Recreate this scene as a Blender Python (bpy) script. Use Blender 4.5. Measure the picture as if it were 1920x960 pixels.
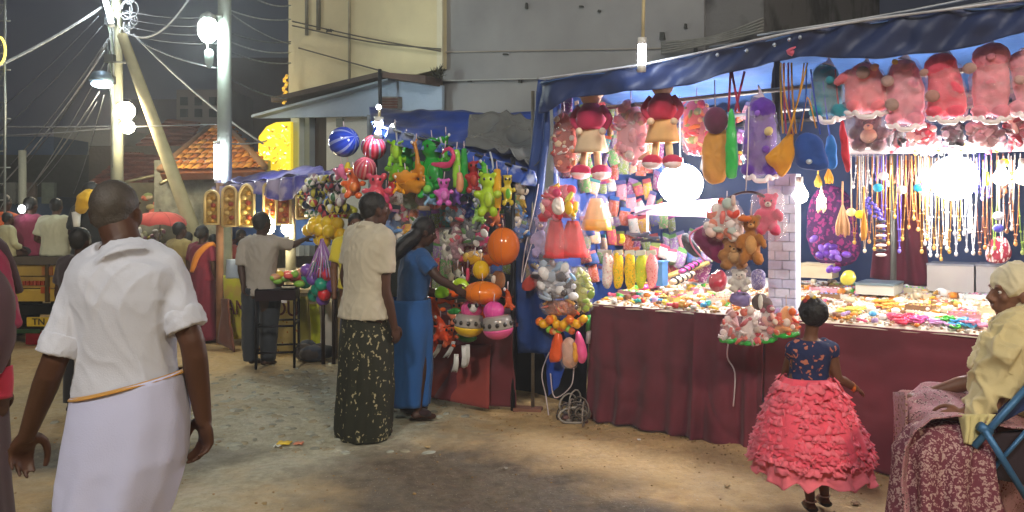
import bpy, bmesh, math, random
from mathutils import Vector, Matrix, noise
R = random.Random(11)
PI = math.pi
for o in list(bpy.data.objects): bpy.data.objects.remove(o)
SC = bpy.context.scene
COL = SC.collection
# ---------------------------------------------------------------- camera
F = 1450.0; HZ = 398.0; EYE = 1.55          # focal length in pixels of the 1920 wide picture, horizon row, eye height
cam_d = bpy.data.cameras.new('camera'); cam = bpy.data.objects.new('camera', cam_d); COL.objects.link(cam)
cam.location = (0, 0, EYE); cam.rotation_euler = (math.radians(90), 0, 0)
cam_d.sensor_width = 36; cam_d.lens = 36*F/1920; cam_d.shift_y = (HZ-480)/1920
cam_d.clip_start = 0.05; cam_d.clip_end = 500
SC.camera = cam
# ---------------------------------------------------------------- world: night sky
w = bpy.data.worlds.new('World'); SC.world = w; w.use_nodes = True
nt = w.node_tree; bg = nt.nodes['Background']
bg.inputs[0].default_value = (0.030, 0.033, 0.045, 1); bg.inputs[1].default_value = 0.75
SC.view_settings.view_transform = 'Standard'; SC.view_settings.look = 'None'
SC.cycles.max_bounces = 6; SC.cycles.volume_bounces = 0; SC.cycles.transparent_max_bounces = 10
SC.view_settings.exposure = 0.35; SC.view_settings.gamma = 1
# strengths of the lamps (watts-like radiance of their glowing faces)
L_STREET_COOL = 200; L_STREET_WARM = 185
L_GLARE_LEFT = 80; L_GLARE_RIGHT = 70; L_TUBE = 80; L_FLOOD = 170; L_BULB = 110
# ---------------------------------------------------------------- placing
def P(px, py, Y): return Vector(((px-960)/F*Y, Y, EYE-(py-HZ)/F*Y))
U = Vector((0.8046, -0.5938, 0)); N = Vector((-0.5938, -0.8046, 0)); A0 = Vector((0.60, 5.80, 0))
AN = A0.dot(N)
def YD(px, d):
    r = (px-960)/F
    return (AN-d)/(N.x*r+N.y)
def SP(px, py, d): return P(px, py, YD(px, d))      # point on the plane d metres behind the big stall's front
def SS(s, d, z): return A0+U*s-N*d+Vector((0, 0, z))
def sz(px, Y): return px/F*Y
# ---------------------------------------------------------------- colour + materials
def lin(c):
    c /= 255.0
    return c/12.92 if c <= .04045 else ((c+.055)/1.055)**2.4
def hx(s): return tuple(lin(int(s[i:i+2], 16)) for i in (0, 2, 4))
MC = {}
def mat(c, kind='plain', **k):
    if isinstance(c, str): cc = hx(c)
    else: cc = c
    key = (tuple(round(x, 4) for x in cc), kind, tuple(sorted(k.items())))
    if key in MC: return MC[key]
    m = bpy.data.materials.new(kind+'_paint'); m.use_nodes = True; MC[key] = m
    t = m.node_tree; b = t.nodes['Principled BSDF']
    D = {'plain': (.75, .25, 6, .25, 60), 'cloth': (.9, .16, 5, .35, 240), 'plastic': (.28, .06, 4, .05, 20), 'skin': (.5, .15, 9, .15, 90),
         'fur': (.95, .2, 14, .9, 130), 'metal': (.45, .2, 8, .15, 60), 'wall': (.9, .22, 1.1, .5, 18), 'hair': (.55, .3, 30, .8, 160),
         'tarp': (.38, .14, 3, .5, 7), 'foil': (.22, .2, 12, .6, 40), 'film': (.10, 0, 1, 1.0, 26), 'wood': (.8, .35, 5, .4, 40), 'emit': (.5, 0, 1, 0, 1)}
    rough, var, s1, bump, s2 = D[kind]
    var = k.get('var', var); s1 = k.get('s1', s1); bump = k.get('bump', bump); s2 = k.get('s2', s2)
    b.inputs['Roughness'].default_value = k.get('rough', rough)
    if kind == 'emit':
        b.inputs['Base Color'].default_value = (*cc, 1)
        b.inputs['Emission Color'].default_value = (*cc, 1); b.inputs['Emission Strength'].default_value = k.get('e', 5)
        return m
    co = t.nodes.new('ShaderNodeTexCoord'); n1 = t.nodes.new('ShaderNodeTexNoise')
    n1.inputs['Scale'].default_value = s1; n1.inputs['Detail'].default_value = 6
    t.links.new(co.outputs['Object'], n1.inputs['Vector'])
    cr = t.nodes.new('ShaderNodeValToRGB'); t.links.new(n1.outputs['Fac'], cr.inputs['Fac'])
    e = cr.color_ramp.elements
    e[0].position = .3; e[1].position = .7
    e[0].color = (*[x*(1-var) for x in cc], 1); e[1].color = (*[min(1, x*(1+var)) for x in cc], 1)
    if 'c2' in k:
        c2 = hx(k['c2']); e[0].color = (*c2, 1); e[0].position = k.get('p0', .45); e[1].position = k.get('p1', .55); e[1].color = (*cc, 1)
    t.links.new(cr.outputs[0], b.inputs['Base Color'])
    if bump:
        n2 = t.nodes.new('ShaderNodeTexNoise'); n2.inputs['Scale'].default_value = s2; n2.inputs['Detail'].default_value = 5
        t.links.new(co.outputs['Object'], n2.inputs['Vector'])
        bp = t.nodes.new('ShaderNodeBump'); bp.inputs['Strength'].default_value = bump; bp.inputs['Distance'].default_value = k.get('dist', .004 if kind not in ('wall', 'tarp', 'film') else .02)
        t.links.new(n2.outputs['Fac'], bp.inputs['Height']); t.links.new(bp.outputs[0], b.inputs['Normal'])
    if kind == 'metal' or kind == 'foil': b.inputs['Metallic'].default_value = k.get('met', .7)
    if kind == 'plastic': b.inputs['Coat Weight'].default_value = .4
    if kind == 'skin': b.inputs['Specular IOR Level'].default_value = .35
    if kind == 'film':
        b.inputs['Alpha'].default_value = k.get('a', .24); b.inputs['Specular IOR Level'].default_value = .9
    if kind in ('cloth', 'fur'): b.inputs['Sheen Weight'].default_value = .15
    return m
def dots(base, c1, c2=None, scale=16, t0=.32, kind='cloth', stretch=(1, 1, 1)):
    """cloth printed with blotches of c1 (and rims of c2) on base"""
    key = ('dots', base, c1, c2, scale, t0, stretch)
    if key in MC: return MC[key]
    m = bpy.data.materials.new('printed_cloth'); m.use_nodes = True; MC[key] = m
    t = m.node_tree; b = t.nodes['Principled BSDF']; b.inputs['Roughness'].default_value = .85
    co = t.nodes.new('ShaderNodeTexCoord'); mp = t.nodes.new('ShaderNodeMapping'); mp.inputs['Scale'].default_value = stretch
    nz = t.nodes.new('ShaderNodeTexNoise'); nz.inputs['Scale'].default_value = scale*1.6
    mx = t.nodes.new('ShaderNodeMixRGB'); mx.inputs[0].default_value = .08
    v = t.nodes.new('ShaderNodeTexVoronoi'); v.inputs['Scale'].default_value = scale*2.3
    t.links.new(co.outputs['Object'], mp.inputs[0]); t.links.new(mp.outputs[0], mx.inputs[1]); t.links.new(co.outputs['Object'], nz.inputs['Vector'])
    t.links.new(nz.outputs['Color'], mx.inputs[2]); t.links.new(mx.outputs[0], v.inputs['Vector'])
    cr = t.nodes.new('ShaderNodeValToRGB'); cr.color_ramp.interpolation = 'LINEAR'
    e = cr.color_ramp.elements; e[0].position = t0*.8; e[0].color = (*hx(c1), 1); e[1].position = t0+.04; e[1].color = (*hx(base), 1)
    if c2: x = e.new(t0*.93); x.color = (*hx(c2), 1)
    t.links.new(v.outputs['Distance'], cr.inputs[0]); t.links.new(cr.outputs[0], b.inputs['Base Color'])
    n2 = t.nodes.new('ShaderNodeTexNoise'); n2.inputs['Scale'].default_value = 40
    bp = t.nodes.new('ShaderNodeBump'); bp.inputs['Strength'].default_value = .4; bp.inputs['Distance'].default_value = .006
    t.links.new(co.outputs['Object'], n2.inputs['Vector']); t.links.new(n2.outputs['Fac'], bp.inputs['Height']); t.links.new(bp.outputs[0], b.inputs['Normal'])
    return m
# ---------------------------------------------------------------- mesh collector
ORG = {}
def basis(d):
    d = Vector(d).normalized(); a = Vector((0, 0, 1)) if abs(d.z) < .9 else Vector((1, 0, 0))
    x = a.cross(d).normalized(); return x, d.cross(x), d
class MB:
    def __init__(s): s.v = []; s.f = []; s.m = []; s.cm = 0
    def add(s, vs, fs):
        o = len(s.v); s.v += [Vector(p) for p in vs]; s.f += [[i+o for i in f] for f in fs]; s.m += [s.cm]*len(fs); return s
    def box(s, c, size, M=None, bev=0):
        hx_, hy, hz = [x/2 for x in size]; c = Vector(c)
        vs = [Vector((x, y, z)) for x in (-hx_, hx_) for y in (-hy, hy) for z in (-hz, hz)]
        if M: vs = [M @ p for p in vs]
        return s.add([p+c for p in vs], [(0, 1, 3, 2), (4, 6, 7, 5), (0, 4, 5, 1), (2, 3, 7, 6), (0, 2, 6, 4), (1, 5, 7, 3)])
    def hexa(s, a, b, c, d, off):
        """quad a b c d pushed by off into a slab"""
        q = [Vector(p) for p in (a, b, c, d)]; off = Vector(off)
        return s.add(q+[p+off for p in q], [(3, 2, 1, 0), (4, 5, 6, 7), (0, 1, 5, 4), (1, 2, 6, 5), (2, 3, 7, 6), (3, 0, 4, 7)])
    def tube(s, pts, rad, n=8, sub=1, fl=1.0, side=None):
        pts = [Vector(p) for p in pts]
        if not hasattr(rad, '__len__'): rad = [rad]*len(pts)
        if sub > 1:
            P2 = []; R2 = []
            for i in range(len(pts)-1):
                p0 = pts[max(i-1, 0)]; p1 = pts[i]; p2 = pts[i+1]; p3 = pts[min(i+2, len(pts)-1)]
                for k in range(sub):
                    t = k/sub
                    P2.append(.5*((2*p1)+(p2-p0)*t+(2*p0-5*p1+4*p2-p3)*t*t+(3*p1-p0-3*p2+p3)*t**3)); R2.append(rad[i]*(1-t)+rad[i+1]*t)
            P2.append(pts[-1]); R2.append(rad[-1]); pts, rad = P2, R2
        vs = []; fs = []; X = None
        for i, p in enumerate(pts):
            d = (pts[min(i+1, len(pts)-1)]-pts[max(i-1, 0)])
            if d.length < 1e-9: d = Vector((0, 0, 1))
            d.normalize()
            if X is None: X = (Vector(side)-d*d.dot(Vector(side))).normalized() if side else basis(d)[0]
            else:
                X = X-d*d.dot(X)
                X = X.normalized() if X.length > 1e-6 else basis(d)[0]
            Yv = d.cross(X)
            for k in range(n):
                a = 2*PI*k/n; vs.append(p+(X*math.cos(a)+Yv*math.sin(a)*fl)*rad[i])
        for i in range(len(pts)-1):
            for k in range(n):
                fs.append((i*n+k, i*n+(k+1) % n, (i+1)*n+(k+1) % n, (i+1)*n+k))
        fs.append(list(range(n))[::-1]); fs.append([(len(pts)-1)*n+k for k in range(n)])
        return s.add(vs, fs)
    def ell(s, c, r, n=12, m=8, M=None, mats=None):
        if not hasattr(r, '__len__'): r = (r, r, r)
        c = Vector(c); vs = [Vector((0, 0, -r[2]))]
        for j in range(1, m):
            b = -PI/2+PI*j/m
            for k in range(n):
                a = 2*PI*k/n; vs.append(Vector((r[0]*math.cos(a)*math.cos(b), r[1]*math.sin(a)*math.cos(b), r[2]*math.sin(b))))
        vs.append(Vector((0, 0, r[2]))); fs = []; ms = []
        g = lambda j, k: 1+(j-1)*n+k % n
        for k in range(n): fs.append((0, g(1, k+1), g(1, k))); ms.append(k)
        for j in range(1, m-1):
            for k in range(n): fs.append((g(j, k), g(j, k+1), g(j+1, k+1), g(j+1, k))); ms.append(k)
        T = len(vs)-1
        for k in range(n): fs.append((g(m-1, k), g(m-1, k+1), T)); ms.append(k)
        if M: vs = [M @ p for p in vs]
        s.add([p+c for p in vs], fs)
        if mats: s.m[-len(fs):] = [mats[k*len(mats)//n % len(mats)] if False else mats[k % len(mats)] for k in ms]
        return s
    def loft(s, rings, cap=True, closed=True):
        n = len(rings[0]); vs = [p for r in rings for p in r]; fs = []
        for i in range(len(rings)-1):
            for k in range(n if closed else n-1):
                fs.append((i*n+k, i*n+(k+1) % n, (i+1)*n+(k+1) % n, (i+1)*n+k))
        if cap: fs.append(list(range(n))[::-1]); fs.append([(len(rings)-1)*n+k for k in range(n)])
        return s.add(vs, fs)
    def lathe(s, prof, c, n=16, M=None):
        c = Vector(c); rings = []
        for r, z in prof:
            ring = [Vector((r*math.cos(2*PI*k/n), r*math.sin(2*PI*k/n), z)) for k in range(n)]
            rings.append([(M @ p if M else p)+c for p in ring])
        return s.loft(rings)
    def prism(s, poly, c, X, Zv, th):
        """outline poly in the X / Zv plane at c, given thickness th along X x Zv"""
        X = Vector(X).normalized(); Zv = Vector(Zv).normalized(); Nn = X.cross(Zv); c = Vector(c); n = len(poly)
        a = [c+X*p[0]+Zv*p[1]-Nn*th/2 for p in poly]; b = [p+Nn*th for p in a]
        return s.add(a+b, [list(range(n)), list(range(n, 2*n))[::-1]]+[(i, i+n, (i+1) % n+n, (i+1) % n) for i in range(n)])
    def puff(s, poly, c, X, Zv, th, levels=4, ce=None, edge=.12):
        """inflated outline: a pillow with the outline poly"""
        X = Vector(X).normalized(); Zv = Vector(Zv).normalized(); Nn = X.cross(Zv); c = Vector(c)
        n = len(poly)
        if ce is None: ce = (sum(p[0] for p in poly)/n, sum(p[1] for p in poly)/n)
        rings = []
        for side in (-1, 1):
            rr = []
            for l in range(levels):
                q = 1-(l/levels)**1.6; t = side*th/2*(edge+(1-edge)*math.sqrt(max(0, 1-q*q)))
                rr.append([c+X*(ce[0]+(p[0]-ce[0])*q)+Zv*(ce[1]+(p[1]-ce[1])*q)+Nn*t for p in poly])
            rings.append(rr)
        seq = rings[0][::-1]+rings[1]
        return s.loft(seq)
    def grid(s, fn, nu, nv):
        vs = [fn(i/nu, j/nv) for j in range(nv+1) for i in range(nu+1)]
        fs = [(j*(nu+1)+i, j*(nu+1)+i+1, (j+1)*(nu+1)+i+1, (j+1)*(nu+1)+i) for j in range(nv) for i in range(nu)]
        return s.add(vs, fs)
    def build(s, name, m, parent=None, at=None, smooth=True, mods=None, solid=0):
        if parent is not None: org = ORG[parent.name]
        elif at is not None: org = Vector(at)
        else:
            org = Vector((sum(p.x for p in s.v)/len(s.v), sum(p.y for p in s.v)/len(s.v), min(p.z for p in s.v)))
        me = bpy.data.meshes.new(name); me.from_pydata([p-org for p in s.v], [], s.f); me.update()
        ms = m if isinstance(m, (list, tuple)) else [m]
        for x in ms: me.materials.append(x)
        if len(ms) > 1: me.polygons.foreach_set('material_index', s.m)
        o = bpy.data.objects.new(name, me); COL.objects.link(o)
        if parent is not None: o.parent = parent
        else: o.location = org
        ORG[o.name] = org
        bmx = bmesh.new(); bmx.from_mesh(me); bmesh.ops.recalc_face_normals(bmx, faces=bmx.faces); bmx.to_mesh(me); bmx.free()
        if smooth: me.polygons.foreach_set('use_smooth', [True]*len(me.polygons))
        if solid:
            md = o.modifiers.new('s', 'SOLIDIFY'); md.thickness = solid; md.offset = 0
        if mods: fuse(o, **mods)
        return o
TEX = {}
def fuse(o, vox=.01, sm=2, disp=0, dsize=.1):
    if vox:
        md = o.modifiers.new('r', 'REMESH'); md.mode = 'VOXEL'; md.voxel_size = vox; md.use_smooth_shade = True
    if sm:
        md = o.modifiers.new('m', 'SMOOTH'); md.iterations = sm; md.factor = .5
    if disp:
        if dsize not in TEX:
            tx = bpy.data.textures.new('t', 'CLOUDS'); tx.noise_scale = dsize; tx.noise_depth = 2; TEX[dsize] = tx
        md = o.modifiers.new('d', 'DISPLACE'); md.texture = TEX[dsize]; md.strength = disp; md.mid_level = .5; md.texture_coords = 'GLOBAL'
    dg = bpy.context.evaluated_depsgraph_get()
    me = bpy.data.meshes.new_from_object(o.evaluated_get(dg)); o.modifiers.clear(); old = o.data; o.data = me
    if not me.materials:
        for x in old.materials: me.materials.append(x)
    me.polygons.foreach_set('use_smooth', [True]*len(me.polygons))
def crease(o, amp=.012, f=11, fz=3.2, seed=0, tilt=.5):
    """press long soft folds into a garment"""
    me = o.data; org = o.matrix_world.translation.copy(); vs = me.vertices
    out = []
    for v in vs:
        p = v.co; w_ = noise.noise(p*3+Vector((seed, 0, 0)))*.35
        q = Vector(((p.x+p.z*tilt*w_)*f, p.y*f, (p.z+w_*.3)*fz+seed)); a = max(0, 1-abs(noise.noise(q))*3.4)**1.6
        q2 = Vector((p.x*f*.8+seed, p.y*f*.8, (p.z+p.x*.8)*f*.9)); b_ = max(0, 1-abs(noise.noise(q2))*3.4)**1.6
        out.append(v.co+v.normal*amp*((a-.3)*.75+(b_-.3)*.45))
    for v, c in zip(vs, out): v.co = c
    me.update()
def tag(o, label=None, cat=None, group=None, kind=None):
    if label: o['label'] = label
    if cat: o['category'] = cat
    if group: o['group'] = group
    if kind: o['kind'] = kind
    return o
def thing(name, loc, label, cat, group=None):
    o = bpy.data.objects.new(name, None); COL.objects.link(o); o.location = loc; o.empty_display_size = .1
    ORG[o.name] = Vector(loc); return tag(o, label, cat, group)
def kids(o): return [c for c in o.children]
def dup(o, loc=None, rz=None, sc=None, label=None, group=None, remat=None, parent=None):
    c = o.copy(); COL.objects.link(c)
    if parent is not None: c.parent = parent
    if loc is not None: c.location = loc; ORG[c.name] = Vector(loc)
    if rz is not None: c.rotation_euler = (0, 0, rz) if not hasattr(rz, '__len__') else rz
    if sc is not None: c.scale = (sc, sc, sc) if not hasattr(sc, '__len__') else sc
    if label: c['label'] = label
    if group: c['group'] = group
    if remat and c.data is not None: remat_(c, remat)
    for ch in o.children: dup(ch, parent=c, remat=remat)
    return c
RM = {}
def remat_(c, mp):
    """mp: old material -> new material; meshes cached"""
    if not any(m in mp for m in c.data.materials): return
    key = (c.data.name, tuple((a.name, b.name) for a, b in mp.items()))
    if key not in RM:
        me = c.data.copy()
        for i, m in enumerate(me.materials):
            if m in mp: me.materials[i] = mp[m]
        RM[key] = me
    c.data = RM[key]
def lp(a, b, t): return a+(b-a)*t
def sheet(mb, p00, p10, p11, p01, nu, nv, wr=.02, fr=6, sag=0, seed=0, hang=0):
    """wrinkled cloth between four corners"""
    p00, p10, p11, p01 = [Vector(p) for p in (p00, p10, p11, p01)]
    nn = (p10-p00).cross(p01-p00).normalized()
    def fn(u, v):
        p = lp(lp(p00, p10, u), lp(p01, p11, u), v)
        w_ = noise.noise(p*fr*.5+Vector((seed, 0, 0)))+.5*noise.noise(p*fr*1.7+Vector((0, seed, 0)))
        if hang: w_ = w_*.4+math.sin(u*hang+noise.noise(p*2)*2)*(.3+.7*v)
        return p+nn*w_*wr-Vector((0, 0, sag*4*u*(1-u)))
    mb.grid(fn, nu, nv)
    return mb
# ---------------------------------------------------------------- street lamps that stand behind the photographer and light the lane
M_POLE = mat('8f918c', 'metal', met=.3)
def street_lamp(x, y, h, tx, ty, colr, e, label, size=(1.1, .8)):
    t = thing('street_lamp', (x, y, 0), label, 'street lamp')
    d = Vector((tx-x, ty-y, 0)).normalized()
    MB().tube([(x, y, 0), (x, y, h*.6), (x, y, h)], [.09, .07, .05], 10).build('pole', M_POLE, t)
    hp = Vector((x, y, h))+d*1.2+Vector((0, 0, .25))
    MB().tube([(x, y, h-.1), Vector((x, y, h))+d*.5+Vector((0, 0, .25)), hp], .03, 8, 4).build('arm', M_POLE, t)
    aim = (Vector((tx, ty+2.5, 1.8))-hp).normalized(); X = aim.cross(Vector((0, 0, 1))).normalized(); Yv = X.cross(aim)
    M = Matrix((X, Yv, aim)).transposed()
    MB().box(hp, (size[0]+.06, size[1]+.06, .1), M).build('housing', mat('55585a', 'metal'), t, smooth=False)
    MB().box(hp+aim*.06, (size[0], size[1], .02), M).build('glowing_face', mat(colr, 'emit', e=e), t, smooth=False)
    return t
street_lamp(-3.4, -6.4, 8.2, -.4, 5.5, (1.0, .96, .90), L_STREET_COOL, 'neutral white street lamp on a tall pole at the left behind the viewer')
street_lamp(4.4, -6.8, 8.4, .3, 5.5, (1.0, .82, .58), L_STREET_WARM, 'warm white street lamp on a tall pole at the right behind the viewer')
# ---------------------------------------------------------------- ground
def gh(x, y):
    p = Vector((x, y, 0)); h = .022*noise.noise(p*1.1)+.012*noise.noise(p*3.7)+.005*noise.noise(p*11)
    q = (p-A0).dot(N)                       # distance in front of the stalls
    s_ = (p-A0).dot(U)
    if y > 0: h += .05*math.exp(-((q-.05)/.22)**2)*(1 if -1.8 < s_ < 5 else .3)*(.6+.6*noise.noise(p*2.3))
    near = 1 if -30 < x < 30 and y < 40 else 0
    return h*near-.02
def spread(a, b, fine0, fine1, n, nf):
    xs = [a+(fine0-a)*(i/n)**.35 for i in range(n)]+[fine0+(fine1-fine0)*i/nf for i in range(nf+1)]+[fine1+(b-fine1)*(i/n)**3 for i in range(1, n+1)]
    return xs
xs = spread(-90, 90, -5.5, 4.5, 14, 230); ys = spread(-60, 120, 2.6, 9.5, 16, 210)
mb = MB(); mb.v = [Vector((x, y, gh(x, y))) for y in ys for x in xs]; nx = len(xs)
mb.f = [[j*nx+i, j*nx+i+1, (j+1)*nx+i+1, (j+1)*nx+i] for j in range(len(ys)-1) for i in range(nx-1)]; mb.m = [0]*len(mb.f)
gm = bpy.data.materials.new('packed_sand'); gm.use_nodes = True; t = gm.node_tree; b = t.nodes['Principled BSDF']
co = t.nodes.new('ShaderNodeTexCoord')
def nz(scale, det=8, rough=.6, vec=None, st=None):
    n = t.nodes.new('ShaderNodeTexNoise'); n.inputs['Scale'].default_value = scale; n.inputs['Detail'].default_value = det; n.inputs['Roughness'].default_value = rough
    if st:
        mp = t.nodes.new('ShaderNodeMapping'); mp.inputs['Scale'].default_value = st; mp.inputs['Rotation'].default_value = (0, 0, .5); t.links.new(co.outputs['Object'], mp.inputs[0]); t.links.new(mp.outputs[0], n.inputs['Vector'])
    else: t.links.new(co.outputs['Object'], n.inputs['Vector'])
    return n.outputs['Fac']
def rmp(fac, p0, c0, p1, c1):
    r = t.nodes.new('ShaderNodeValToRGB'); e = r.color_ramp.elements; e[0].position = p0; e[0].color = (*c0, 1); e[1].position = p1; e[1].color = (*c1, 1)
    t.links.new(fac, r.inputs[0]); return r.outputs[0]
def mixc(f, a, b_):
    m = t.nodes.new('ShaderNodeMixRGB'); t.links.new(f, m.inputs[0]); t.links.new(a, m.inputs[1]); t.links.new(b_, m.inputs[2]); return m.outputs[0]
def blob(cx, cy, rx, ry, soft, wob=.5):
    """soft patch of ground at a place (worn sand, damp earth, painted shadow)"""
    mp = t.nodes.new('ShaderNodeMapping'); mp.inputs['Location'].default_value = (-cx/rx, -cy/ry, 0); mp.inputs['Scale'].default_value = (1/rx, 1/ry, 0)
    t.links.new(co.outputs['Object'], mp.inputs[0])
    ln = t.nodes.new('ShaderNodeVectorMath'); ln.operation = 'LENGTH'; t.links.new(mp.outputs[0], ln.inputs[0])
    ad = t.nodes.new('ShaderNodeMath'); ad.operation = 'MULTIPLY_ADD'; t.links.new(nz(2.6, 6), ad.inputs[0]); ad.inputs[1].default_value = wob*2.4; t.links.new(ln.outputs['Value'], ad.inputs[2])
    mr = t.nodes.new('ShaderNodeMapRange'); mr.inputs['From Min'].default_value = 1+wob*1.2+soft; mr.inputs['From Max'].default_value = 1+wob*1.2-soft; mr.clamp = True
    t.links.new(ad.outputs[0], mr.inputs[0]); return mr.outputs[0]
base = mixc(rmp(nz(.9), .35, (0, 0, 0), .65, (1, 1, 1)), rmp(nz(14, 8, .7), .3, (.35, .22, .09), .7, (.56, .385, .18)), rmp(nz(22, 8, .7), .3, (.37, .26, .125), .7, (.55, .41, .215)))
base = mixc(blob(-1.7, 6.0, 1.3, 1.9, .3), base, rmp(nz(18, 8, .7), .3, (.25, .235, .165), .7, (.50, .475, .35)))      # paved, pale grey patch
base = mixc(blob(-.25, 4.5, .9, .75, .3), base, rmp(nz(16), .3, (.085, .066, .044), .7, (.17, .13, .085)))          # damp earth
base = mixc(blob(.35, 3.9, .75, .3, .3), base, rmp(nz(16), .3, (.07, .055, .038), .7, (.15, .112, .075)))
base = mixc(blob(-2.95, 5.0, 1.2, .32, .3), base, rmp(nz(16), .3, (.08, .075, .06), .7, (.15, .14, .11)))  # dark band: a figure's cast shadow painted into the ground colour
base = mixc(blob(1.0, 5.0, .95, .42, .35), base, rmp(nz(26, 8, .7), .3, (.42, .27, .12), .7, (.62, .44, .22)))        # orange sand by the cloth
base = mixc(blob(-3.6, 6.3, 1.2, .9, .35), base, rmp(nz(26, 8, .7), .3, (.30, .23, .12), .7, (.46, .36, .2)))
base = mixc(blob(2.2, 3.7, .9, .5, .35), base, rmp(nz(26, 8, .7), .3, (.30, .2, .09), .7, (.50, .35, .17)))
speck = rmp(nz(95, 3), .62, (0, 0, 0), .68, (1, 1, 1))
base = mixc(speck, base, rmp(nz(40), .4, (.09, .07, .05), .6, (.5, .45, .36)))
t.links.new(base, b.inputs['Base Color'])
t.links.new(rmp(nz(2.5), .35, (.38, .38, .38), .6, (.9, .9, .9)), b.inputs['Roughness'])
bp = t.nodes.new('ShaderNodeBump'); bp.inputs['Strength'].default_value = .9; bp.inputs['Distance'].default_value = .055
t.links.new(nz(6, 10, .62), bp.inputs['Height']); t.links.new(bp.outputs[0], b.inputs['Normal'])
ground = mb.build('ground', gm, at=(0, 0, 0)); tag(ground, kind='structure')
# cobbles pressed into the pale patch, each one a piece of the ground
cob = []
for q in range(7):
    m_ = MB(); n = R.randint(6, 8); poly = []
    for k in range(n):
        a = 2*PI*k/n+R.uniform(-.2, .2); poly.append((math.cos(a)*R.uniform(.8, 1.1)*.045, math.sin(a)*R.uniform(.6, .85)*.045))
    m_.loft([[Vector((x*f, y*f, z)) for x, y in poly] for f, z in ((1.05, -.02), (1, .004), (.72, .011))])
    cob.append(m_)
cm = [mat('a3a597', 'wall', s1=14, s2=60, dist=.004, bump=.4), mat('8b8c80', 'wall', s1=14, s2=60, dist=.004, bump=.4), mat('989078', 'wall', s1=14, s2=60, dist=.004, bump=.4)]
cme = []
for q in range(7):
    o = cob[q].build('cobble', cm[q % 3], at=(0, 0, 0)); cme.append(o.data); bpy.data.objects.remove(o)
cnt = 0; tries = 0
while cnt < 290 and tries < 5000:
    tries += 1; x = R.gauss(-1.75, .85); y = R.gauss(6.0, 1.1)
    if not (-3.4 < x < -.35 and 5.0 < y < 8): continue
    if abs(x+.83) < .35 and abs(y-5.4) < .3: continue
    cnt += 1; o = bpy.data.objects.new('cobble', R.choice(cme)); COL.objects.link(o); o.parent = ground
    o.location = (x, y, gh(x, y)-.001); o.rotation_euler = (0, 0, R.uniform(0, 6)); k = R.uniform(.6, 1.15); o.scale = (k, k, R.uniform(.6, 1.1))
# scattered grit and small stones
mb = MB()
for i in range(800):
    x = R.uniform(-4, 3.2); y = 2.9+R.random()**1.4*6; z = gh(x, y); r = R.uniform(.003, .008)*(1.6 if R.random() < .08 else 1)
    mb.ell((x, y, z+r*.3), (r, r*R.uniform(.6, 1), r*.6), 5, 3)
for i in range(420):                          # along the stall's foot and the little sand heap
    s_ = R.uniform(-1.6, 3.2); q = abs(R.gauss(0, .16)); p = A0+U*s_+N*q
    if p.y < 2.6: continue
    z = gh(p.x, p.y); r = R.uniform(.004, .010); mb.ell((p.x, p.y, z+r*.4), (r, r*.8, r*.7), 5, 3)
for i in range(0):
    x = R.gauss(1.45, .2); y = R.gauss(4.35, .08); z = gh(x, y); r = R.uniform(.006, .015); mb.ell((x, y, z+r*.5), (r, r, r*.8), 5, 3)
tag(mb.build('gravel', mat('9a7d52', 'wall', var=.45, s1=9, s2=80, dist=.003), at=(0, 0, 0)), 'loose grit and small stones strewn over the sandy lane', 'gravel', kind='stuff')
# litter
def litter(px, py, c, s_, label, name='paper_scrap'):
    Y = F*EYE/(py-HZ); x = (px-960)/F*Y; z = gh(x, Y); m_ = MB()
    m_.grid(lambda u, v: Vector((x+(u-.5)*s_, Y+(v-.5)*s_*.9, z+.012+.012*noise.noise(Vector((u*4, v*4, px))))), 6, 6)
    tag(m_.build(name, mat(c, 'plain'), solid=.002), label, 'litter')
litter(533, 829, 'f0c83c', .09, 'crumpled yellow wrapper lying on the pale cobbled patch')
litter(560, 831, 'd98a6a', .06, 'small salmon paper scrap beside the yellow wrapper')
litter(521, 833, 'd5d8d0', .05, 'tiny white paper scrap beside the yellow wrapper')
litter(1198, 826, 'e8e8e8', .022, 'tiny white scrap on the orange sand before the maroon cloth', 'paper_scrap')
for i in range(11):
    px = R.uniform(250, 1640); py = R.uniform(700, 945)
    if 600 < px < 760 and py < 830 or 760 < px and py < 700+(px-760)*.24: continue
    litter(px, py, R.choice(['b8a888', 'a08a60', '9a9488', '8a6a48']), R.uniform(.02, .045), 'small pale scrap of paper or leaf trodden into the sandy lane'); COL.objects[-1]['group'] = 'paper scraps trodden into the sandy lane'
# ---------------------------------------------------------------- buildings
def wallq(mb, px0, px1, d, z0, z1, th=.2, u0=None):
    a = SP(px0, HZ, d); b_ = SP(px1, HZ, d); a.z = b_.z = 0
    q = [a+Vector((0, 0, z0)), b_+Vector((0, 0, z0)), b_+Vector((0, 0, z1)), a+Vector((0, 0, z1))]
    mb.hexa(*q, -N*th); return mb
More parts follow.
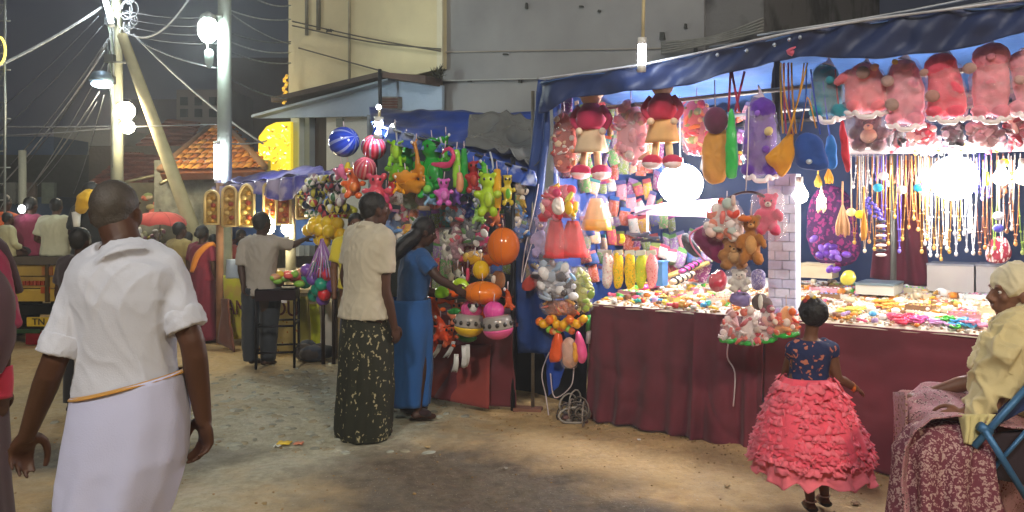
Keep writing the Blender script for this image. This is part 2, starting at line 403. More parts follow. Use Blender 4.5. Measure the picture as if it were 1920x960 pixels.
# cream block
bt = thing('cream_building', SP(680, 398, 3.3)*1, 'tall cream plastered building with thin pipes, behind the ball stall', 'building'); 
BB = lambda px, py, d: SP(px, py, d)
def quad(mb, pts, d, th):
    q = [SP(x, y, d) for x, y in pts]; mb.hexa(*q, -N*th); return mb
creamM = mat('d2c9a2', 'wall', var=.06, s1=2.5, bump=.2); 
m_ = MB(); quad(m_, [(541, 196), (829, 128), (829, -420), (541, -300)], 3.3, 5).build('wall', creamM, bt, smooth=False)
for px, y0, y1, w_ in ((575, -60, 66, .05), (597, -60, 56, .06), (655, -200, 166, .035)):
    m_ = MB(); a = SP(px, y0, 3.25); b_ = SP(px, y1, 3.25); m_.tube([a, b_], w_*.6, 8).build('pipe', mat('6d6a5c' if px != 655 else '968f76', 'metal', met=.1), bt)
m_ = MB(); quad(m_, [(819, 131), (829, 129), (829, -420), (819, -400)], 3.27, .03).build('corner_strip', mat('d8d3b8', 'wall', var=.06), bt, smooth=False)
for a, b_, c in (((548, 40), (690, 72), (826, 96)), ((548, 48), (690, 78), (826, 92)), ((560, 90), (660, 118), (740, 140))):
    m_ = MB(); m_.tube([SP(a[0], a[1], 3.2), SP(b_[0], b_[1], 3.2), SP(c[0], c[1], 3.2)], .012, 6, 4).build('wall_cable', mat('57544a', 'plain'), bt)
m_ = MB(); 
for k in range(6):
    m_.tube([SP(612+k*2+R.uniform(-3, 3), 57+R.uniform(-3, 3), 3.18) for _ in range(5)], .01, 5, 3)
m_.build('cable_knot', mat('4c4a44', 'plain'), bt)
# ledge under the cream wall and the lean-to below
lt = thing('lean_to_house', SP(650, 398, 3.6), 'low pale blue lean-to house with a dark doorway under the cream building', 'building')
m_ = MB(); m_.hexa(SP(541, 196, 3.28), SP(742, 150, 3.28), SP(742, 141, 3.28), SP(541, 187, 3.28), N*.35)
m_.build('ledge', mat('4a4038', 'wall', s1=4), lt, smooth=False)
m_ = MB(); m_.hexa(SP(742, 150, 3.283), SP(829, 163, 3.283), SP(829, 148, 3.283), SP(742, 141, 3.283), N*.35)
m_.build('ledge', mat('51423a', 'wall', s1=4), lt, smooth=False)
blu = mat('a3b2c4', 'wall', var=.14, s1=2, bump=.25)
m_ = MB(); quad(m_, [(486, 222), (829, 215), (829, 160), (742, 151)], 3.24, .05)      # sloping pale board under the ledge
m_.build('eaves_board', mat('93a6bc', 'wall', var=.12), lt, smooth=False)
m_ = MB(); m_.hexa(SP(486, 222, 3.23), SP(742, 153, 3.23), SP(742, 149, 3.23), SP(486, 217, 3.23), N*.16); m_.build('sun_shade', mat('93a2b0', 'wall'), lt, smooth=False)
for x0, x1, c in ((545, 561, 'c5cfd2'), (561, 580, '8f9aa2'), (612, 720, 'c3c8c2'), (720, 829, 'b4bdc2')):
    m_ = MB(); quad(m_, [(x0, 480), (x1, 480), (x1, 214), (x0, 214)], 3.4 if x0 != 561 else 3.5, .25).build('wall' if x0 > 600 else 'pillar', mat(c, 'wall', var=.1), lt, smooth=False)
m_ = MB(); quad(m_, [(580, 480), (612, 480), (612, 214), (580, 214)], 3.62, .04).build('door', mat('3a2b22', 'wood'), lt, smooth=False)
m_ = MB(); quad(m_, [(597, 480), (612, 480), (612, 216), (597, 216)], 3.56, .03).build('door', mat('241c18', 'wood'), lt, smooth=False)
m_ = MB(); quad(m_, [(630, 238), (642, 238), (642, 222), (630, 222)], 3.37, .08).build('meter_box', mat('5c6464', 'metal'), lt, smooth=False)
m_ = MB(); quad(m_, [(712, 203), (747, 203), (747, 181), (712, 181)], 3.16, .1).build('window_frame', mat('74706a', 'wood'), lt, smooth=False)
for y in (184, 189, 194, 199):
    m_ = MB(); quad(m_, [(715, y+3), (744, y+3), (744, y), (715, y)], 3.13, .02).build('slat', mat('5a3428', 'wood'), lt, smooth=False)
mb = MB(); mb.tube([SP(713, 205, 2.9), SP(712, 130, 2.9)], .028, 8); tag(mb.build('iron_post', mat('2c2e33', 'metal')), 'thin black iron post rising beside the lean-to ledge', 'post')
for i in range(26):
    pass
# plants growing out of the ledge
mb = MB()
for i in range(60):
    a = SP(822+R.gauss(0, 4), 140+R.gauss(0, 3), 3.1); mb.tube([a, a+Vector((R.gauss(0, .05), R.gauss(0, .05), R.uniform(.02, .12)))], [.008, .002], 4)
tag(mb.build('weed', mat('3a3a28', 'plain')), 'small dry weed growing on the ledge corner of the cream building', 'weed')
# grey building
gt = thing('grey_building', SP(1100, 398, 3.4), 'large plain grey plastered building towering behind the big stall', 'building')
greyM = mat('8f9193', 'wall', var=.2, s1=.9, bump=.3, s2=9)
m_ = MB(); quad(m_, [(830, 560), (1320, 560), (1320, -700), (830, -400)], 3.4, 6).build('wall', greyM, gt, smooth=False)
m_ = MB(); quad(m_, [(1320, 560), (1432, 560), (1432, -700), (1320, -700)], 3.44, 6).build('wall', mat('6c6d6e', 'wall', var=.35, s1=1.4, bump=.5, c2='3c3d3e'), gt, smooth=False)
m_ = MB(); m_.hexa(SP(830, 153, 3.38), SP(1010, 149, 3.38), SP(1010, 147, 3.38), SP(830, 151, 3.38), N*.05); m_.build('plaster_line', mat('b2b4b4', 'wall'), gt, smooth=False)
m_ = MB(); m_.hexa(SP(830, 99, 3.39), SP(1240, 92, 3.39), SP(1240, 90, 3.39), SP(830, 97, 3.39), N*.02); m_.build('plaster_line', mat('9c958c', 'wall'), gt, smooth=False)
for px, py, ww, hh in ((984, 5, 4, 11), (1085, 10, 8, 3), (1120, 18, 5, 4), (876, 149, 7, 4), (971, 149, 6, 6), (942, 100, 10, 3), (1236, 60, 10, 14), (1282, 44, 5, 9), (1300, 82, 7, 20), (1272, 78, 5, 8)):
    m_ = MB(); quad(m_, [(px, py+hh), (px+ww, py+hh), (px+ww*.8, py), (px+1, py)], 3.36, .03).build('plaster_scar', mat('40423f', 'wall'), gt, smooth=False)
for i in range(5):
    m_ = MB(); y = 66-i*3; m_.tube([SP(1240, y+34-i*2, 3.2), SP(1340, y+14, 3.2), SP(1432, y-8-i*3, 3.2)], .014, 5, 4).build('wall_cable', mat('7e807c', 'plain'), gt)
# far dark buildings (left)
def far(name, label, boxes, Y, cat='building'):
    t_ = thing(name, P(boxes[0][0], 398, Y), label, cat)
    for (x0, x1, y0, c, dy) in boxes:
        a = P(x0, 398, Y+dy); b_ = P(x1, 398, Y+dy); top = P(x0, y0, Y+dy).z
        MB().box(((a.x+b_.x)/2, Y+dy+1, top/2), (b_.x-a.x, 2, top)).build('wall', mat(c, 'wall', var=.25, s1=.6), t_, smooth=False)
    return t_
fb = far('block_of_flats', 'dark brown unlit block rising behind the second concrete pole', [(432, 560, 108, '6a5c60', 0)], 26)
f2 = far('block_of_flats', 'grey brown unlit building between the two concrete poles', [(331, 434, 168, '8a807c', 0), (210, 331, 186, '5a5660', 1.5)], 24)
for px in (345, 372, 399):
    for py in (190, 212):
        MB().box(P(px, py, 23.95), (.22, .06, .26)).build('window', mat('26272c', 'plastic'), f2, smooth=False)
f3 = far('warehouse', 'long grey walled building behind the lamp pole', [(101, 222, 240, 'a0a29a', 0)], 20)
m_ = MB(); m_.box(P(160, 336, 19.9), (2.0, .1, .12)); m_.build('ledge', mat('2f3230', 'wall'), f3, smooth=False)
f4 = far('warehouse', 'dark blue shed at the far left beyond the seated men', [(-120, 101, 256, '48607e', 0)], 18.5)
m_ = MB(); m_.box(P(50, 330, 18.4), (3.0, .1, 1.0)); m_.build('shutter', mat('4b4f4c', 'metal'), f4, smooth=False)
for k in range(3):
    m_ = MB(); m_.box(P(20+k*36, 362, 18.3), (.3, .1, .5)); m_.build('notice_board', mat(['8b8f86', '6f5f55', '7d8a7a'][k], 'plain'), f4, smooth=False)
# house with dark tiled roof
ht = thing('tiled_house', P(270, 398, 15.5), 'dark house with a sloping red brown tiled roof behind the lamp pole', 'house')
MB().box(P(255, 372, 15.6)+Vector((0, 1, 0)), (1.9, 2, P(0, 345, 15.6).z*1.0)).build('wall', mat('5c5348', 'wall'), ht, smooth=False)
m_ = MB(); m_.hexa(P(165, 355, 14.2), P(330, 350, 14.6), P(372, 238, 17.5), P(318, 232, 17.5), (0, .05, .08)); m_.build('roof', mat('6b3d31', 'wall', var=.4, s1=6), ht, smooth=False)
mb = MB()
for i in range(13):
    for j in range(15):
        u = (i+.5)/13; v = (j+.5)/15
        a = lp(lp(P(165, 355, 14.2), P(330, 350, 14.6), u), lp(P(318, 232, 17.5), P(372, 238, 17.5), u), v)+Vector((0, 0, .1))
        mb.box(a, (.11, .2, .05), Matrix.Rotation(.35, 3, 'X') @ Matrix.Rotation(R.uniform(-.06, .06), 3, 'Z'))
o = mb.build('roof_tiles', mat('7a4536', 'wall', var=.4, s1=6), ht, smooth=False); tag(o, kind='stuff')
# house with lamp lit orange roof
h2 = thing('tiled_house', P(400, 398, 13), 'house with a lamp lit orange tiled hip roof and rough stone wall', 'house')
ridge0 = P(392, 246, 15); ridge1 = P(428, 246, 15); e0 = P(300, 326, 12.6); e1 = P(497, 322, 12.6)
m_ = MB(); m_.hexa(e0, e1, ridge1, ridge0, (0, .1, -.1)); m_.build('roof', mat('8a4f22', 'wall'), h2, smooth=False)
tm = [mat('d8862c', 'wall', var=.3, s1=3), mat('b96a26', 'wall', var=.3, s1=3), mat('e09a3c', 'wall', var=.3, s1=3)]
tl = MB()
seg = 7
tl.loft([[Vector((math.cos(PI*k/seg)*.055, y, math.sin(PI*k/seg)*.03)) for k in range(seg+1)]+[Vector((math.cos(PI*(seg-k)/seg)*.04, y, math.sin(PI*(seg-k)/seg)*.015)) for k in range(seg+1)] for y in (0, .26)])
tmes = []
for q in range(3):
    o = tl.build('roof_tile', tm[q], at=(0, 0, 0)); tmes.append(o.data); bpy.data.objects.remove(o)
pitch = math.atan2(ridge0.z-e0.z, 2.4); nrow = 9
for j in range(nrow):
    v = (j+.15)/nrow; a = lp(e0, ridge0, v); b_ = lp(e1, ridge1, v); n = max(3, int((b_.x-a.x)/.118))
    for i in range(n):
        p = lp(a, b_, (i+.5)/n); o = bpy.data.objects.new('roof_tile', R.choice(tmes)); COL.objects.link(o); o.parent = h2
        o.location = p+Vector((0, 0, .05+R.uniform(0, .012)))-ORG[h2.name]; o.rotation_euler = (pitch+R.uniform(-.03, .03), 0, R.uniform(-.05, .05))
for a, b_ in ((e0, ridge0), (e1, ridge1), (ridge0, ridge1)):
    m_ = MB(); m_.tube([a+Vector((0, 0, .07)), b_+Vector((0, 0, .07))], .06, 8); m_.build('ridge_cap', mat('8d6a48', 'wall'), h2)
m_ = MB(); m_.box(P(395, 378, 13.0)+Vector((0, .6, -.3)), (1.9, 1.2, 2.0)); m_.build('wall', mat('8b8a78', 'wall', var=.4, s1=7, bump=1, s2=12), h2, smooth=False)
for a, b_ in ((P(330, 330, 12.5), P(300, 345, 12.3)), (P(165, 357, 14.1), P(320, 322, 14.3))):
    m_ = MB(); m_.tube([a, b_], .03, 6); m_.build('gutter_pipe', mat('a9a079', 'metal'), h2 if a.y < 13 else ht)
# ---------------------------------------------------------------- poles and lamps
def pole(pts, r, m, name, label, cat='pole'):
    return tag(MB().tube(pts, r, 12).build(name, m, at=pts[0]), label, cat)
conc = mat('96977f', 'wall', var=.15, s1=5, s2=30, dist=.006)
a = P(218, -250, 12); b_ = Vector((a.x+.02, 12, 0))
pt = thing('lamp_pole', b_, 'tall concrete pole hung with coiled cables and round lamps behind the white shirted man', 'lamp pole')
MB().tube([b_, a], [.1, .07], 12).build('shaft', conc, pt)
m_ = MB()
for k in range(9):
    c = P(243+R.gauss(0, 5), 35+R.gauss(0, 16), 11.9); r = R.uniform(.06, .16); tl_ = R.uniform(0, 3)
    m_.tube([c+Vector((math.cos(q*.5)*r*math.cos(tl_), math.cos(q*.5)*r*math.sin(tl_)*.3, math.sin(q*.5)*r)) for q in range(13)], .008, 5)
m_.build('cable_coil', mat('a8aeb0', 'plain'), pt)
for k in range(8):
    y0 = -30+k*22; m_ = MB(); m_.tube([P(212, y0, 11.88), P(203+R.uniform(-3, 3), y0+30, 11.85), P(213, y0+90, 11.87), P(211, y0+190, 11.88)], .009, 5, 4).build('hanging_cable', mat(['9aa0a2', '4d5452', '7a8a7a'][k % 3], 'plain'), pt)
for px, y in ((206, 110), (206, 150), (207, 40)):
    m_ = MB(); m_.box(P(px, y, 11.85), (.14, .1, .12)).build('bracket', mat('4a4e50', 'metal'), pt, smooth=False)
pole([Vector(P(362, 470, 11.5)[:2]+(0,)), P(362, 430, 11.5), P(229, 66, 11.75)], [.105, .105, .075], mat('a89f78', 'wall', var=.12, s1=6, s2=30, dist=.006), 'strut_pole', 'slanting concrete strut leaning from the lane up against the lamp pole')
MB().tube([P(213, 116, 11.8), P(246, 118, 11.72)], .015, 6).build('brace', M_POLE, pt)
a = P(421, -250, 9.6); pb = Vector((P(421, 0, 9.6).x, 9.6, 0))
p2 = thing('lamp_pole', pb, 'thick pale concrete pole with floodlight above and tube light low on its side', 'lamp pole')
MB().tube([pb, a], [.095, .075], 14).build('shaft', mat('8b948c', 'wall', var=.12, s1=5, s2=30, dist=.006), p2)
def emitm(c, e): return mat(c, 'emit', e=e)
# flood light on its bracket
fl = thing('floodlight', P(390, 55, 9.3), 'blazing white floodlight on an arm beside the thick concrete pole', 'lamp')
MB().tube([P(417, 30, 9.5), P(402, 30, 9.4), P(393, 38, 9.32)], .018, 6, 4).build('arm', M_POLE, fl)
MB().lathe([(.02, .14), (.08, .10), (.105, .02), (.11, -.02)], P(390, 44, 9.32), 14).build('shade', mat('c9cfcb', 'metal'), fl)
MB().ell(P(390, 56, 9.28), (.118, .11, .155), 14, 9).build('glowing_bulb', emitm((.86, 1, .95), L_FLOOD), fl)
li = thing('spare_lamp', P(392, 118, 9.3), 'unlit glass lamp drooping below the blazing floodlight', 'lamp')
MB().lathe([(.02, .13), (.055, .1), (.05, -.04), (.02, -.1)], P(392, 112, 9.3), 10).build('glass', mat('b7d0cb', 'plastic'), li)
MB().tube([P(388, 75, 9.35), P(389, 98, 9.3)], .012, 6).build('stem', M_POLE, li)
# tube light low on the pole
def tube_light(p0, p1, r, e, label, group=None, cord=None, colr=(.9, .96, 1)):
    t_ = thing('tube_light', p0, label, 'tube light', group)
    MB().tube([p0, p1], r, 10).build('glowing_tube', emitm(colr, e), t_)
    d = (Vector(p1)-Vector(p0)).normalized()
    for q, s_ in ((p0, -1), (p1, 1)): MB().tube([Vector(q)+d*s_*.001, Vector(q)+d*s_*.045], r*1.15, 10).build('end_cap', mat('d6d6d2', 'plastic'), t_)
    if cord: MB().tube(cord, .006 if len(cord) > 2 else .012, 6, 3 if len(cord) > 2 else 1).build('cord', mat('b9ac84', 'plain'), t_)
    return t_
tube_light(P(408, 336, 9.42), P(407, 272, 9.42), .036, L_TUBE, 'glowing white tube light standing against the thick concrete pole')
tube_light(P(190, -30, 11.6), P(209, 44, 11.6), .035, L_TUBE, 'slanting white tube light at the top of the cable pole')
# street light head left of the pole
sl = thing('shaded_lamp', P(190, 150, 11.7), 'round shaded lamp with pale glow bracketed to the left of the cable pole', 'lamp')
MB().lathe([(.03, .16), (.12, .13), (.17, .04), (.175, 0), (.165, -.01)], P(190, 152, 11.7), 16).build('shade', mat('7c92a4', 'metal'), sl)
MB().ell(P(191, 158, 11.7), (.15, .15, .06), 14, 7).build('glowing_bowl', emitm((.75, .9, 1), 7), sl)
MB().tube([P(200, 140, 11.75), P(214, 138, 11.95)], .02, 6).build('arm', M_POLE, sl)
for px, py, r, lab in ((235, 208, .135, 'upper warm white bulb of the pair on the cable pole'), (239, 238, .1, 'lower warm white bulb of the pair on the cable pole')):
    t_ = thing('bulb', P(px, py, 11.6), lab, 'lamp')
    MB().ell(P(px, py, 11.6), r, 14, 9).build('glowing_globe', emitm((1, .86, .62), L_BULB), t_)
    MB().tube([P(px-4, py-10, 11.7), P(px-14, py-12, 11.9)], .03, 8).build('holder', mat('6b6357', 'plastic'), t_)
# thin posts, tower
pole([P(42, 398, 13)*1 - Vector((0, 0, EYE)), P(42, 282, 13)], .06, mat('85887c', 'wall'), 'concrete_post', 'short thin concrete post standing behind the seated men')
lt_ = thing('lattice_mast', P(6, 398, 9.5)-Vector((0, 0, EYE)), 'thin metal lattice mast with rungs at the far left edge', 'mast')
for px in (-7, 9): 
    q = P(px, 398, 9.5); MB().tube([(q.x, 9.5, 0), (q.x, 9.5, 5.4)], .014, 6).build('upright', mat('9aa09c', 'metal'), lt_)
for k in range(26):
    z = .3+k*.2; x0 = P(-9 if k % 3 else -16, 398, 9.5).x; x1 = P(11 if k % 3 else 19, 398, 9.5).x
    MB().tube([(x0, 9.5, z), (x1, 9.5, z)], .008, 5).build('rung', mat('a7aca8', 'metal'), lt_)
for k in range(12):
    z = .3+k*.4; MB().tube([(P(-7, 0, 9.5).x, 9.5, z), (P(9, 0, 9.5).x, 9.5, z+.2)], .006, 5).build('brace', mat('7a807c', 'metal'), lt_)
yr = MB(); c = P(-3, 95, 9.35); yr.tube([c+Vector((math.cos(q*PI/8)*.085, 0, math.sin(q*PI/8)*.17)) for q in range(17)], .014, 6)
tag(yr.build('ring_light', emitm((1, .8, .15), 1.6)), 'yellow glowing oval ring light at the far left edge', 'ring light')
# ---------------------------------------------------------------- overhead wires
wm = [mat('a9aeb2', 'plain'), mat('8d9296', 'plain'), mat('6d7276', 'plain'), mat('c4c8cc', 'plain')]
def wire(a, b_, sag=.15, r=.012, m=0, label=None):
    a, b_ = Vector(a), Vector(b_); pts = [lp(a, b_, q/14)-Vector((0, 0, 4*sag*(q/14)*(1-q/14))) for q in range(15)]
    tag(MB().tube(pts, r, 5).build('overhead_wire', wm[m], at=a), label or 'thin grey overhead wire fanning out from the cable pole', 'wire', None if label else 'overhead wires fanning out from the cable pole')
C = lambda px, py, Y=11.9: P(px, py, Y)
wire(C(190, 14), P(-60, 150, 9), .05, .02, 0, 'thickest overhead cable running from the cable pole to the left mast')
for a, b_, m_i, r in (((185, 30), (-20, 215), 2, .009), ((192, 48), (10, 235), 2, .009), ((203, 72), (40, 290), 1, .011), ((205, 78), (60, 300), 2, .01), ((196, 95), (22, 330), 3, .012),
                ((200, 80), (90, 262), 0, .012), ((205, 100), (70, 345), 0, .01), ((186, 172), (48, 365), 0, .012), ((195, 178), (158, 345), 1, .009), ((182, 190), (90, 330), 1, .008)):
    wire(C(*a), P(b_[0]-20, b_[1]+18, 15), .1, r, m_i)
wire(P(-40, 236, 14), C(214, 236, 12), .02, .012, 0, 'upper level wire crossing the far left wall')
wire(P(-40, 256, 14), C(214, 240, 12), .02, .012, 0, 'lower level wire crossing the far left wall')
wire(C(236, 60), P(362, -15, 10), .28, .014, 0, 'slack cable drooping between the two concrete poles')
wire(C(250, 64), P(494, 270, 12.4), .1, .016, 0, 'long straight cable slanting down right to the lit yellow panel')
wire(C(262, 78), P(405, 128, 9.4), .05, .011, 1, 'wire running to the unlit lamp below the floodlight')
wire(C(236, 238), P(412, 233, 9.6), .0, .008, 2, 'level dim wire between the two concrete poles')
for k, (a, b_) in enumerate((((428, 18), (545, 36)), ((430, 24), (545, 82)), ((428, 60), (545, 78)), ((430, 78), (545, 98)), ((430, 96), (545, 118)), ((432, 148), (545, 185)), ((470, -8), (545, 10)))):
    wire(P(a[0], a[1], 9.6), SP(b_[0], b_[1], 3.15), .06, .011, k % 3, ['uppermost wire from the thick concrete pole to the cream building', 'steep wire crossing down from the thick pole to the cream wall', 'third wire down between the thick pole and the cream building', 'fourth wire down between the thick pole and the cream building', 'lowest of the level wires from the thick pole to the cream building', 'long sagging wire above the lit yellow panel', 'short wire at the top corner of the cream building'][k])
for k in range(4):
    wire(C(236, 20+k*14), P(417, 30+k*17, 9.6), .06, .008, 2, ['highest', 'second highest', 'third', 'lowest'][k]+' of four faint wires between the tops of the two concrete poles')
wire(P(418, 268, 9.6), P(500, 264, 12), .03, .01, 0, 'short wire from the thick pole to the lit yellow panel')
# yellow lit ornamental panels
yp = thing('lit_panel', SP(515, 398, 3.0), 'glowing yellow ornamental light panel with an arched top beside the lean-to', 'light panel')
poly = [(483, 345), (545, 345), (545, 228), (518, 229), (500, 237), (485, 256)]
a0 = SP(515, 290, 3.15)
m_ = MB(); q = [SP(x, y, 3.15) for x, y in poly]; m_.add(q+[p-N*.05 for p in q], [list(range(6)), list(range(6, 12))[::-1]]+[(i, i+6, (i+1) % 6+6, (i+1) % 6) for i in range(6)])
m_.build('board', emitm((.75, .56, .02), .75), yp, smooth=False)
for c, e_, n in (((1, .85, .1), 1.7, 60), ((1, .98, .55), 2.0, 26), ((.45, .30, .0), .35, 40), ((.9, .45, .05), .8, 18)):
    for i in range(n):
        px = R.uniform(487, 541); py = R.uniform(236 if px > 500 else 262, 335); m_ = MB()
        w_ = R.uniform(.015, .045); a = SP(px, py, 3.1); m_.puff([(-w_, 0), (0, w_*.6), (w_, 0), (0, -w_*.6)], a, Matrix.Rotation(R.uniform(-1, 1), 3, 'Y') @ Vector((1, 0, 0)), Matrix.Rotation(R.uniform(-1, 1), 3, 'Y') @ Vector((0, 0, 1)), .02, 2)
        m_.build('gilded_leaf', emitm(c, e_), yp, smooth=False)
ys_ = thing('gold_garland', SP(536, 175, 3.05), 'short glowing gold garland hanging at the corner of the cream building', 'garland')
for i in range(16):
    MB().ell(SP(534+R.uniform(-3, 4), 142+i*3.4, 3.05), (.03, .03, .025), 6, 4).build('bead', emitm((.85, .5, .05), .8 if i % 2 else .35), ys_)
# ================================================================ BIG STALL
UP = Vector((0, 0, 1))
def tz(d): return .865+.09*min(max(d, 0), 1.4)      # display board rises to the back
st = thing('stall_table', SS(1.6, .65, 0), 'long trestle table carrying the trinkets of the big lit stall', 'table')
m_ = MB(); m_.hexa(SS(.0, .03, tz(.03)-.01), SS(4.2, .03, tz(.03)-.01), SS(4.2, 1.5, tz(1.5)-.01), SS(0, 1.5, tz(1.5)-.01), (0, 0, -.03)); m_.build('tabletop', mat('d9cdb8', 'cloth'), st, smooth=False)
for s_ in (.15, 1.4, 2.7, 4.0):
    for d in (.25, 1.35): MB().tube([SS(s_, d, 0), SS(s_, d, .83)], .025, 6).build('leg', mat('6a5540', 'wood'), st)
mb = MB()
def fn(u, v):
    s_ = u*4.2; d = v*1.48-.015
    return SS(s_, d, tz(d)+.006+.006*noise.noise(Vector((s_*5, d*5, 0)))-(.02 if v == 0 else 0))
mb.grid(fn, 90, 24); tag(mb.build('display_cloth', mat('e3dac8', 'cloth', var=.1), solid=.004), 'pale cream sheet spread over the sloping trinket table', 'cloth')
# maroon skirt in separate hanging panels
marM = [mat('5e2431', 'cloth', var=.3, s1=3), mat('682836', 'cloth', var=.3, s1=3), mat('6c2b38', 'cloth', var=.28, s1=2.4)]
def skirt(s0, s1, d, z1, m, label, seed, z0=.01, folds=5):
    mb = MB()
    def fn(u, v):
        s_ = lp(s0, s1, u); z = lp(z1, z0, v)
        k = math.sin(u*folds*2*PI*.9+seed+noise.noise(Vector((u*3, v*1.2, seed)))*2.5)*.024*(.25+v)+.012*(1-min(1, abs(noise.noise(Vector((s_*2.2+z*1.5, z*2.5, seed))))*7))+.03*noise.noise(Vector((s_*1.7, v*1.4, seed)))*v
        return SS(s_, d+k+.012*noise.noise(Vector((s_*9, z*9, seed)))-.05*v*v, z+.02*noise.noise(Vector((s_*3, 0, seed)))*v-(.010+.010*math.sin(s_*9))*(1-v)*(1 if v > 0 else 0))
    mb.grid(fn, int(60+(s1-s0)*40), 36)
    return tag(mb.build('table_skirt', m, solid=.004), label, 'cloth')
skirt(-.02, .83, -.01, tz(0), marM[0], 'dark maroon cloth hanging below the toy packets, left panel of the big stall skirt', 1.2)
skirt(.82, 1.30, -.025, tz(0), marM[1], 'narrow maroon cloth panel hanging under the green hemmed toy bags', 4.4, folds=3)
skirt(1.29, 4.2, -.012, tz(0), marM[2], 'wide smooth maroon cloth panel hanging behind the girl in pink', 7.7, folds=6)
for px, y0, y1 in ((1306, 600, 822),):
    pass
# back and side sheets
mb = MB(); sheet(mb, SS(-.42, 2.1, 0), SS(4.4, 2.1, 0), SS(4.4, 2.1, 2.6), SS(-.42, 2.1, 2.6), 60, 24, .02, 5, hang=30)
tag(mb.build('back_sheet', mat('34456a', 'cloth', var=.3, s1=2), solid=.005), 'dark navy cloth closing the back of the big stall', 'cloth')
mb = MB(); sheet(mb, SS(-.42, .12, .5), SS(-.42, 2.1, .5), SS(-.42, 2.1, 2.5), SS(-.42, .12, 2.5), 30, 24, .02, 5, hang=14)
tag(mb.build('side_sheet', mat('2c4684', 'tarp'), solid=.004), 'blue plastic sheet closing the left side of the big stall behind the dolls', 'tarpaulin')
# canopy
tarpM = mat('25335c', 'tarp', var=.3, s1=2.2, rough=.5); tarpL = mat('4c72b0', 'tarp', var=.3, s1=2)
can = thing('canopy', SS(1.8, 1, 2.5), 'big blue tarpaulin canopy with a white edge rope over the lit stall', 'canopy')
topp = [(1009, 151), (1100, 139), (1205, 124), (1330, 98), (1480, 64), (1640, 38), (1800, 18), (1990, -8)]
botp = [(1020, 212), (1068, 184), (1205, 170), (1290, 160), (1400, 128), (1500, 106), (1640, 112), (1800, 92), (1990, 40)]
def pl(pts, x):
    for i in range(len(pts)-1):
        if x <= pts[i+1][0]: q = (x-pts[i][0])/(pts[i+1][0]-pts[i][0]); return lp(pts[i][1], pts[i+1][1], max(q, 0))
    return pts[-1][1]
FD = -.22
def fn(u, v):
    px = 1009+u*981
    if v > .5: px_b = px
    p = SP(px, lp(pl(topp, px), pl(botp, max(px, 1020)), v), FD)
    return p-N*(.035*noise.noise(p*3)+.03*noise.noise(p*8+Vector((0, 0, 3)))+.015*math.sin(v*5+u*70))
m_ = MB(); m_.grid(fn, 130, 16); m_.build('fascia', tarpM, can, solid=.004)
def fn(u, v):
    px = 1012+u*975; a = SP(px, pl(topp, px)+2, FD); s_ = (a-A0).dot(U); b_ = SS(max(-.44, s_-.05), 2.15, 2.52)
    p = lp(a, b_, v); p.z += .03*noise.noise(p*2.4)+.012*noise.noise(p*7)-.10*math.sin(PI*((v*3) % 1))*.4
    return p
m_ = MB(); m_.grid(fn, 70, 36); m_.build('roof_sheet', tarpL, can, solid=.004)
m_ = MB(); m_.tube([SP(px, pl(topp, px)-3, FD-.045) for px in range(1012, 1990, 40)], .008, 6); m_.build('edge_rope', mat('b9bcc4', 'plain'), can)
for px, py in ((1480, 74), (1400, 95), (1452, 84), (1345, 103), (1500, 70)):
    m_ = MB(); a = SP(px, py, FD-.04); m_.ell(a, (.012, .012, .014), 6, 4); m_.build('eyelet', mat('b9c4d6', 'metal'), can)
m_ = MB(); a = SP(1487, 100, FD-.03); m_.tube([a, SP(1478, 96, FD-.05), SP(1492, 88, FD-.05)], [.02, .014, .004], 6, 3); m_.build('tie', mat('d8627e', 'cloth'), can)
for i, (a, b_, m_i) in enumerate((((1420, 66), (1990, -40), 0), ((1440, 62), (1990, -22), 1), ((1330, 88), (1990, -16), 2))):
    mb = MB(); mb.tube([SP(a[0], a[1], .4), SP((a[0]+b_[0])/2, (a[1]+b_[1])/2+7, .4), SP(b_[0], b_[1], .4)], .008, 5, 4)
    tag(mb.build('guy_rope', wm[m_i]), 'pale guy rope running above the right part of the blue canopy', 'rope', 'ropes above the blue canopy')
# frame
fr = thing('scaffold', SS(0, 0, 0), 'thin metal posts and rails holding up the blue canopy', 'frame')
grm = mat('8c8c86', 'metal')
for px, d, z1, c in ((1457, .1, 2.6, '2b2a33'), (1675, 1.2, 2.4, '77766e'), (1985, .1, 2.7, '77766e')):
    a = SP(px, 398, d); MB().tube([(a.x, a.y, 2.06 if px == 1457 else .0), (a.x, a.y, z1)], .022, 8).build('post', mat(c, 'metal'), fr)
a = SP(999, 398, -.05); MB().tube([(a.x, a.y, 0), (a.x, a.y, 2.5)], .014, 8).build('post', mat('8f8a7c', 'metal'), fr)
for d, z in ((.05, 2.33), (.9, 2.3), (2.0, 2.35)):
    MB().tube([SS(-.1, d, z), SS(4.3, d, z+.05)], .016, 6).build('rail', grm, fr)
a = SP(1590, 278, .6); b_ = SP(1990, 268, .6)
MB().tube([a, b_], .03, 8).build('rail', mat('cfcac8', 'plastic'), fr)
m_ = MB(); m_.hexa(SP(1590, 289, .6), SP(1990, 282, .6), SP(1990, 276, .6), SP(1590, 283, .6), -N*.05); m_.build('rail', mat('d6cfd0', 'plastic'), fr, smooth=False)
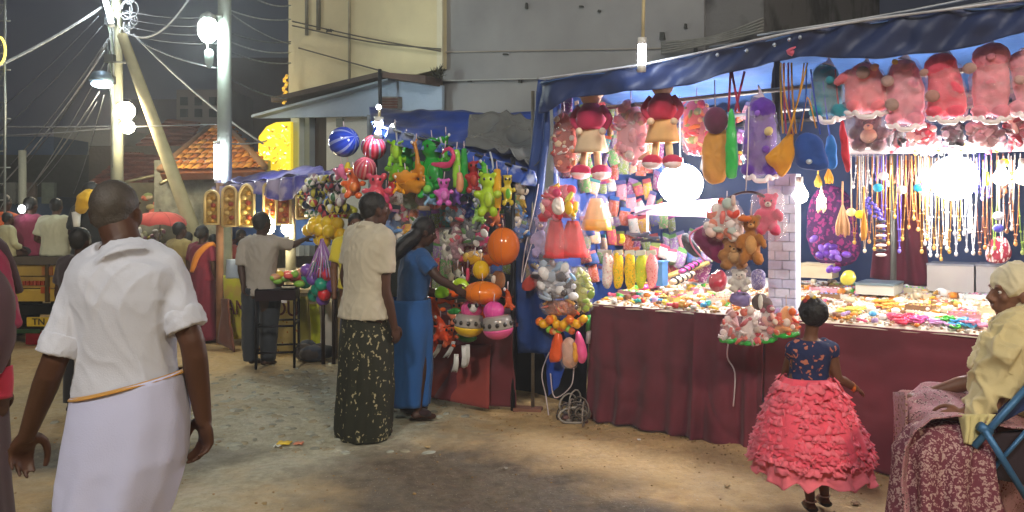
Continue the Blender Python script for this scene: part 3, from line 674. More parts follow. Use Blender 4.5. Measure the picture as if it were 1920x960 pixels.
# blue curtain gathered at the left end
mb = MB()
def fn(u, v):
    L = [(150, 1010), (250, 1000), (330, 994), (480, 972), (560, 968), (662, 972)]; Rr = [(150, 1030), (250, 1032), (330, 1020), (480, 1004), (560, 1040), (662, 1066)]
    py = 150+v*512
    f = lambda t_: next(lp(t_[i][1], t_[i+1][1], (py-t_[i][0])/(t_[i+1][0]-t_[i][0])) for i in range(len(t_)-1) if py <= t_[i+1][0]+.01)
    p = SP(lp(f(L), f(Rr), u), py, -.08); return p+N*(.025*math.sin(u*9+v*3)+.02*noise.noise(p*5))
mb.grid(fn, 16, 44); tag(mb.build('curtain', mat('26427f', 'tarp', var=.25), solid=.004), 'blue plastic curtain gathered at the left corner of the big stall', 'curtain')
mb = MB(); sheet(mb, SP(1020, 662, -.02), SP(1072, 650, -.02), SP(1048, 725, -.04), SP(1030, 742, -.04), 10, 10, .03, 9); tag(mb.build('tarpaulin_tail', mat('2a4fae', 'tarp'), solid=.004), 'bright blue tail of plastic dangling below the navy curtain', 'tarpaulin')
mb = MB(); sheet(mb, SP(958, 790, .5), SP(1100, 790, .35), SP(1100, 500, .35), SP(958, 500, .5), 14, 12, .02, 6, hang=10); tag(mb.build('dark_sheet', mat('191c26', 'cloth'), solid=.005), 'black cloth closing the gap between the two stalls', 'cloth')
# clutter at the curtain's foot: bricks, coiled wire
def brick(px, py, d, ang, c, label):
    a = SP(px, py, d); M = Matrix.Rotation(ang, 3, 'Z'); tag(MB().box(a, (.22, .10, .07), M).build('brick', mat(c, 'wall', s1=9, s2=50, dist=.004, bump=.8), smooth=False), label, 'brick')
brick(985, 790, -.12, -.5, '8d5f48', 'lower red brick wedged at the foot of the thin post')
brick(990, 772, -.08, -.2, '7d5545', 'upper darker brick at the foot of the thin post')
brick(968, 798, -.16, .3, '7b6a55', 'broken grey brown brick lying left of the thin post')
cc = thing('cable_heap', SP(1075, 790, -.06), 'tangled heap of dull wire and rope at the left foot of the maroon cloth', 'cable heap')
for i in range(16):
    c = SP(1080+R.gauss(0, 12), 768+R.gauss(0, 12), -.1+R.uniform(-.08, .08)); r = R.uniform(.05, .12); t1 = R.uniform(0, 3); sq = R.uniform(.5, 1)
    m_ = MB(); m_.tube([c+Vector((math.cos(q*.52)*r*math.cos(t1), math.cos(q*.52)*r*math.sin(t1), max(math.sin(q*.52)*r*sq, gh(c.x, c.y)-c.z+.01))) for q in range(13)], R.uniform(.004, .009), 5)
    m_.build('wire_loop', mat(['6d655d', '8b8078', '4a4340', '9a948c'][i % 4], 'plain'), cc)
for i in range(9):
    a = SP(1030+R.uniform(-6, 70), 795+R.uniform(-14, 6), -.12+R.uniform(-.05, .06)); MB().ell(a, (R.uniform(.02, .045),)*2+(.025,), 7, 5).build('rag', mat(['5b4f4a', '8c837a', '6e4f4c'][i % 3], 'cloth'), cc)
for pts, lab in ((((1030, 660), (1016, 700), (1024, 745), (1030, 790)), 'thin white cord hanging at the curtain foot'), (((1076, 690), (1070, 725), (1040, 745), (1032, 700)), 'looped white cord hanging beside the blue tail'), (((1366, 640), (1364, 670), (1378, 700), (1375, 762)), 'long pink white string dangling down the maroon skirt')):
    mb = MB(); mb.tube([SP(x, y, -.1) for x, y in pts], .005, 5, 5); tag(mb.build('string', mat('c9bcc0', 'plain')), lab, 'string')
# ---- lamps of the big stall
pn = thing('glare_globe', SP(1272, 345, .5), 'dazzling white bulb, its glare built as a big globe, hanging among the dolls', 'lamp')

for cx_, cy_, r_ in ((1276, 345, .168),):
    MB().ell(SP(cx_, cy_, .48), (r_, r_, r_*.92), 20, 12).build('glowing_globe', emitm((1, .97, .96), L_GLARE_LEFT), pn)  # bulb swollen to the size of its bloom
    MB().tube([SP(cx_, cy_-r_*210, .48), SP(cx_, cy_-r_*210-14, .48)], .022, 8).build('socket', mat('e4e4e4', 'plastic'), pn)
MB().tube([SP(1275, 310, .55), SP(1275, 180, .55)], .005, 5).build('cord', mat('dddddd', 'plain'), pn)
gl = thing('glare_globe', SP(1790, 332, .45), 'dazzling white bulb among the necklaces, its glare built as a huge globe', 'lamp')
MB().ell(SP(1788, 334, .42), .135, 18, 12).build('glowing_globe', emitm((1, .98, .97), L_GLARE_RIGHT), gl)  # sphere widened to take in the bulb's glare
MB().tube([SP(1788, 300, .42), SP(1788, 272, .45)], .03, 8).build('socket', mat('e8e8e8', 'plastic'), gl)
for px, py, r, lab, dd in ((1500, 366, .052, 'warm white bulb glowing beside the white brick column', .12), (1878, 333, .045, 'small white bulb, left of the pair at the far right of the stall', .3), (1917, 331, .045, 'small white bulb, right of the pair at the far right of the stall', .3), (1540, 376, .03, 'tiny warm bulb hanging among gold tassels', .25)):
    t_ = thing('bulb', SP(px, py, dd), lab, 'bulb')
    MB().lathe([(r*.35, r*1.5), (r*.5, r*1.0), (r*.95, r*.3), (r, -.1*r), (r*.75, -.7*r), (r*.2, -r)], SP(px, py, dd), 14).build('glowing_glass', emitm((1, .86, .66) if px < 1600 else (1, .97, .93), 22), t_)
    MB().tube([SP(px, py, dd)+UP*r*1.4, SP(px, py, dd)+UP*r*2.3], r*.4, 8).build('socket', mat('cfc6b8', 'plastic'), t_)
tube_light(SP(1203, 122, -.45), SP(1204, 84, -.45), .026, L_TUBE*.7, 'short white tube light hanging in front of the canopy on a yellowish rod', cord=[SP(1205, 84, -.45), SP(1208, -60, -.45)], colr=(.85, .92, 1))
# inner shelf with panel sign
m_ = MB(); sg = thing('price_board', SP(1270, 400, .8), 'pinkish printed board fixed under the dazzling lamp among the dolls', 'board')
m_.hexa(SP(1190, 402, .8), SP(1345, 408, .8), SP(1345, 372, .8), SP(1190, 388, .8), -N*.02); m_.build('board', mat('c99db4', 'plastic'), sg, smooth=False)
MB().tube([SP(1188, 403, .79), SP(1240, 384, .7), SP(1310, 368, .6)], .012, 6).build('edge_tube', mat('f0eaf2', 'plastic'), sg)
for k in range(5): m_ = MB(); q = 1286+k*11; m_.hexa(SP(q, 399, .79), SP(q+7, 399, .79), SP(q+7, 384, .79), SP(q, 384, .79), N*.004); m_.build('print', mat('d65a7c', 'plastic'), sg, smooth=False)
MB().tube([SP(1214, 398, .78), SP(1214, 440, .78)], .012, 6).build('white_rod', mat('f4f0f4', 'plastic'), sg)
# ---- white brick column
wb = thing('brick_column', SP(1468, 610, .05), 'white painted brick column standing on the table between the two displays', 'column')
m_ = MB(); a0, a1 = SP(1441, 398, .10), SP(1493, 398, .10); a0.z = a1.z = 0
m_.hexa(a0+UP*.86, a1+UP*.86, a1+UP*1.8, a0+UP*1.8, -N*.1); m_.build('core', mat('d8def2', 'wall', bump=.2), wb, smooth=False)
wu = (a1-a0).normalized(); W = (a1-a0).length; bh = .061; me_b = []
for q in range(3):
    o = MB().box((0, 0, 0), (1, 1, 1)).build('brick', mat(['d8def6', 'c9d0ee', 'e0e5f8'][q], 'wall', s1=3, s2=20, dist=.003, var=.06), at=(0, 0, 0), smooth=False); me_b.append(o.data); bpy.data.objects.remove(o)
for j in range(15):
    z = .87+j*bh+bh/2
    cuts = [0, .52, 1] if j % 2 else [0, .26, .78, 1]
    for i in range(len(cuts)-1):
        c = a0+wu*W*(cuts[i]+cuts[i+1])/2+UP*z+N*.006; o = bpy.data.objects.new('brick', R.choice(me_b)); COL.objects.link(o); o.parent = wb
        o.location = c-ORG[wb.name]; o.scale = (W*(cuts[i+1]-cuts[i])-.005, .016+R.uniform(0, .004), bh-.005); o.rotation_euler = (0, 0, math.atan2(wu.y, wu.x)+R.uniform(-.01, .01))
# ---- inside right section: maroon hanging, boxes
mb = MB(); sheet(mb, SP(1632, 520, 1.5), SP(1748, 545, 1.45), SP(1716, 300, 1.5), SP(1655, 300, 1.5), 24, 20, .05, 4, hang=20); tag(mb.build('hanging_cloth', mat('6c2536', 'cloth'), solid=.004), 'maroon cloth hanging in folds behind the gold chains', 'cloth')
def cbox(name, px0, px1, y0, y1, d, dep, c, label, cat='box', lid=None, group=None):
    t_ = thing(name, SP((px0+px1)/2, y1, d), label, cat, group)
    a = SP(px0, y1, d); b_ = SP(px1, y1, d); b_.z = a.z; h = SP((px0+px1)/2, y0, d).z-SP((px0+px1)/2, y1, d).z; M = Matrix.Rotation(math.atan2((b_-a).y, (b_-a).x), 3, 'Z')
    c0 = (a+b_)/2-N*dep/2+UP*h/2
    MB().box(c0, ((b_-a).length, dep, h), M).build('carton', mat(c, 'plastic', rough=.5), t_, smooth=False)
    MB().box(c0+UP*(h/2+.006), ((b_-a).length+.008, dep+.008, .014), M).build('lid', mat(lid or c, 'plastic', rough=.5), t_, smooth=False)
    return t_
cbox('carton', 1604, 1676, 533, 551, .75, .35, 'c9c9bd', 'flat grey lidded box on the trinket table before the maroon hanging', lid='6d8088')
cbox('plastic_bin', 1738, 1826, 496, 545, 1.15, .3, 'b9b5b0', 'white plastic bin, left one behind the trinkets', lid='8d8f96')
cbox('plastic_bin', 1830, 1935, 498, 548, 1.1, .3, 'aaa7a6', 'white plastic bin, right one near the seated woman', lid='7d7f88')
cbox('carton', 1500, 1560, 496, 520, 1.0, .2, 'cfc39f', 'cream carton beside the white brick column at the back of the table')
# ================================================================ toys, placed where they hang
def E(mb, px, py, d, rx, ry=None, rd=None, n=12, m=8, tilt=0):
    ry = ry or rx; rd = rd or min(rx, ry); Y = YD(px, d); k = Y/F
    M = Matrix((U, -N, UP)).transposed() @ Matrix.Rotation(tilt, 3, 'Y')
    return mb.ell(SP(px, py, d), (rx*k, rd*k, ry*k), n, m, M)
def PU(mb, pts, d, th, levels=4, edge=.15):
    cx = sum(p[0] for p in pts)/len(pts); cy = sum(p[1] for p in pts)/len(pts); k = YD(cx, d)/F
    # true positions on the stall plane keep the outline
    c = SP(cx, cy, d); poly = []
    for x, y in pts:
        q = SP(x, y, d)-c; poly.append((q.dot(U), q.z))
    return mb.puff(poly, c, U, UP, th*k, levels, (0, 0), edge)
def rnd(pts, n=3):
    """round an outline"""
    for _ in range(n-1):
        o = []
        for i in range(len(pts)):
            a = pts[i]; b_ = pts[(i+1) % len(pts)]; o += [(a[0]*.75+b_[0]*.25, a[1]*.75+b_[1]*.25), (a[0]*.25+b_[0]*.75, a[1]*.25+b_[1]*.75)]
        pts = o
    return pts
def string(t_, px, y0, y1, d, c='d9c6cc'):
    MB().tube([SP(px, y1, d), SP(px+R.uniform(-2, 2), y0, d)], .004, 5).build('string', mat(c, 'plain'), t_)
film = mat('fff4f8', 'film', a=.13)
film2 = mat('ffffff', 'film', a=.2)
def crumple(t_, pts, d, th, name='plastic_bag', m=None):
    mb = MB(); PU(mb, rnd(pts, 4), d, th, 9)
    nv = lambda p: Vector((noise.noise(p), noise.noise(p+Vector((5, 0, 0))), noise.noise(p+Vector((0, 5, 0)))))
    mb.v = [p+nv(p*15)*.022+nv(p*42)*.010 for p in mb.v]
    return mb.build(name, m or film, t_)
def softbag(name, label, cat, pts, c, d, th=26, kind='cloth', deco=(), wrap=False, s=None, m=None, group=None, grow=5):
    cx = sum(p[0] for p in pts)/len(pts); y0 = min(p[1] for p in pts); y1 = max(p[1] for p in pts)
    t_ = thing(name, SP(cx, y1, d), label, cat, group)
    mb = MB(); PU(mb, rnd(pts, 4), d, th, 8); mb.v = [p+N*(.016*noise.noise(p*13)+.008*noise.noise(p*38))+U*.009*noise.noise(p*16+Vector((9, 0, 0)))+UP*.008*noise.noise(p*19+Vector((0, 9, 0))) for p in mb.v]
    mb.build('body', m or mat(c, kind), t_)
    for dn, px, py, rx, ry, dc, dk in deco:
        mb = MB(); E(mb, px, py, d-(th*.42)*YD(px, d)/F, rx, ry, min(rx, ry)*.7, 10, 7); mb.build(dn, mat(dc, dk), t_)
    if wrap:
        cy = (y0+y1)/2
        crumple(t_, [(cx+(x-cx)*1.13, cy+(y-cy)*1.07) for x, y in pts], d, th*1.3)
    if s: string(t_, cx, s, y0+2, d)
    return t_
def inside(pts, x, y):
    c = False; n = len(pts)
    for i in range(n):
        (x0, y0), (x1, y1) = pts[i], pts[i-1]
        if (y0 > y) != (y1 > y) and x < (x1-x0)*(y-y0)/(y1-y0)+x0: c = not c
    return c
def clearbag(label, pts, cols, n, d, th=30, name='toy_bag', s=None, r=(5, 10), hem=None, body=None, cat='toy'):
    """crumpled clear bag filled with small soft pieces"""
    cx = sum(p[0] for p in pts)/len(pts); y0 = min(p[1] for p in pts); y1 = max(p[1] for p in pts); x0 = min(p[0] for p in pts); x1 = max(p[0] for p in pts)
    t_ = thing(name, SP(cx, y1, d), label, cat); k = YD(cx, d)/F; got = 0; tr = 0; cy = (y0+y1)/2
    if body: mb = MB(); PU(mb, rnd([(cx+(x-cx)*.86, cy+(y-cy)*.92) for x, y in pts], 3), d+.01, th*.8, 5); mb.v = [p+N*.02*noise.noise(p*16) for p in mb.v]; mb.build('filling', mat(body, 'cloth'), t_)
    while got < n and tr < n*20:
        tr += 1; x = R.uniform(x0, x1); y = R.uniform(y0+3, y1-3)
        if not inside(pts, x, y): continue
        got += 1; a = R.uniform(*r); c = cols[got % len(cols)]; mb = MB(); sh_ = R.random(); dd = d-R.uniform(.1, .42)*th*k
        if sh_ < .45: E(mb, x, y, dd, a, a*R.uniform(.5, 1.3), a*.6, 9, 6, tilt=R.uniform(-1, 1))
        elif sh_ < .75: q = R.uniform(0, 3); mb.tube([SP(x-math.cos(q)*a*1.2, y-math.sin(q)*a, dd), SP(x, y+R.uniform(-2, 2), dd-.01), SP(x+math.cos(q)*a*1.2, y+math.sin(q)*a, dd)], [a*.34*k, a*.5*k, a*.3*k], 8, 3)
        else:
            PU(mb, [(x+math.cos(q*1.257+sh_*9)*a*(1.1 if q % 1 == 0 else .5), y+math.sin(q*1.257+sh_*9)*a) for q in range(5)], dd, a*.8, 2)
        mb.build('toy_piece', mat(c, R.choice(['plastic', 'cloth', 'plastic'])), t_)
    if hem: mb = MB(); w2 = (x1-x0)/2; mb.tube([SP(x0+2+(x1-x0-4)*q/8, y1-6+4*math.sin(PI*q/8)-3*(q/8-.5), d-th*.3*k*math.sin(PI*q/8)) for q in range(9)], [4.6*k*(1+.25*math.sin(q*2.3)) for q in range(9)], 8, 3); mb.build('hem', mat(hem, 'plastic', rough=.2), t_)
    crumple(t_, [(cx+(x-cx)*1.08, cy+(y-cy)*1.04) for x, y in pts], d, th*1.25)
    if s: string(t_, cx, s, y0+2, d)
    return t_
def plush(label, cx, top, w_, h, c, d=.0, limb=None, belly=None, ears='round', wrap=True, up=None, name='plush_toy', belly_k='fur', eyes=True, vox=.01, sit=False):
    """soft toy hanging in a bag: head, body, arms, legs fused; w_, h in pixels"""
    t_ = thing(name, SP(cx, top+h, d), label, 'soft toy'); limb = limb or c
    mb = MB(); hr = w_*.30
    E(mb, cx, top+hr*1.0, d, hr, hr*.95, hr*.85, 14, 10)
    E(mb, cx, top+h*.60, d, w_*.33, h*.30, w_*.28, 14, 10)
    if ears == 'round':
        for s_ in (-1, 1): E(mb, cx+s_*hr*.85, top+hr*.3, d, hr*.38, hr*.38, hr*.2)
    elif ears == 'cat':
        for s_ in (-1, 1): E(mb, cx+s_*hr*.6, top+hr*.1, d, hr*.25, hr*.5, hr*.15, tilt=-s_*.4)
    elif ears == 'long':
        for s_ in (-1, 1): E(mb, cx+s_*hr*1.0, top+hr*1.2, d, hr*.28, hr*.8, hr*.2, tilt=s_*.3)
    for s_ in (-1, 1):
        E(mb, cx+s_*w_*.36, top+h*.52, d-.03, w_*.13, h*.17, w_*.13, tilt=-s_*.5)
        E(mb, cx+s_*w_*.24, top+h*.86, d-.04, w_*.18, h*.14, w_*.2, tilt=-s_*.3)
    mb.build('body', mat(c, 'fur'), t_, mods=dict(vox=vox, sm=1, disp=.016, dsize=.025))
    k = YD(cx, d)/F; f = d-hr*.8*k
    if belly: m2 = MB(); E(m2, cx, top+h*.6, d-w_*.2*k, w_*.2, h*.19, w_*.12); m2.build('belly', mat(belly, belly_k), t_)
    m2 = MB(); E(m2, cx, top+hr*1.25, f, hr*.38, hr*.3, hr*.3); m2.build('muzzle', mat(belly or 'e8d2c4', 'fur'), t_)
    if eyes:
        for s_ in (-1, 1): m2 = MB(); E(m2, cx+s_*hr*.38, top+hr*.85, f, hr*.1, hr*.12, hr*.1, 8, 6); m2.build('eye', mat('141214', 'plastic'), t_)
        m2 = MB(); E(m2, cx, top+hr*1.12, f-hr*.28*k, hr*.12, hr*.09, hr*.1, 8, 6); m2.build('nose', mat('3a2020', 'plastic'), t_)
    if wrap: crumple(t_, [(cx-w_*.46, top-8), (cx+w_*.44, top-10), (cx+w_*.54, top+h*.45), (cx+w_*.62, top+h*.95), (cx+w_*.35, top+h*1.10), (cx-w_*.1, top+h*1.14), (cx-w_*.62, top+h*1.04), (cx-w_*.56, top+h*.4)], d, w_*.9)
    string(t_, cx, top-22, top+2, d)
    return t_
# five pink soft toys along the right of the canopy
def bagtoy(label, pts, c, d, head, spots, arm=None, c2=None, film_c=None):
    """long soft toy squeezed into a tied clear bag"""
    cx = sum(p[0] for p in pts)/len(pts); y0 = min(p[1] for p in pts); y1 = max(p[1] for p in pts); k = YD(cx, d)/F
    t_ = thing('bagged_plush', SP(cx, y1, d), label, 'soft toy'); mb = MB(); PU(mb, rnd(pts, 3), d, 40, 7, .3); hx_, hy_, hr_ = head; E(mb, hx_, hy_, d-.03, hr_, hr_*.9, hr_*.8)
    if arm:
        for a in arm: mb.tube([SP(a[0], a[1], d-.03), SP((a[0]+a[2])/2, (a[1]+a[3])/2, d-.06), SP(a[2], a[3], d-.05)], [11*k, 10*k, 7*k], 10, 3)
    for s_ in (-1, 1): E(mb, cx+s_*20, y1-14, d-.05, 16, 13, 14)
    mb.build('body', mat(c, 'fur'), t_, mods=dict(vox=.010, sm=1, disp=.018, dsize=.05))
    for x, y, r, cc_ in spots: m2 = MB(); E(m2, x, y, d-.11, r, r*.9, r*.5, 10, 7, tilt=R.uniform(-1, 1)); m2.build('patch', mat(cc_, 'fur'), t_)
    crumple(t_, [(cx+(x-cx)*1.13, (y0+y1)/2+(y-(y0+y1)/2)*1.06) for x, y in pts], d-.01, 54, m=mat('fff0f4', 'film', a=.17))
    mb = MB(); n = 12; xs_ = [min(p[0] for p in pts)+(max(p[0] for p in pts)-min(p[0] for p in pts))*q/n for q in range(n+1)]
    mb.tube([SP(x, y1-2+9*math.sin(PI*q/n)-(6 if q % 6 == 3 else 0), d-.05-.05*math.sin(PI*q/n)) for q, x in enumerate(xs_)], [k*(3+2.4*abs(math.sin(q*1.7))) for q in range(n+1)], 7, 3); mb.build('gathered_hem', mat('fbeff2', 'plastic', rough=.15), t_)
    mb = MB(); mb.tube([SP(cx, y0+4, d), SP(cx+2, y0-6, d), SP(cx-3, y0-20, d)], [14*k, 3*k, 1.5*k], 8, 3); mb.build('knot', mat('f0d8de', 'plastic'), t_)
    return t_
bagtoy('coral pink bagged soft toy with an arm poking left, first of the pink row', [(1592, 124), (1640, 118), (1662, 150), (1664, 204), (1630, 212), (1590, 212), (1584, 170)], 'f6808c', -.02, (1620, 138, 24), [(1618, 136, 13, 'a8847a'), (1640, 126, 8, 'e8a08c')], [(1596, 138, 1566, 156)])
bagtoy('dusty pink bagged bunny with grey paws, second of the pink row', [(1672, 116), (1712, 108), (1732, 150), (1734, 216), (1700, 236), (1662, 218), (1662, 160)], 'ea92a6', .0, (1694, 134, 26), [(1664, 152, 12, 'b8968e'), (1672, 196, 13, 'ac8c84'), (1678, 116, 6, 'e0b04a')], [(1700, 150, 1724, 170)])
bagtoy('bright red pink bagged toy, middle of the pink row', [(1738, 104), (1786, 98), (1800, 140), (1818, 206), (1786, 222), (1738, 222), (1742, 160)], 'ff5a74', -.02, (1764, 124, 28), [(1748, 180, 13, 'b8847c'), (1732, 136, 8, 'a88078')], [(1780, 150, 1802, 176)])
bagtoy('large rose pink bagged toy with two round head lumps, fourth of the pink row', [(1832, 90), (1880, 84), (1894, 130), (1892, 204), (1862, 222), (1822, 208), (1824, 140)], 'ec8c9e', .0, (1858, 108, 32), [(1818, 128, 12, 'ac8a84'), (1858, 106, 8, 'e08898')], [(1846, 150, 1870, 160)])
bagtoy('pale pink bagged toy cut by the right picture edge', [(1900, 96), (1950, 90), (1960, 150), (1950, 214), (1908, 206), (1896, 150)], 'eaa2b2', .05, (1920, 116, 26), [(1912, 150, 10, 'c8a09a')])
plush('dark brown smiling monkey toy peeking below the coral toy', 1628, 210, 76, 74, '4a2a2a', .25, belly='c9a27c', wrap=True, eyes=True)
clearbag('black and white bagged cat cushion behind the red pink toy', [(1770, 228), (1804, 226), (1812, 262), (1796, 276), (1768, 270)], ['17161c', '2a2830', 'c8c8cc', '1e1c22'], 16, .3, 26, r=(5, 10), body='17161c')
clearbag('black velvety bag of small toys behind the dusty pink bunny', [(1662, 234), (1694, 236), (1700, 268), (1664, 276)], ['1e1c22', '3a2a30', '9a3a48'], 12, .35, 20, r=(4, 9), body='1a181e')
clearbag('greyish pink puppy in a clear bag below the large rose toy', [(1816, 216), (1868, 212), (1880, 262), (1862, 284), (1820, 276)], ['a88484', '8a6a68', 'd8b8b4', 'b8888c'], 20, .25, 30, r=(6, 12), body='94706e')
clearbag('red and white bagged monkey toy between the pink toys', [(1706, 228), (1750, 226), (1762, 262), (1744, 276), (1706, 272)], ['c84a54', 'e8c8b8', 'a83440', 'f0e0d8'], 20, .3, 26, r=(5, 10), body='a83a44')
clearbag('dark red bagged doll at the far right below the pale pink toy', [(1884, 212), (1940, 208), (1944, 258), (1890, 266)], ['8d2436', 'b84858', 'e8b8b0', '5a1c28'], 22, .3, 26, r=(5, 11), body='7a2030')
clearbag('long row of small white and yellow toys lying on the white rail', [(1660, 270), (1900, 262), (1902, 284), (1660, 290)], ['f0e8e8', 'e8c84a', 'd8909c', 'e8e0f0', 'c84a58'], 40, .5, 14, r=(4, 8))
# dolls of the left half
def doll(label, cx, top, h, w_, dress, skirt_c, legc, shoe, d, sole='f6dfe4', hatc=None, armc='e3c3a0', face='dba98a', headon=True):
    t_ = thing('cloth_doll', SP(cx, top+h, d), label, 'doll')
    mb = MB(); E(mb, cx, top+h*.09, d, w_*.26, h*.10, w_*.22); mb.build('head', mat(face, 'cloth'), t_)
    mb = MB(); E(mb, cx, top+h*.04, d, w_*.34, h*.085, w_*.28); mb.build('hat', mat(hatc or dress, 'fur'), t_)
    mb = MB(); k = YD(cx, d)/F
    prof = [(w_*.18*k, 0), (w_*.34*k, -h*.10*k), (w_*.36*k, -h*.26*k), (w_*.3*k, -h*.3*k)]
    mb.lathe(prof, SP(cx, top+h*.16, d), 14); mb.build('bodice', mat(dress, 'cloth'), t_)
    for s_ in (-1, 1):
        mb = MB(); mb.tube([SP(cx+s_*w_*.26, top+h*.2, d), SP(cx+s_*w_*.45, top+h*.33, d-.03), SP(cx+s_*w_*.3, top+h*.45, d-.08)], [w_*.09*k, w_*.08*k, w_*.07*k], 8, 3); mb.build('arm', mat(dress, 'cloth'), t_)
        mb = MB(); E(mb, cx+s_*w_*.28, top+h*.47, d-.09, w_*.09); mb.build('hand', mat(armc, 'cloth'), t_)
    mb = MB(); rings = []
    for q in range(7):
        v = q/6; rr = lp(w_*.3, w_*.42, v)*k
        rings.append([SP(cx, top+h*(.42+.29*v), d)+U*math.cos(a*PI/14)*rr*(1+.08*v*math.sin(a*1.8))-N*math.sin(a*PI/14)*rr*.7 for a in range(28)])
    mb.loft(rings); mb.build('skirt', mat(skirt_c, 'cloth'), t_)
    for s_ in (-1, 1):
        mb = MB(); mb.tube([SP(cx+s_*w_*.14, top+h*.68, d), SP(cx+s_*w_*.18, top+h*.88, d-.02)], w_*.09*k, 8); mb.build('leg', mat(legc, 'cloth'), t_)
        mb = MB(); E(mb, cx+s_*w_*.24, top+h*.92, d-.04, w_*.24, h*.075, w_*.3); sh = mb.build('shoe', mat(shoe, 'fur', bump=.3), t_)
        mb = MB(); E(mb, cx+s_*w_*.25, top+h*.955, d-.045, w_*.22, h*.06, w_*.28); mb.build('sole', mat(sole, 'cloth'), sh)
    string(t_, cx, top-18, top+4, d)
    return t_
doll('large cloth doll in a magenta top and cream skirt hanging near the stall corner', 1108, 168, 166, 78, 'b01f4a', 'e6c9a4', 'e0ae86', 'c42858', .02, hatc='c8a890', armc='efdcc0')
doll('large cloth doll in a crimson hat and pale yellow trousers with round pink shoes', 1242, 150, 165, 78, 'b51f3c', 'eab473', 'efd9a0', 'c92a52', .0)
clearbag('orange red speckled toy bag at the extreme left under the canopy', [(1040, 208), (1070, 206), (1084, 240), (1082, 325), (1040, 332), (1032, 270)], ['c8503c', 'f0d0a8', 'b83a40', 'e08a5a', 'f4e6dc'], 40, .05, 30, s=178, r=(3, 7), body='b8503c')
clearbag('pink and grey bagged doll between the two big cloth dolls', [(1162, 190), (1196, 188), (1218, 236), (1214, 310), (1160, 308), (1150, 240)], ['e08498', 'cfc0bc', 'f0a8b4', 'd8909c', 'c8a088'], 34, .08, 34, s=170, r=(5, 11), body='d89aa4')
clearbag('pink and green packed toys behind the dazzling left lamp', [(1276, 184), (1326, 180), (1334, 240), (1320, 292), (1278, 288)], ['d85a80', '7fae6a', 'f2c9a0', 'e88a50', 'd8405a'], 40, .3, 30, s=165, r=(4, 9), body='c96a80')
softbag('handbag', 'yellow ochre puffy bag topped by a maroon soft head', 'bag', [(1324, 246), (1362, 232), (1368, 290), (1362, 346), (1318, 344), (1316, 290)], 'd4953a', -.02, 30, 'cloth', s=150,
        deco=(('maroon_head', 1342, 226, 24, 26, '5a1c3c', 'fur'), ('yellow_flower', 1328, 226, 8, 8, 'e2b23a', 'cloth'), ('button_eye', 1352, 222, 3, 3, 'e6d6e0', 'plastic')))
t_ = softbag('balloon_bat', 'slim green inflatable bat hanging between bag and purple toy', 'inflatable', [(1366, 205), (1376, 205), (1382, 270), (1384, 330), (1374, 338), (1360, 330), (1362, 260)], '3bbf55', -.08, 16, 'plastic')
for x0, x1 in ((1366, 1370), (1378, 1396), (1386, 1372)): MB().tube([SP(x0, 210, -.08), SP(x1, 134, -.08)], .008, 6).build('strap', mat('a8204a', 'cloth'), t_)
bagtoy('deep purple bagged toy with a yellow button hanging left of the yellow bag', [(1404, 186), (1440, 180), (1456, 240), (1452, 320), (1424, 332), (1396, 318), (1398, 240)], '5a2c9c', .0, (1428, 206, 26), [(1441, 246, 9, 'd9c38a'), (1420, 212, 6, '8a5ac8'), (1436, 280, 8, '7a48b8')], [(1410, 250, 1398, 290)])
# bags with straps
def strapbag(label, pts, c, straps, d, c2=None, th=18, deco=()):
    t_ = softbag('handbag', label, 'bag', pts, c, d, th, 'cloth', deco=deco)
    for sp, sc_ in straps:
        mb = MB(); mb.tube([SP(x, y, d-.02) for x, y in sp], .011, 6, 4, fl=.3); mb.build('strap', mat(sc_, 'cloth'), t_)
    return t_
strapbag('mustard yellow cloth bag with long yellow straps tilting left', [(1430, 296), (1448, 284), (1474, 252), (1490, 250), (1486, 318), (1464, 334), (1452, 318)], 'd8951c',
         [([(1476, 254), (1496, 190), (1514, 118)], 'dfa81e'), ([(1488, 254), (1472, 180), (1468, 120)], 'd08a2a'), ([(1480, 252), (1500, 170), (1508, 118)], 'c98a18')], -.1)
for x0, x1, c in ((1470, 1474, 'a02f5a'), (1478, 1484, '7a2a6a'), (1484, 1492, 'c0842a'), (1464, 1468, 'c9a03a')):
    mb = MB(); mb.tube([SP(x0, 118, -.04), SP((x0+x1)/2-2, 180, -.04), SP(x1, 250, -.04)], .012, 6, 4, fl=.4); tag(mb.build('ribbon', mat(c, 'cloth')), {'a02f5a': 'magenta', '7a2a6a': 'purple', 'c0842a': 'ochre', 'c9a03a': 'pale gold'}[c]+' long ribbon strap hanging behind the mustard bag', 'ribbon')
strapbag('royal blue cloth shoulder bag with a shiny badge and yellow inner strap', [(1492, 250), (1536, 248), (1554, 300), (1552, 322), (1486, 316)], '1d4a9c',
         [([(1496, 252), (1510, 190), (1512, 130)], '2c5cb8'), ([(1538, 252), (1528, 190), (1520, 130)], '2a4fc0'), ([(1502, 246), (1514, 182), (1530, 240)], 'd8992a')], -.08, th=22, deco=(('badge', 1517, 303, 6, 5, 'c9d6e2', 'metal'),))
strapbag('smaller bright blue bag tucked behind the royal blue one', [(1548, 254), (1566, 252), (1572, 312), (1552, 320), (1546, 300)], '2474c8', [([(1556, 256), (1548, 200), (1540, 130)], '3b62d0')], -.02, th=16)
strapbag('narrow red cloth bag strip at the right of the blue bags', [(1572, 228), (1582, 226), (1596, 300), (1594, 326), (1584, 322), (1578, 280)], 'c8283c', [([(1576, 230), (1570, 180), (1566, 130)], 'b02840')], -.02, th=10)
bagtoy('teal bagged toy hanging between the blue bags and the pink row', [(1526, 122), (1564, 118), (1582, 160), (1576, 208), (1548, 222), (1520, 206)], '2a8a9e', .02, (1548, 140, 20), [(1556, 150, 8, '3aa0b0')])
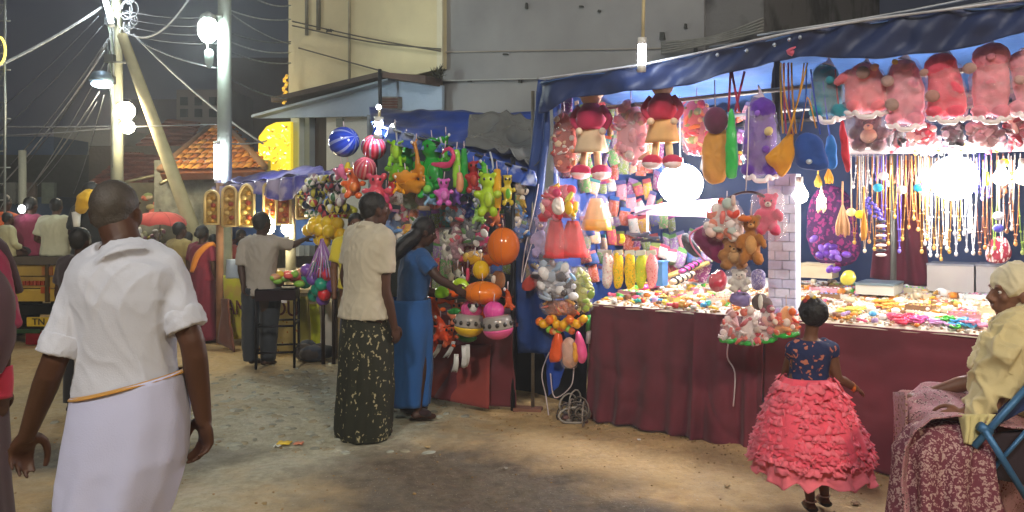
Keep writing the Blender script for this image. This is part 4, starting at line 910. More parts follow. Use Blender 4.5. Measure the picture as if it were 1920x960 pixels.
softbag('toy_bag', 'dark plum bag peeking behind the purple teddy', 'toy', [(1446, 120), (1466, 118), (1468, 240), (1448, 236)], '2a2030', .15, 16)
# hanging column at the stall's left corner
def skirtbag(label, cx, top, h, w0, w1, c, hem, d, m=None, hemh=.2, cat='toy', name='toy_bag', seed=0, wrap=True):
    """bag of toys flaring to the hem"""
    t_ = thing(name, SP(cx, top+h, d), label, cat); k = YD(cx, d)/F; mb = MB()
    def ring(v, r_add=0): rr = (lp(w0, w1, v**.8)/2+r_add)*k; return [SP(cx, top+h*v, d)+U*math.cos(a*PI/16)*rr*(1+.07*math.sin(a*2.1+seed))-N*math.sin(a*PI/16)*rr*.6*(1+.07*math.sin(a*1.7+seed)) for a in range(32)]
    mb.loft([ring(q/8) for q in range(9)]); mb.build('body', m or mat(c, 'cloth'), t_)
    if hem: mb = MB(); mb.loft([ring(1-hemh+hemh*q/3, 2) for q in range(4)]); mb.build('hem', mat(hem, 'plastic'), t_)
    string(t_, cx, top-14, top+3, d)
    if wrap: crumple(t_, [(cx-w0*.6, top-6), (cx+w0*.6, top-6), (cx+w1*.58, top+h*.9), (cx, top+h*1.03), (cx-w1*.58, top+h*.9)], d, w1*.75)
    return t_
clearbag('pink and yellow frilled toy bag at the top of the corner bundle', [(1026, 346), (1068, 344), (1088, 392), (1084, 410), (1012, 412), (1012, 390)], ['e8506a', 'f4c42c', 'fff0e0', 'e03a50', 'f08aa0', 'c8d05a'], 36, -.12, 34, s=330, r=(5, 12), body='dc4458')
softbag('toy', 'white plastic toy with pink cap beside the yellow doll in the corner bundle', 'toy', [(1036, 372), (1054, 368), (1058, 402), (1038, 404)], 'f0e6e0', -.3, 18, 'plastic', deco=(('yellow_part', 1066, 390, 9, 13, 'f0c020', 'plastic'), ('pink_cap', 1044, 362, 10, 8, 'e04a78', 'plastic')))
skirtbag('cream and ochre cone shaped doll dress near the left of the stall', 1118, 372, 60, 22, 58, 'e8c08a', 'e9b04a', .05, seed=2, hemh=.35)
plush('small lavender silver bagged toy in the corner bundle', 1014, 408, 40, 76, 'a79ac8', -.1, vox=.008)
skirtbag('left coral red frilly skirt toy of the corner bundle', 1042, 412, 72, 22, 52, 'ea5058', None, -.14, seed=3)
skirtbag('right coral red frilly skirt toy of the corner bundle', 1074, 414, 68, 22, 62, 'ee4a4e', None, -.1, seed=5)
clearbag('silver, black and white doll clothes bagged in the corner bundle', [(1012, 492), (1062, 488), (1082, 530), (1074, 562), (1018, 564), (1004, 530)], ['d8dae0', '2c2c34', 'a8b8cc', 'f0f0f2', '9a8f94', '8fb8dc'], 44, -.14, 44, r=(5, 12), body='b0b2ba')
softbag('toy_bag', 'red brown soft arm shape poking out left of the silver toy', 'toy', [(976, 540), (990, 516), (1010, 512), (1012, 534), (990, 548)], 'b84a42', -.16, 18, 'plastic')
clearbag('olive green and brown wrapped packet at the left of the silver one', [(986, 490), (1010, 484), (1014, 530), (996, 540), (980, 520)], ['8a8a4a', '6a5a48', 'c8b88a', '9a4a3a'], 14, -.05, 20, r=(4, 8), body='7a7444')
clearbag('yellow green tinsel packet right of the silver bag', [(1078, 496), (1096, 500), (1112, 540), (1106, 584), (1084, 588), (1078, 540)], ['d8dc88', '9ab850', 'f4f4d0', 'b8c060'], 26, -.06, 26, r=(4, 8), body='b8bc58')
clearbag('orange brown boxed doll in the corner bundle below the silver bag', [(1016, 562), (1080, 562), (1082, 592), (1020, 594)], ['c8703c', '8a5034', 'f0b86a', 'e8a088', 'd85a30'], 22, -.14, 26, r=(4, 9), body='b06434')
mb = MB(); fr_ = thing('frilled_toy', SP(1052, 620, -.15), 'bright yellow and orange frilled toy in the corner bundle', 'toy')
for i in range(14):
    mb = MB(); E(mb, 1012+i*6.3, 603+5*math.sin(i*1.3)+ (4 if 4 < i < 9 else 0), -.16-.03*(i % 2), 8, 9, 8, tilt=R.uniform(-1, 1)); mb.build('frill', mat('f0b21c' if i % 3 else 'ee7a1c', 'plastic'), fr_)
for i in range(8): mb = MB(); E(mb, 1030+i*6, 618+4*math.sin(i), -.15, 7, 7, 7); mb.build('frill', mat(['8fcf4a', 'e06a2a', 'eac070'][i % 3], 'plastic'), fr_)
for c, p, lab in (('f0612c', [(1040, 622), (1054, 624), (1056, 676), (1034, 682), (1030, 672)], 'orange inflatable leg shape at the bottom of the corner bundle'), ('d9a890', [(1056, 632), (1078, 634), (1086, 688), (1054, 690)], 'pale peach teddy shape at the bottom of the corner bundle'), ('e85a90', [(1078, 622), (1088, 620), (1102, 666), (1094, 684), (1084, 676)], 'hot pink inflatable leg shape at the bottom right of the corner bundle'), ('eaa63a', [(1074, 640), (1082, 640), (1088, 678), (1078, 680)], 'narrow yellow shape between peach and pink ones')):
    softbag('inflatable_toy', lab, 'inflatable', p, c, -.15-.02*(c == 'eaa63a'), 20, 'plastic', wrap=(c == 'd9a890'))
for c, y0, y1, lab in (('5a3fae', 545, 590, 'purple tube toy hanging right of the corner bundle'), ('3f9a48', 590, 622, 'green tube toy hanging right of the corner bundle'), ('a9a0a4', 620, 644, 'grey tassel below the green tube toy')):
    mb = MB(); mb.tube([SP(1104, y0, -.06), SP(1102, y1, -.06)], .018, 8, 1); tag(mb.build('tube_toy', mat(c, 'plastic')), lab, 'toy')
mb = MB(); mb.tube([SP(x, y, -.12) for x, y in ((1010, 345), (1000, 400), (984, 470), (978, 530), (990, 480), (1030, 350))], .004, 5, 5); tag(mb.build('string', mat('e8dce4', 'plain')), 'pale cord looping round the corner bundle', 'string')
# second hanging bundle, before the brick column
BD = -.32
t_ = thing('hoop', SP(1398, 370, BD), 'dark hanger hoop carrying the second toy bundle', 'hanger')
MB().tube([SP(x, y, BD) for x, y in ((1330, 420), (1345, 390), (1372, 368), (1398, 360), (1425, 364), (1440, 376))], .008, 6, 4).build('hoop_rod', mat('4a2a34', 'plastic'), t_)
MB().tube([SP(1398, 360, BD), SP(1402, 300, BD), SP(1404, 200, BD)], .004, 5).build('hook_string', mat('d9c9cf', 'plain'), t_)
clearbag('clear bag of red and white toys on the hoop', [(1346, 376), (1384, 372), (1400, 430), (1396, 450), (1326, 448), (1322, 420)], ['f2e6e0', 'e84a34', 'f5e9e4', 'e07a5a', 'c8d8d0', 'f0d0c8'], 36, BD, 42, s=358, r=(6, 13), body='e4ccc4')
plush('rose pink bagged toy tilting right on the hoop', 1440, 362, 56, 80, 'd8486e', BD+.03)
plush('tan brown teddy bear with orange scarf hanging under the hoop', 1408, 402, 56, 96, 'b0702e', BD-.02, belly='d8a060', wrap=False)
plush('round brown teddy hanging left of the tan bear', 1376, 446, 62, 60, 'a5713e', BD+.02, belly='c79a68', wrap=False)
mb = MB(); E(mb, 1396, 410, BD-.1, 14, 6, 8); tag(mb.build('scarf', mat('e0701e', 'cloth')), 'orange scarf round the neck of the tan bear', 'scarf')
t_ = softbag('toy_bag', 'maroon heart shaped bag with pink piping at the left of the hoop', 'bag', [(1300, 430), (1330, 424), (1360, 448), (1356, 500), (1334, 486), (1300, 452)], '7c1f50', BD+.05, 22)
mb = MB(); mb.tube([SP(x, y, BD+.02) for x, y in ((1318, 424), (1294, 440), (1300, 464), (1322, 490))], .006, 6, 4); mb.build('piping', mat('ef86ae', 'plastic'), t_)
softbag('toy_bag', 'coral pink crumpled bag low at the left of the second bundle', 'bag', [(1330, 512), (1356, 504), (1364, 530), (1350, 552), (1328, 538)], 'de4a60', BD, 22, 'plastic', wrap=True)
plush('small white and grey toy hanging in the middle of the second bundle', 1386, 504, 44, 44, 'd6d0c8', BD, vox=.007)
softbag('toy_bag', 'lilac boxed toy at the left of the striped one', 'toy', [(1368, 548), (1406, 546), (1410, 574), (1370, 576)], '8f83bc', BD, 22, 'plastic')
softbag('toy_bag', 'lilac striped bag hanging before the brick column', 'toy', [(1408, 504), (1434, 504), (1436, 544), (1410, 546)], '9d94c4', BD+.02, 20, m=dots('8a80bc', 'd8d4e8', None, 30, .4))
softbag('toy_bag', 'dark grey bag with a white ribbon above the green hemmed bags', 'toy', [(1410, 552), (1434, 548), (1454, 578), (1412, 584)], '6a5a58', BD, 20, 'cloth', deco=(('ribbon', 1426, 566, 5, 14, 'e8e4da', 'cloth'),))
for i, (x0, x1, yt, yb, cs, lab) in enumerate(((1350, 1392, 580, 640, ['f0dcd8', 'd8a8a8', 'd85a50', 'e8e0e0'], 'leftmost green hemmed clear bag of toys'), (1384, 1426, 576, 644, ['e0786a', 'f0e0dc', 'c84a58', 'b8a8a0'], 'second green hemmed bag of toys, under the lilac box'), (1418, 1458, 574, 640, ['d8605a', 'e8d8d4', 'a85a68', 'f0b0a0'], 'third green hemmed bag of toys'), (1448, 1500, 572, 630, ['f07030', 'f0a050', 'e84a34', 'f4e0d0'], 'rightmost green hemmed bag of orange toys'))):
    xm = (x0+x1)/2; clearbag(lab, [(xm-9, yt), (xm+9, yt), (x1, yb-14), (x1-2, yb), (x0+2, yb+2), (x0, yb-12)], cs, 22, BD-.02*(i % 2), 26, s=yt-18, r=(4, 9), hem='35b84a', body=cs[1])
# ---- packets on the back and side of the left half
pc = ['c24a62', '7a8a4a', '3f6aa8', 'c9a23a', '8a3f78', 'b85a3c', '4a8a8a', 'd08a98', '5a5a8a', 'c8c2b8', '9a4048', 'd8b088', '6a9a5a', '8a6a98']
pk = []
for q in range(len(pc)):
    mb = MB(); w_, h = .045, .062
    mb.puff([(-w_, -h), (0, -h*1.02), (w_, -h), (w_*1.05, 0), (w_, h), (0, h*.98), (-w_, h), (-w_*1.05, 0)], (0, 0, 0), (1, 0, 0), (0, 0, 1), .03, 3)
    t0_ = thing('hanging_packet', (0, 0, 0), 'x', 'packet'); mb.build('pouch', dots(pc[q], pc[(q*5+3) % 14], 'efe6dc' if q % 2 else None, 26, .4, 'plastic'), t0_)
    MB().box((0, 0, h+.014), (.085, .008, .03)).build('header_card', mat(pc[(q*3+1) % 14], 'plastic'), t0_, smooth=False)
    pk.append(t0_)
names = ['pink', 'olive', 'blue', 'yellow', 'plum', 'rust', 'teal', 'rose', 'slate', 'white', 'red', 'peach', 'green', 'mauve']
ang = math.atan2(U.y, U.x); used = set(); cnt = 0
for row, (y, x0, x1, d) in enumerate(((206, 1062, 1240, 1.3), (236, 1060, 1240, 1.3), (264, 1066, 1240, 1.3), (292, 1062, 1240, 1.3), (318, 1064, 1236, 1.3), (352, 1096, 1238, 1.25), (386, 1150, 1240, 1.2), (418, 1102, 1260, 1.1), (450, 1098, 1320, 1.1), (482, 1096, 1330, 1.0), (512, 1094, 1140, .9), (512, 1230, 1330, 1.05), (218, 1280, 1440, 1.4), (250, 1270, 1440, 1.4), (300, 1320, 1440, 1.5))):
    px = x0
    while px < x1:
        q = R.randrange(14); p = SP(px, y+R.uniform(-10, 10), min(d, (px-1036)/118)+R.uniform(-.04, .04))
        kw = dict(label='small %s printed packet hanging on the back rows of the doll side' % names[q], group='small %s packets hanging at the back' % names[q])
        s_ = R.uniform(.85, 1.2)
        if q not in used: used.add(q); o = pk[q]; o.location = p; o.rotation_euler = (0, R.uniform(-.3, .3), ang); o.scale = (s_,)*3; o['label'] = kw['label']; o['group'] = kw['group']
        else: dup(pk[q], p, (R.uniform(-.2, .2), R.uniform(-.4, .4), ang+R.uniform(-.5, .5)), (s_, s_, s_*R.uniform(.7, 1.3)), **kw)
        px += R.uniform(15, 19); cnt += 1
for q in range(14):
    if q not in used:
        for ch in kids(pk[q]): bpy.data.objects.remove(ch)
        bpy.data.objects.remove(pk[q])
for i, (x0, c, lab) in enumerate(((1138, 'e9e0d8', 'white printed packet, left of the yellow row'), (1158, 'f0c414', 'first yellow toy packet standing behind the table front'), (1180, 'f2ca1a', 'second yellow toy packet with green print'), (1201, 'b9c828', 'third packet, lime green, of the yellow row'), (1221, 'e8a0a0', 'pink printed packet right of the yellow ones'))):
    t_ = softbag('toy_packet', lab, 'packet', [(x0-9, 474), (x0+10, 472), (x0+11, 538), (x0-8, 544)], c, .32, 14, m=dots(c, ['d85a6a', '6aae3a', '4a8a3a', 'f0d020', 'd83a48'][i], None, 24, .3, 'plastic'))
    m_ = MB(); a = SP(x0-8, 474, .31); m_.hexa(SP(x0-9, 480, .31), SP(x0+10, 478, .31), SP(x0+9, 468, .31), SP(x0-8, 470, .31), N*.006); m_.build('header_card', mat('d4dccc', 'plastic'), t_, smooth=False)
cbox('toy_box', 1230, 1242, 492, 536, .5, .1, '4a86c8', 'narrow bright blue box right of the yellow packets')
softbag('toy_packet', 'small yellow crescent toy above the yellow packets', 'toy', [(1160, 436), (1172, 440), (1174, 456), (1160, 458), (1166, 448)], 'e8d020', .35, 8, 'plastic')
cb = thing('comb_bundle', SP(1212, 450, .35), 'bundle of dark blue grey combs lying over the packets', 'combs')
for i in range(9): MB().box(SP(1184+i*6, 446+R.uniform(-8, 8), .35), (.1, .015, .02), Matrix.Rotation(R.uniform(-.5, .5), 3, 'Y') @ Matrix.Rotation(ang, 3, 'Z')).build('comb', mat(['3a4560', '55607a', '2c3248'][i % 3], 'plastic'), cb, smooth=False)
# long pouches lying on the table
def lying(label, p0, p1, w_, c, stripes=None, cat='toy', name='roll_toy', d=.45, d1=.9):
    a = SP(p0[0], p0[1], d); b_ = SP(p1[0], p1[1], d1); t_ = thing(name, a, label, cat)
    MB().tube([a, lp(a, b_, .5), b_], [w_*.7, w_, w_*.6], 10, 5, fl=.6).build('body', mat(c, 'plastic'), t_)
    if stripes:
        for q in range(4): MB().tube([lp(a, b_, .15+q*.2), lp(a, b_, .2+q*.2)], w_*1.12, 10, fl=.65).build('band', mat(stripes, 'plastic'), t_)
    return t_
lying('hot pink soft roll lying on the table left of the second bundle', (1204, 540), (1256, 528), .05, 'e85aa8')
lying('black and cream banded roll lying behind the hot pink one', (1258, 530), (1300, 512), .045, 'd8cbb0', '2c2a30', d=.4, d1=.6)
lying('magenta and black roll beyond the banded one', (1276, 510), (1312, 490), .04, 'c23a8a', '26242c', d=.6, d1=.8)
lying('olive brown long roll at the back of the doll side', (1236, 524), (1330, 492), .05, 'a08a4a', d=.8, d1=1.0)
softbag('umbrella_pack', 'folded black umbrella leaning beside the maroon bag', 'umbrella', [(1276, 440), (1290, 436), (1318, 478), (1306, 486), (1282, 466)], '24262e', .4, 14)
# ---- trinkets on the table
tc = [('cream', 'd8c8a8'), ('white', 'e9e6e2'), ('orange', 'e08a2a'), ('pink', 'e8628a'), ('gold', 'c99a3a'), ('red', 'd0403a'), ('teal', '3aa8a0'), ('lilac', 'b79ad0'), ('green', '58c040'), ('brown', '8a5a3c'), ('yellow', 'e8d048'), ('blue', '4aa8e0')]
shp = []
def tri(kind):
    mb = MB()
    if kind == 'bangle': mb.tube([Vector((math.cos(a*PI/7), math.sin(a*PI/7), 0))*.03 for a in range(15)], .005, 5)
    elif kind == 'hair_clip': mb.loft([[Vector((x, y*.3, .012-abs(x)*.15)) for y in (-.02, .02)]+[Vector((x, y*.3, 0)) for y in (.02, -.02)] for x in (-.032, -.01, .01, .032)])
    elif kind == 'bead_bag': mb.ell((0, 0, .014), (.034, .026, .017), 8, 5)
    elif kind == 'flower_pin':
        for a in range(5): mb.ell((math.cos(a*1.257)*.016, math.sin(a*1.257)*.016, .01), (.012, .012, .008), 6, 4)
        mb.ell((0, 0, .015), .008, 6, 4)
    elif kind == 'ring_box': mb.box((0, 0, .014), (.05, .04, .028))
    elif kind == 'ribbon_bow':
        for s_ in (-1, 1): mb.ell((s_*.02, 0, .014), (.02, .013, .011), 8, 5)
        mb.ell((0, 0, .015), .009, 6, 4)
    return mb
kinds = ['bangle', 'hair_clip', 'bead_bag', 'flower_pin', 'ring_box', 'ribbon_bow']
tmesh = {}
for k in kinds:
    for nm, c in tc:
        o = tri(k).build(k, mat(c, 'plastic', bump=.3, s2=200), at=(0, 0, 0)); tmesh[k, nm] = o.data; bpy.data.objects.remove(o)
def put(k, nm, s_, d, where, sc=1.0):
    o = bpy.data.objects.new(k, tmesh[k, nm]); COL.objects.link(o); o.location = SS(s_, d, tz(d)+.012); o.rotation_euler = (R.uniform(-.25, .25), R.uniform(-.25, .25), R.uniform(0, 6.3)); o.scale = (sc, sc, sc*R.uniform(.9, 1.5))
    kk = k.replace('_', ' '); tag(o, '%s %s among the trinkets %s' % (nm, kk, where), kk, '%s %ss %s' % (nm, kk, where))
cols = [n for n, _ in tc]
for i in range(640):
    right = R.random() < .68
    s_ = R.uniform(1.02, 3.3) if right else R.uniform(.03, .96); d = R.uniform(.03, 1.3) if right else R.uniform(.03, .9)
    if not right: nm = R.choices(cols, [6, 6, 5, 3, 4, 2, 2, 1, 2, 3, 5, 1])[0]
    elif d < .28 and 1.9 < s_ < 3: nm = R.choices(cols, [3, 5, 3, 7, 1, 3, 2, 3, 3, 0, 1, 3])[0]
    else: nm = R.choices(cols, [9, 8, 5, 2, 5, 1, 1, 1, .4, 3, 2, .3])[0]
    put(R.choice(kinds), nm, s_, d, 'on the right half of the lit table' if right else 'on the left half of the lit table', R.uniform(.65, 1.15))
# joined small fill beneath them
for part, (s0, s1, d1, n) in enumerate(((1.0, 3.4, 1.35, 2600), (.02, 1.0, .95, 900))):
    for ci, c in enumerate(('d2bf9c', 'b8895a', 'e2d8cc')):
        mb = MB()
        for i in range(n//3):
            s_ = R.uniform(s0, s1); d = R.uniform(.02, d1); a = SS(s_, d, tz(d)+.008); mb.ell(a, (R.uniform(.006, .02), R.uniform(.006, .02), R.uniform(.004, .016)), 5, 3)
        tag(mb.build('loose_beads', mat(c, 'plastic', var=.35, s1=30)), ['sand coloured', 'tan', 'whitish'][ci]+' loose beads and small pieces covering the '+('right' if not part else 'left')+' half of the lit table', 'beads', kind='stuff')
for i in range(30):
    right = i < 20; s_ = R.uniform(1.1, 3.1) if right else R.uniform(.1, .9); d = R.uniform(.35, 1.25) if right else R.uniform(.2, .8); a = SS(s_, d, tz(d)+.012); rz = R.uniform(-.5, .5)+ang; M = Matrix.Rotation(rz, 3, 'Z')
    cn, cc_ = R.choice([('white', 'e4e0da'), ('cream', 'd8caa8'), ('pink', 'e0a0b0'), ('clear', 'c8d0d0'), ('brown', '8a6a4c'), ('yellow', 'd8c460')])
    w_, l_ = R.uniform(.12, .2), R.uniform(.09, .14); t_ = thing('display_tray', a, cn+' shallow tray of trinkets on the '+('right' if right else 'left')+' half of the table', 'tray', cn+' trays on the '+('right' if right else 'left')+' half of the table')
    m_ = MB(); m_.box(a, (w_, l_, .012), M); m_.build('base', mat(cc_, 'plastic'), t_, smooth=False)
    for q, (x, y, sx, sy) in enumerate(((0, l_/2, w_, .006), (0, -l_/2, w_, .006), (w_/2, 0, .006, l_), (-w_/2, 0, .006, l_))): m_ = MB(); m_.box(a+M @ Vector((x, y, .012)), (sx, sy, .034-.002*(q > 1)), M); m_.build('rim', mat(cc_, 'plastic'), t_, smooth=False)
    c1 = R.choice([c for _, c in tc]); c2_ = R.choice([c for _, c in tc])
    for x in range(4):
        for y in range(3):
            m_ = MB(); p = a+M @ Vector(((x-1.5)*w_*.22, (y-1)*l_*.28, .018)); m_.ell(p, (w_*.085, l_*.11, .014), 7, 5); m_.build('trinket', mat(c1 if (x+y) % 2 else c2_, 'plastic'), t_)
# coloured piles at the front right
for cx, cy, c, nm, n in ((1690, 608, 'ee4a6a', 'rose', 16), (1722, 604, 'e86ab0', 'magenta', 12), (1755, 604, 'd8a0d8', 'lilac', 10), (1780, 598, '4cc43a', 'bright green', 9), (1806, 603, '4ab8ea', 'sky blue', 10), (1836, 606, 'e890b0', 'pale pink', 10), (1600, 588, 'd9cf5a', 'lime', 14), (1660, 566, 'e8a040', 'amber', 18)):
    d = {588: .25, 566: .5}.get(cy, .12)
    t_ = thing('trinket_pile', SP(cx, cy, d), nm+' plastic trinkets heaped near the front edge of the right table', 'trinket pile')
    for i in range(n):
        p = SP(cx+R.gauss(0, 11), cy, d+R.gauss(0, .05)); dd = (AN-p.dot(N)); p.z = tz(dd)+R.uniform(.02, .045)
        m_ = MB(); m_.tube([p+Vector((math.cos(q*PI/4)*.026, math.sin(q*PI/4)*.026, R.uniform(0, .012))) for q in range(9)], .007, 5); m_.build('hair_band', mat(c, 'plastic'), t_)
# a yellow heap and rows of bags at the back
softbag('toy_bag', 'soft yellow green ball bag on the table behind the girl', 'bag', [(1576, 512), (1596, 506), (1608, 520), (1600, 536), (1578, 534)], 'd8cf48', .8, 22, 'plastic')
# ---- necklaces on the rail
def necklace(px, y0, y1, c, d, w_=6, kind='bead', pend=None):
    k = YD(px, d)/F; mb = MB(); n = 13
    pts = [SP(px, y0, d)+U*math.cos(PI*q/(n-1))*w_*k*(1-.75*math.sin(PI*q/(n-1))**3)-UP*(y1-y0)*k*math.sin(PI*q/(n-1))**.7 for q in range(n)]
    t_ = thing('necklace', SP(px, y1, d), 'x', 'necklace')
    MB().tube(pts, .0028, 5, 2).build('chain', mat(c, 'metal' if kind == 'gold' else 'plastic'), t_)
    mb = MB()
    for q in range(1, n-1): mb.ell(pts[q], R.uniform(.004, .009), 6, 4)
    tag(mb.build('beads', mat(c, 'plastic'), t_), kind='stuff')
    if pend: mb = MB(); mb.ell(SP(px, y1+2, d), (.013, .008, .016), 8, 6); mb.build('pendant', mat(pend, 'metal' if kind == 'gold' else 'plastic'), t_)
    return t_
nk = {}
ncol = {'gold': ('b8863a', 'd8b060'), 'silver': ('c9ccd2', 'e0e2e6'), 'amber': ('a8683a', 'd89a58'), 'violet': ('5a4ab8', '7a6ad0'), 'white': ('e4e0da', 'f0ece8'), 'brown': ('7a4a34', 'a06a48'), 'green': ('8aa84a', 'a8b868'), 'pearl': ('d8cbb4', 'e8dcc8')}
def hang(cn, px, y0, y1, d, w_=6, where=''):
    t_ = necklace(px, y0, y1, ncol[cn][0], d, w_, 'gold' if cn in ('gold', 'silver') else 'bead', ncol[cn][1])
    t_['label'] = '%s necklace hanging %s' % (cn, where); t_['group'] = '%s necklaces %s' % (cn, where)
for i, px in enumerate(range(1604, 1740, 9)):
    hang(R.choice(['gold', 'amber', 'gold', 'pearl', 'violet']), px+R.uniform(-2, 2), 292, R.uniform(400, 470), .55+R.uniform(-.05, .1), R.uniform(3, 6), 'before the maroon cloth in the right display')
for i, px in enumerate(range(1734, 1830, 6)):
    hang(R.choice(['silver', 'white', 'pearl', 'gold', 'silver']), px+R.uniform(-2, 2), 296, R.uniform(430, 486), .62+R.uniform(-.03, .15), R.uniform(2.5, 5), 'below the dazzling globe lamp')
for i, px in enumerate(range(1826, 1935, 10)):
    hang(R.choice(['pearl', 'green', 'amber', 'brown', 'white']), px+R.uniform(-2, 2), 300, R.uniform(420, 480), .5+R.uniform(-.03, .1), R.uniform(3, 6), 'at the far right of the stall')
for i, px in enumerate(range(1600, 1930, 11)):
    cn = R.choice(['white', 'pearl', 'violet', 'brown', 'silver']); hang(cn, px, 288, R.uniform(330, 372), .68, 5, 'short and close under the white rail')
for px, py, c, lab in ((1646, 352, '35b8e0', 'turquoise disc charm hanging below the rail'), (1722, 352, '2cb0e0', 'sky blue half heart charm left of the glare globe'), (1734, 348, 'e88ad8', 'pink half heart charm left of the glare globe'), (1612, 402, 'e8e02a', 'bright yellow oval charm near the tassels'), (1596, 398, 'f0e6a0', 'pale yellow round charm near the tassels'), (1850, 335, 'cbe01e', 'lime yellow charm right of the glare globe'), (1882, 305, 'd8e020', 'lime tag hanging above the right bulbs'), (1896, 330, 'f0b020', 'orange yellow tag between the right bulbs'), (1872, 405, 'e8ecf4', 'white heart pendant on a thin cord at the right'), (1872, 428, '5a5ac8', 'violet drop under the white heart pendant'), (1656, 330, 'ece4e0', 'white star charm under the rail'), (1690, 356, 'e8dcd0', 'cream charm under the rail')):
    t_ = thing('charm', SP(px, py, .4), lab, 'charm'); mb = MB(); E(mb, px, py, .4, 9 if px != 1850 else 5, 8 if px != 1850 else 14, 3); mb.build('disc', mat(c, 'plastic'), t_); MB().tube([SP(px, py-6, .4), SP(px, 292, .4)], .003, 4).build('cord', mat('d8ccc0', 'plain'), t_)
for px, y0, y1, w_, c, lab in ((1580, 340, 446, 24, 'd3a77c', 'big straw coloured tassel hanging before the purple bags'), (1620, 350, 452, 8, 'd89a3a', 'thin golden tassel right of the straw tassel'), (1540, 340, 400, 16, 'e8dcb8', 'cream tassel under the tiny bulb'), (1554, 296, 345, 14, 'd8a030', 'short golden tassel below the blue bags'), (1534, 310, 352, 12, 'd0b048', 'short yellow tassel below the blue bags')):
    t_ = thing('tassel', SP(px, y1, .3), lab, 'tassel'); k = YD(px, .3)/F
    MB().tube([SP(px, y0, .3), SP(px, lp(y0, y1, .4), .3)], .006, 5).build('cord', mat(c, 'cloth'), t_)
    mb = MB()
    for q in range(14):
        a = q*2.4; r = w_/2*k*math.sqrt((q+1)/14); mb.tube([SP(px, lp(y0, y1, .4), .3), SP(px, lp(y0, y1, .75), .3)+U*math.cos(a)*r*.9-N*math.sin(a)*r*.6, SP(px, y1-R.uniform(0, 8), .3)+U*math.cos(a)*r-N*math.sin(a)*r*.6], [.004, .009, .004], 5, 3)
    mb.build('fringe', mat(c, 'cloth'), t_)
for px, y0, c, lab in ((1652, 415, 'd0c8cc', 'striped black and white bead card below the violet beads'), (1630, 372, '4a3ab0', 'bunch of violet beads below the rail'), (1646, 385, '5244b8', 'second bunch of violet beads below the rail')):
    t_ = thing('bead_bunch', SP(px, y0+40, .5), lab, 'beads')
    for q in range(8 if c == 'd0c8cc' else 10): m_ = MB(); E(m_, px+(R.uniform(-7, 7) if c != 'd0c8cc' else 0), y0+q*(9 if c == 'd0c8cc' else 3), .5, 10 if c == 'd0c8cc' else 4, 3.5, 4, 8, 5); m_.build('bead', mat(c if q % 2 or c != 'd0c8cc' else '2a2630', 'plastic'), t_)
# purple flowered things behind the column
pf = mat('4a1f5c', 'cloth')
t_ = softbag('dress', 'deep purple flowered dress hanging behind the straw tassel', 'dress', [(1530, 350), (1576, 346), (1600, 380), (1622, 500), (1520, 498), (1510, 400)], '47204e', 1.1, 30, m=dots('431c4c', '8a2a66', '2c1c50', 12, .5))
t_ = thing('bow_bundle', SP(1560, 500, .8), 'bunch of shiny purple bows hanging behind the trinket table', 'bows')
for q in range(16): m_ = MB(); E(m_, 1560+R.gauss(0, 18), 478+R.gauss(0, 12), .8, 9, 6, 6, tilt=R.uniform(-1, 1)); m_.build('bow', mat(['5a2a9a', '6d3ab0', '8a60c8'][q % 3], 'plastic'), t_)
softbag('toy_bag', 'magenta blurred round bag on the navy back cloth', 'bag', [(1512, 420), (1536, 414), (1548, 440), (1530, 464), (1512, 450)], '8a2466', 1.4, 20)
softbag('cloth_bag', 'red and white striped bag behind the white bins', 'bag', [(1846, 470), (1862, 442), (1890, 444), (1902, 492), (1850, 494)], '9a3044', .9, 24, m=dots('8f2238', 'd8c8c8', None, 9, .45, stretch=(3, 3, .5)))
for i, px in enumerate(range(1596, 1930, 15)):
    c, cn = R.choice([('d8a8b0', 'rosy'), ('c9c2c8', 'pale grey'), ('d89a9a', 'salmon'), ('8a3f4a', 'wine'), ('e8d8c0', 'cream'), ('8a7ac0', 'violet')]); t_ = thing('keyring_toy', SP(px, 280, .45), cn+' tiny keyring toy in the row just above the white rail', 'keyring toy', cn+' keyring toys above the white rail')
    m_ = MB(); E(m_, px, 268, .5, 6, 8, 5); E(m_, px, 258, .5, 5, 5, 5); m_.build('body', mat(c, 'fur'), t_)
# ================================================================ BALL STALL
D2 = -.27
ct = thing('stall_canopy', SP(850, 260, .6), 'sagging blue tarpaulin roof of the ball and inflatable stall', 'canopy')
def fn(u, v):
    fl = lp(P(697, 229, 6.75), P(1002, 322, 5.95), u); bk = lp(P(692, 203, 7.6), P(1022, 214, 7.3), u)
    p = lp(fl, bk, v); return p+Vector((0, 0, .045*noise.noise(p*2.4)+.03*noise.noise(p*6)+.012*math.sin(u*60)*(1-v)**2-.10*math.sin(PI*v)*(.4+u*.6)))
m_ = MB(); m_.grid(fn, 70, 26); m_.build('roof_sheet', mat('2448a4', 'tarp', var=.3, c2='1c2748', p0=.3, p1=.6, s1=1.6), ct, solid=.004)
def fn(u, v):
    a = lp(P(697, 227, 6.74), P(1003, 320, 5.93), u); k = .11+.03*math.sin(u*9); p = a-Vector((0, 0, k*v))
    return p-N*(-.01+.03*math.sin(u*75+v*3)+.03*noise.noise(p*9))
m_ = MB(); m_.grid(fn, 150, 12); m_.build('valance', mat('3c5fc0', 'tarp', var=.5, s1=9, c2='aab8dc', p0=.36, p1=.5, rough=.25), ct, solid=.003)
for i in range(3):
    u = .15+i*.3; m_ = MB(); a = lp(P(697, 229, 6.7), P(1002, 322, 5.9), u); m_.tube([a+Vector((0, 0, .05)), a+Vector((.02, 0, -.02)), a+Vector((.03, 0, -.12))], .008, 5, 3).build('tie', mat('c9d0dc', 'plastic'), ct)
mb = MB()
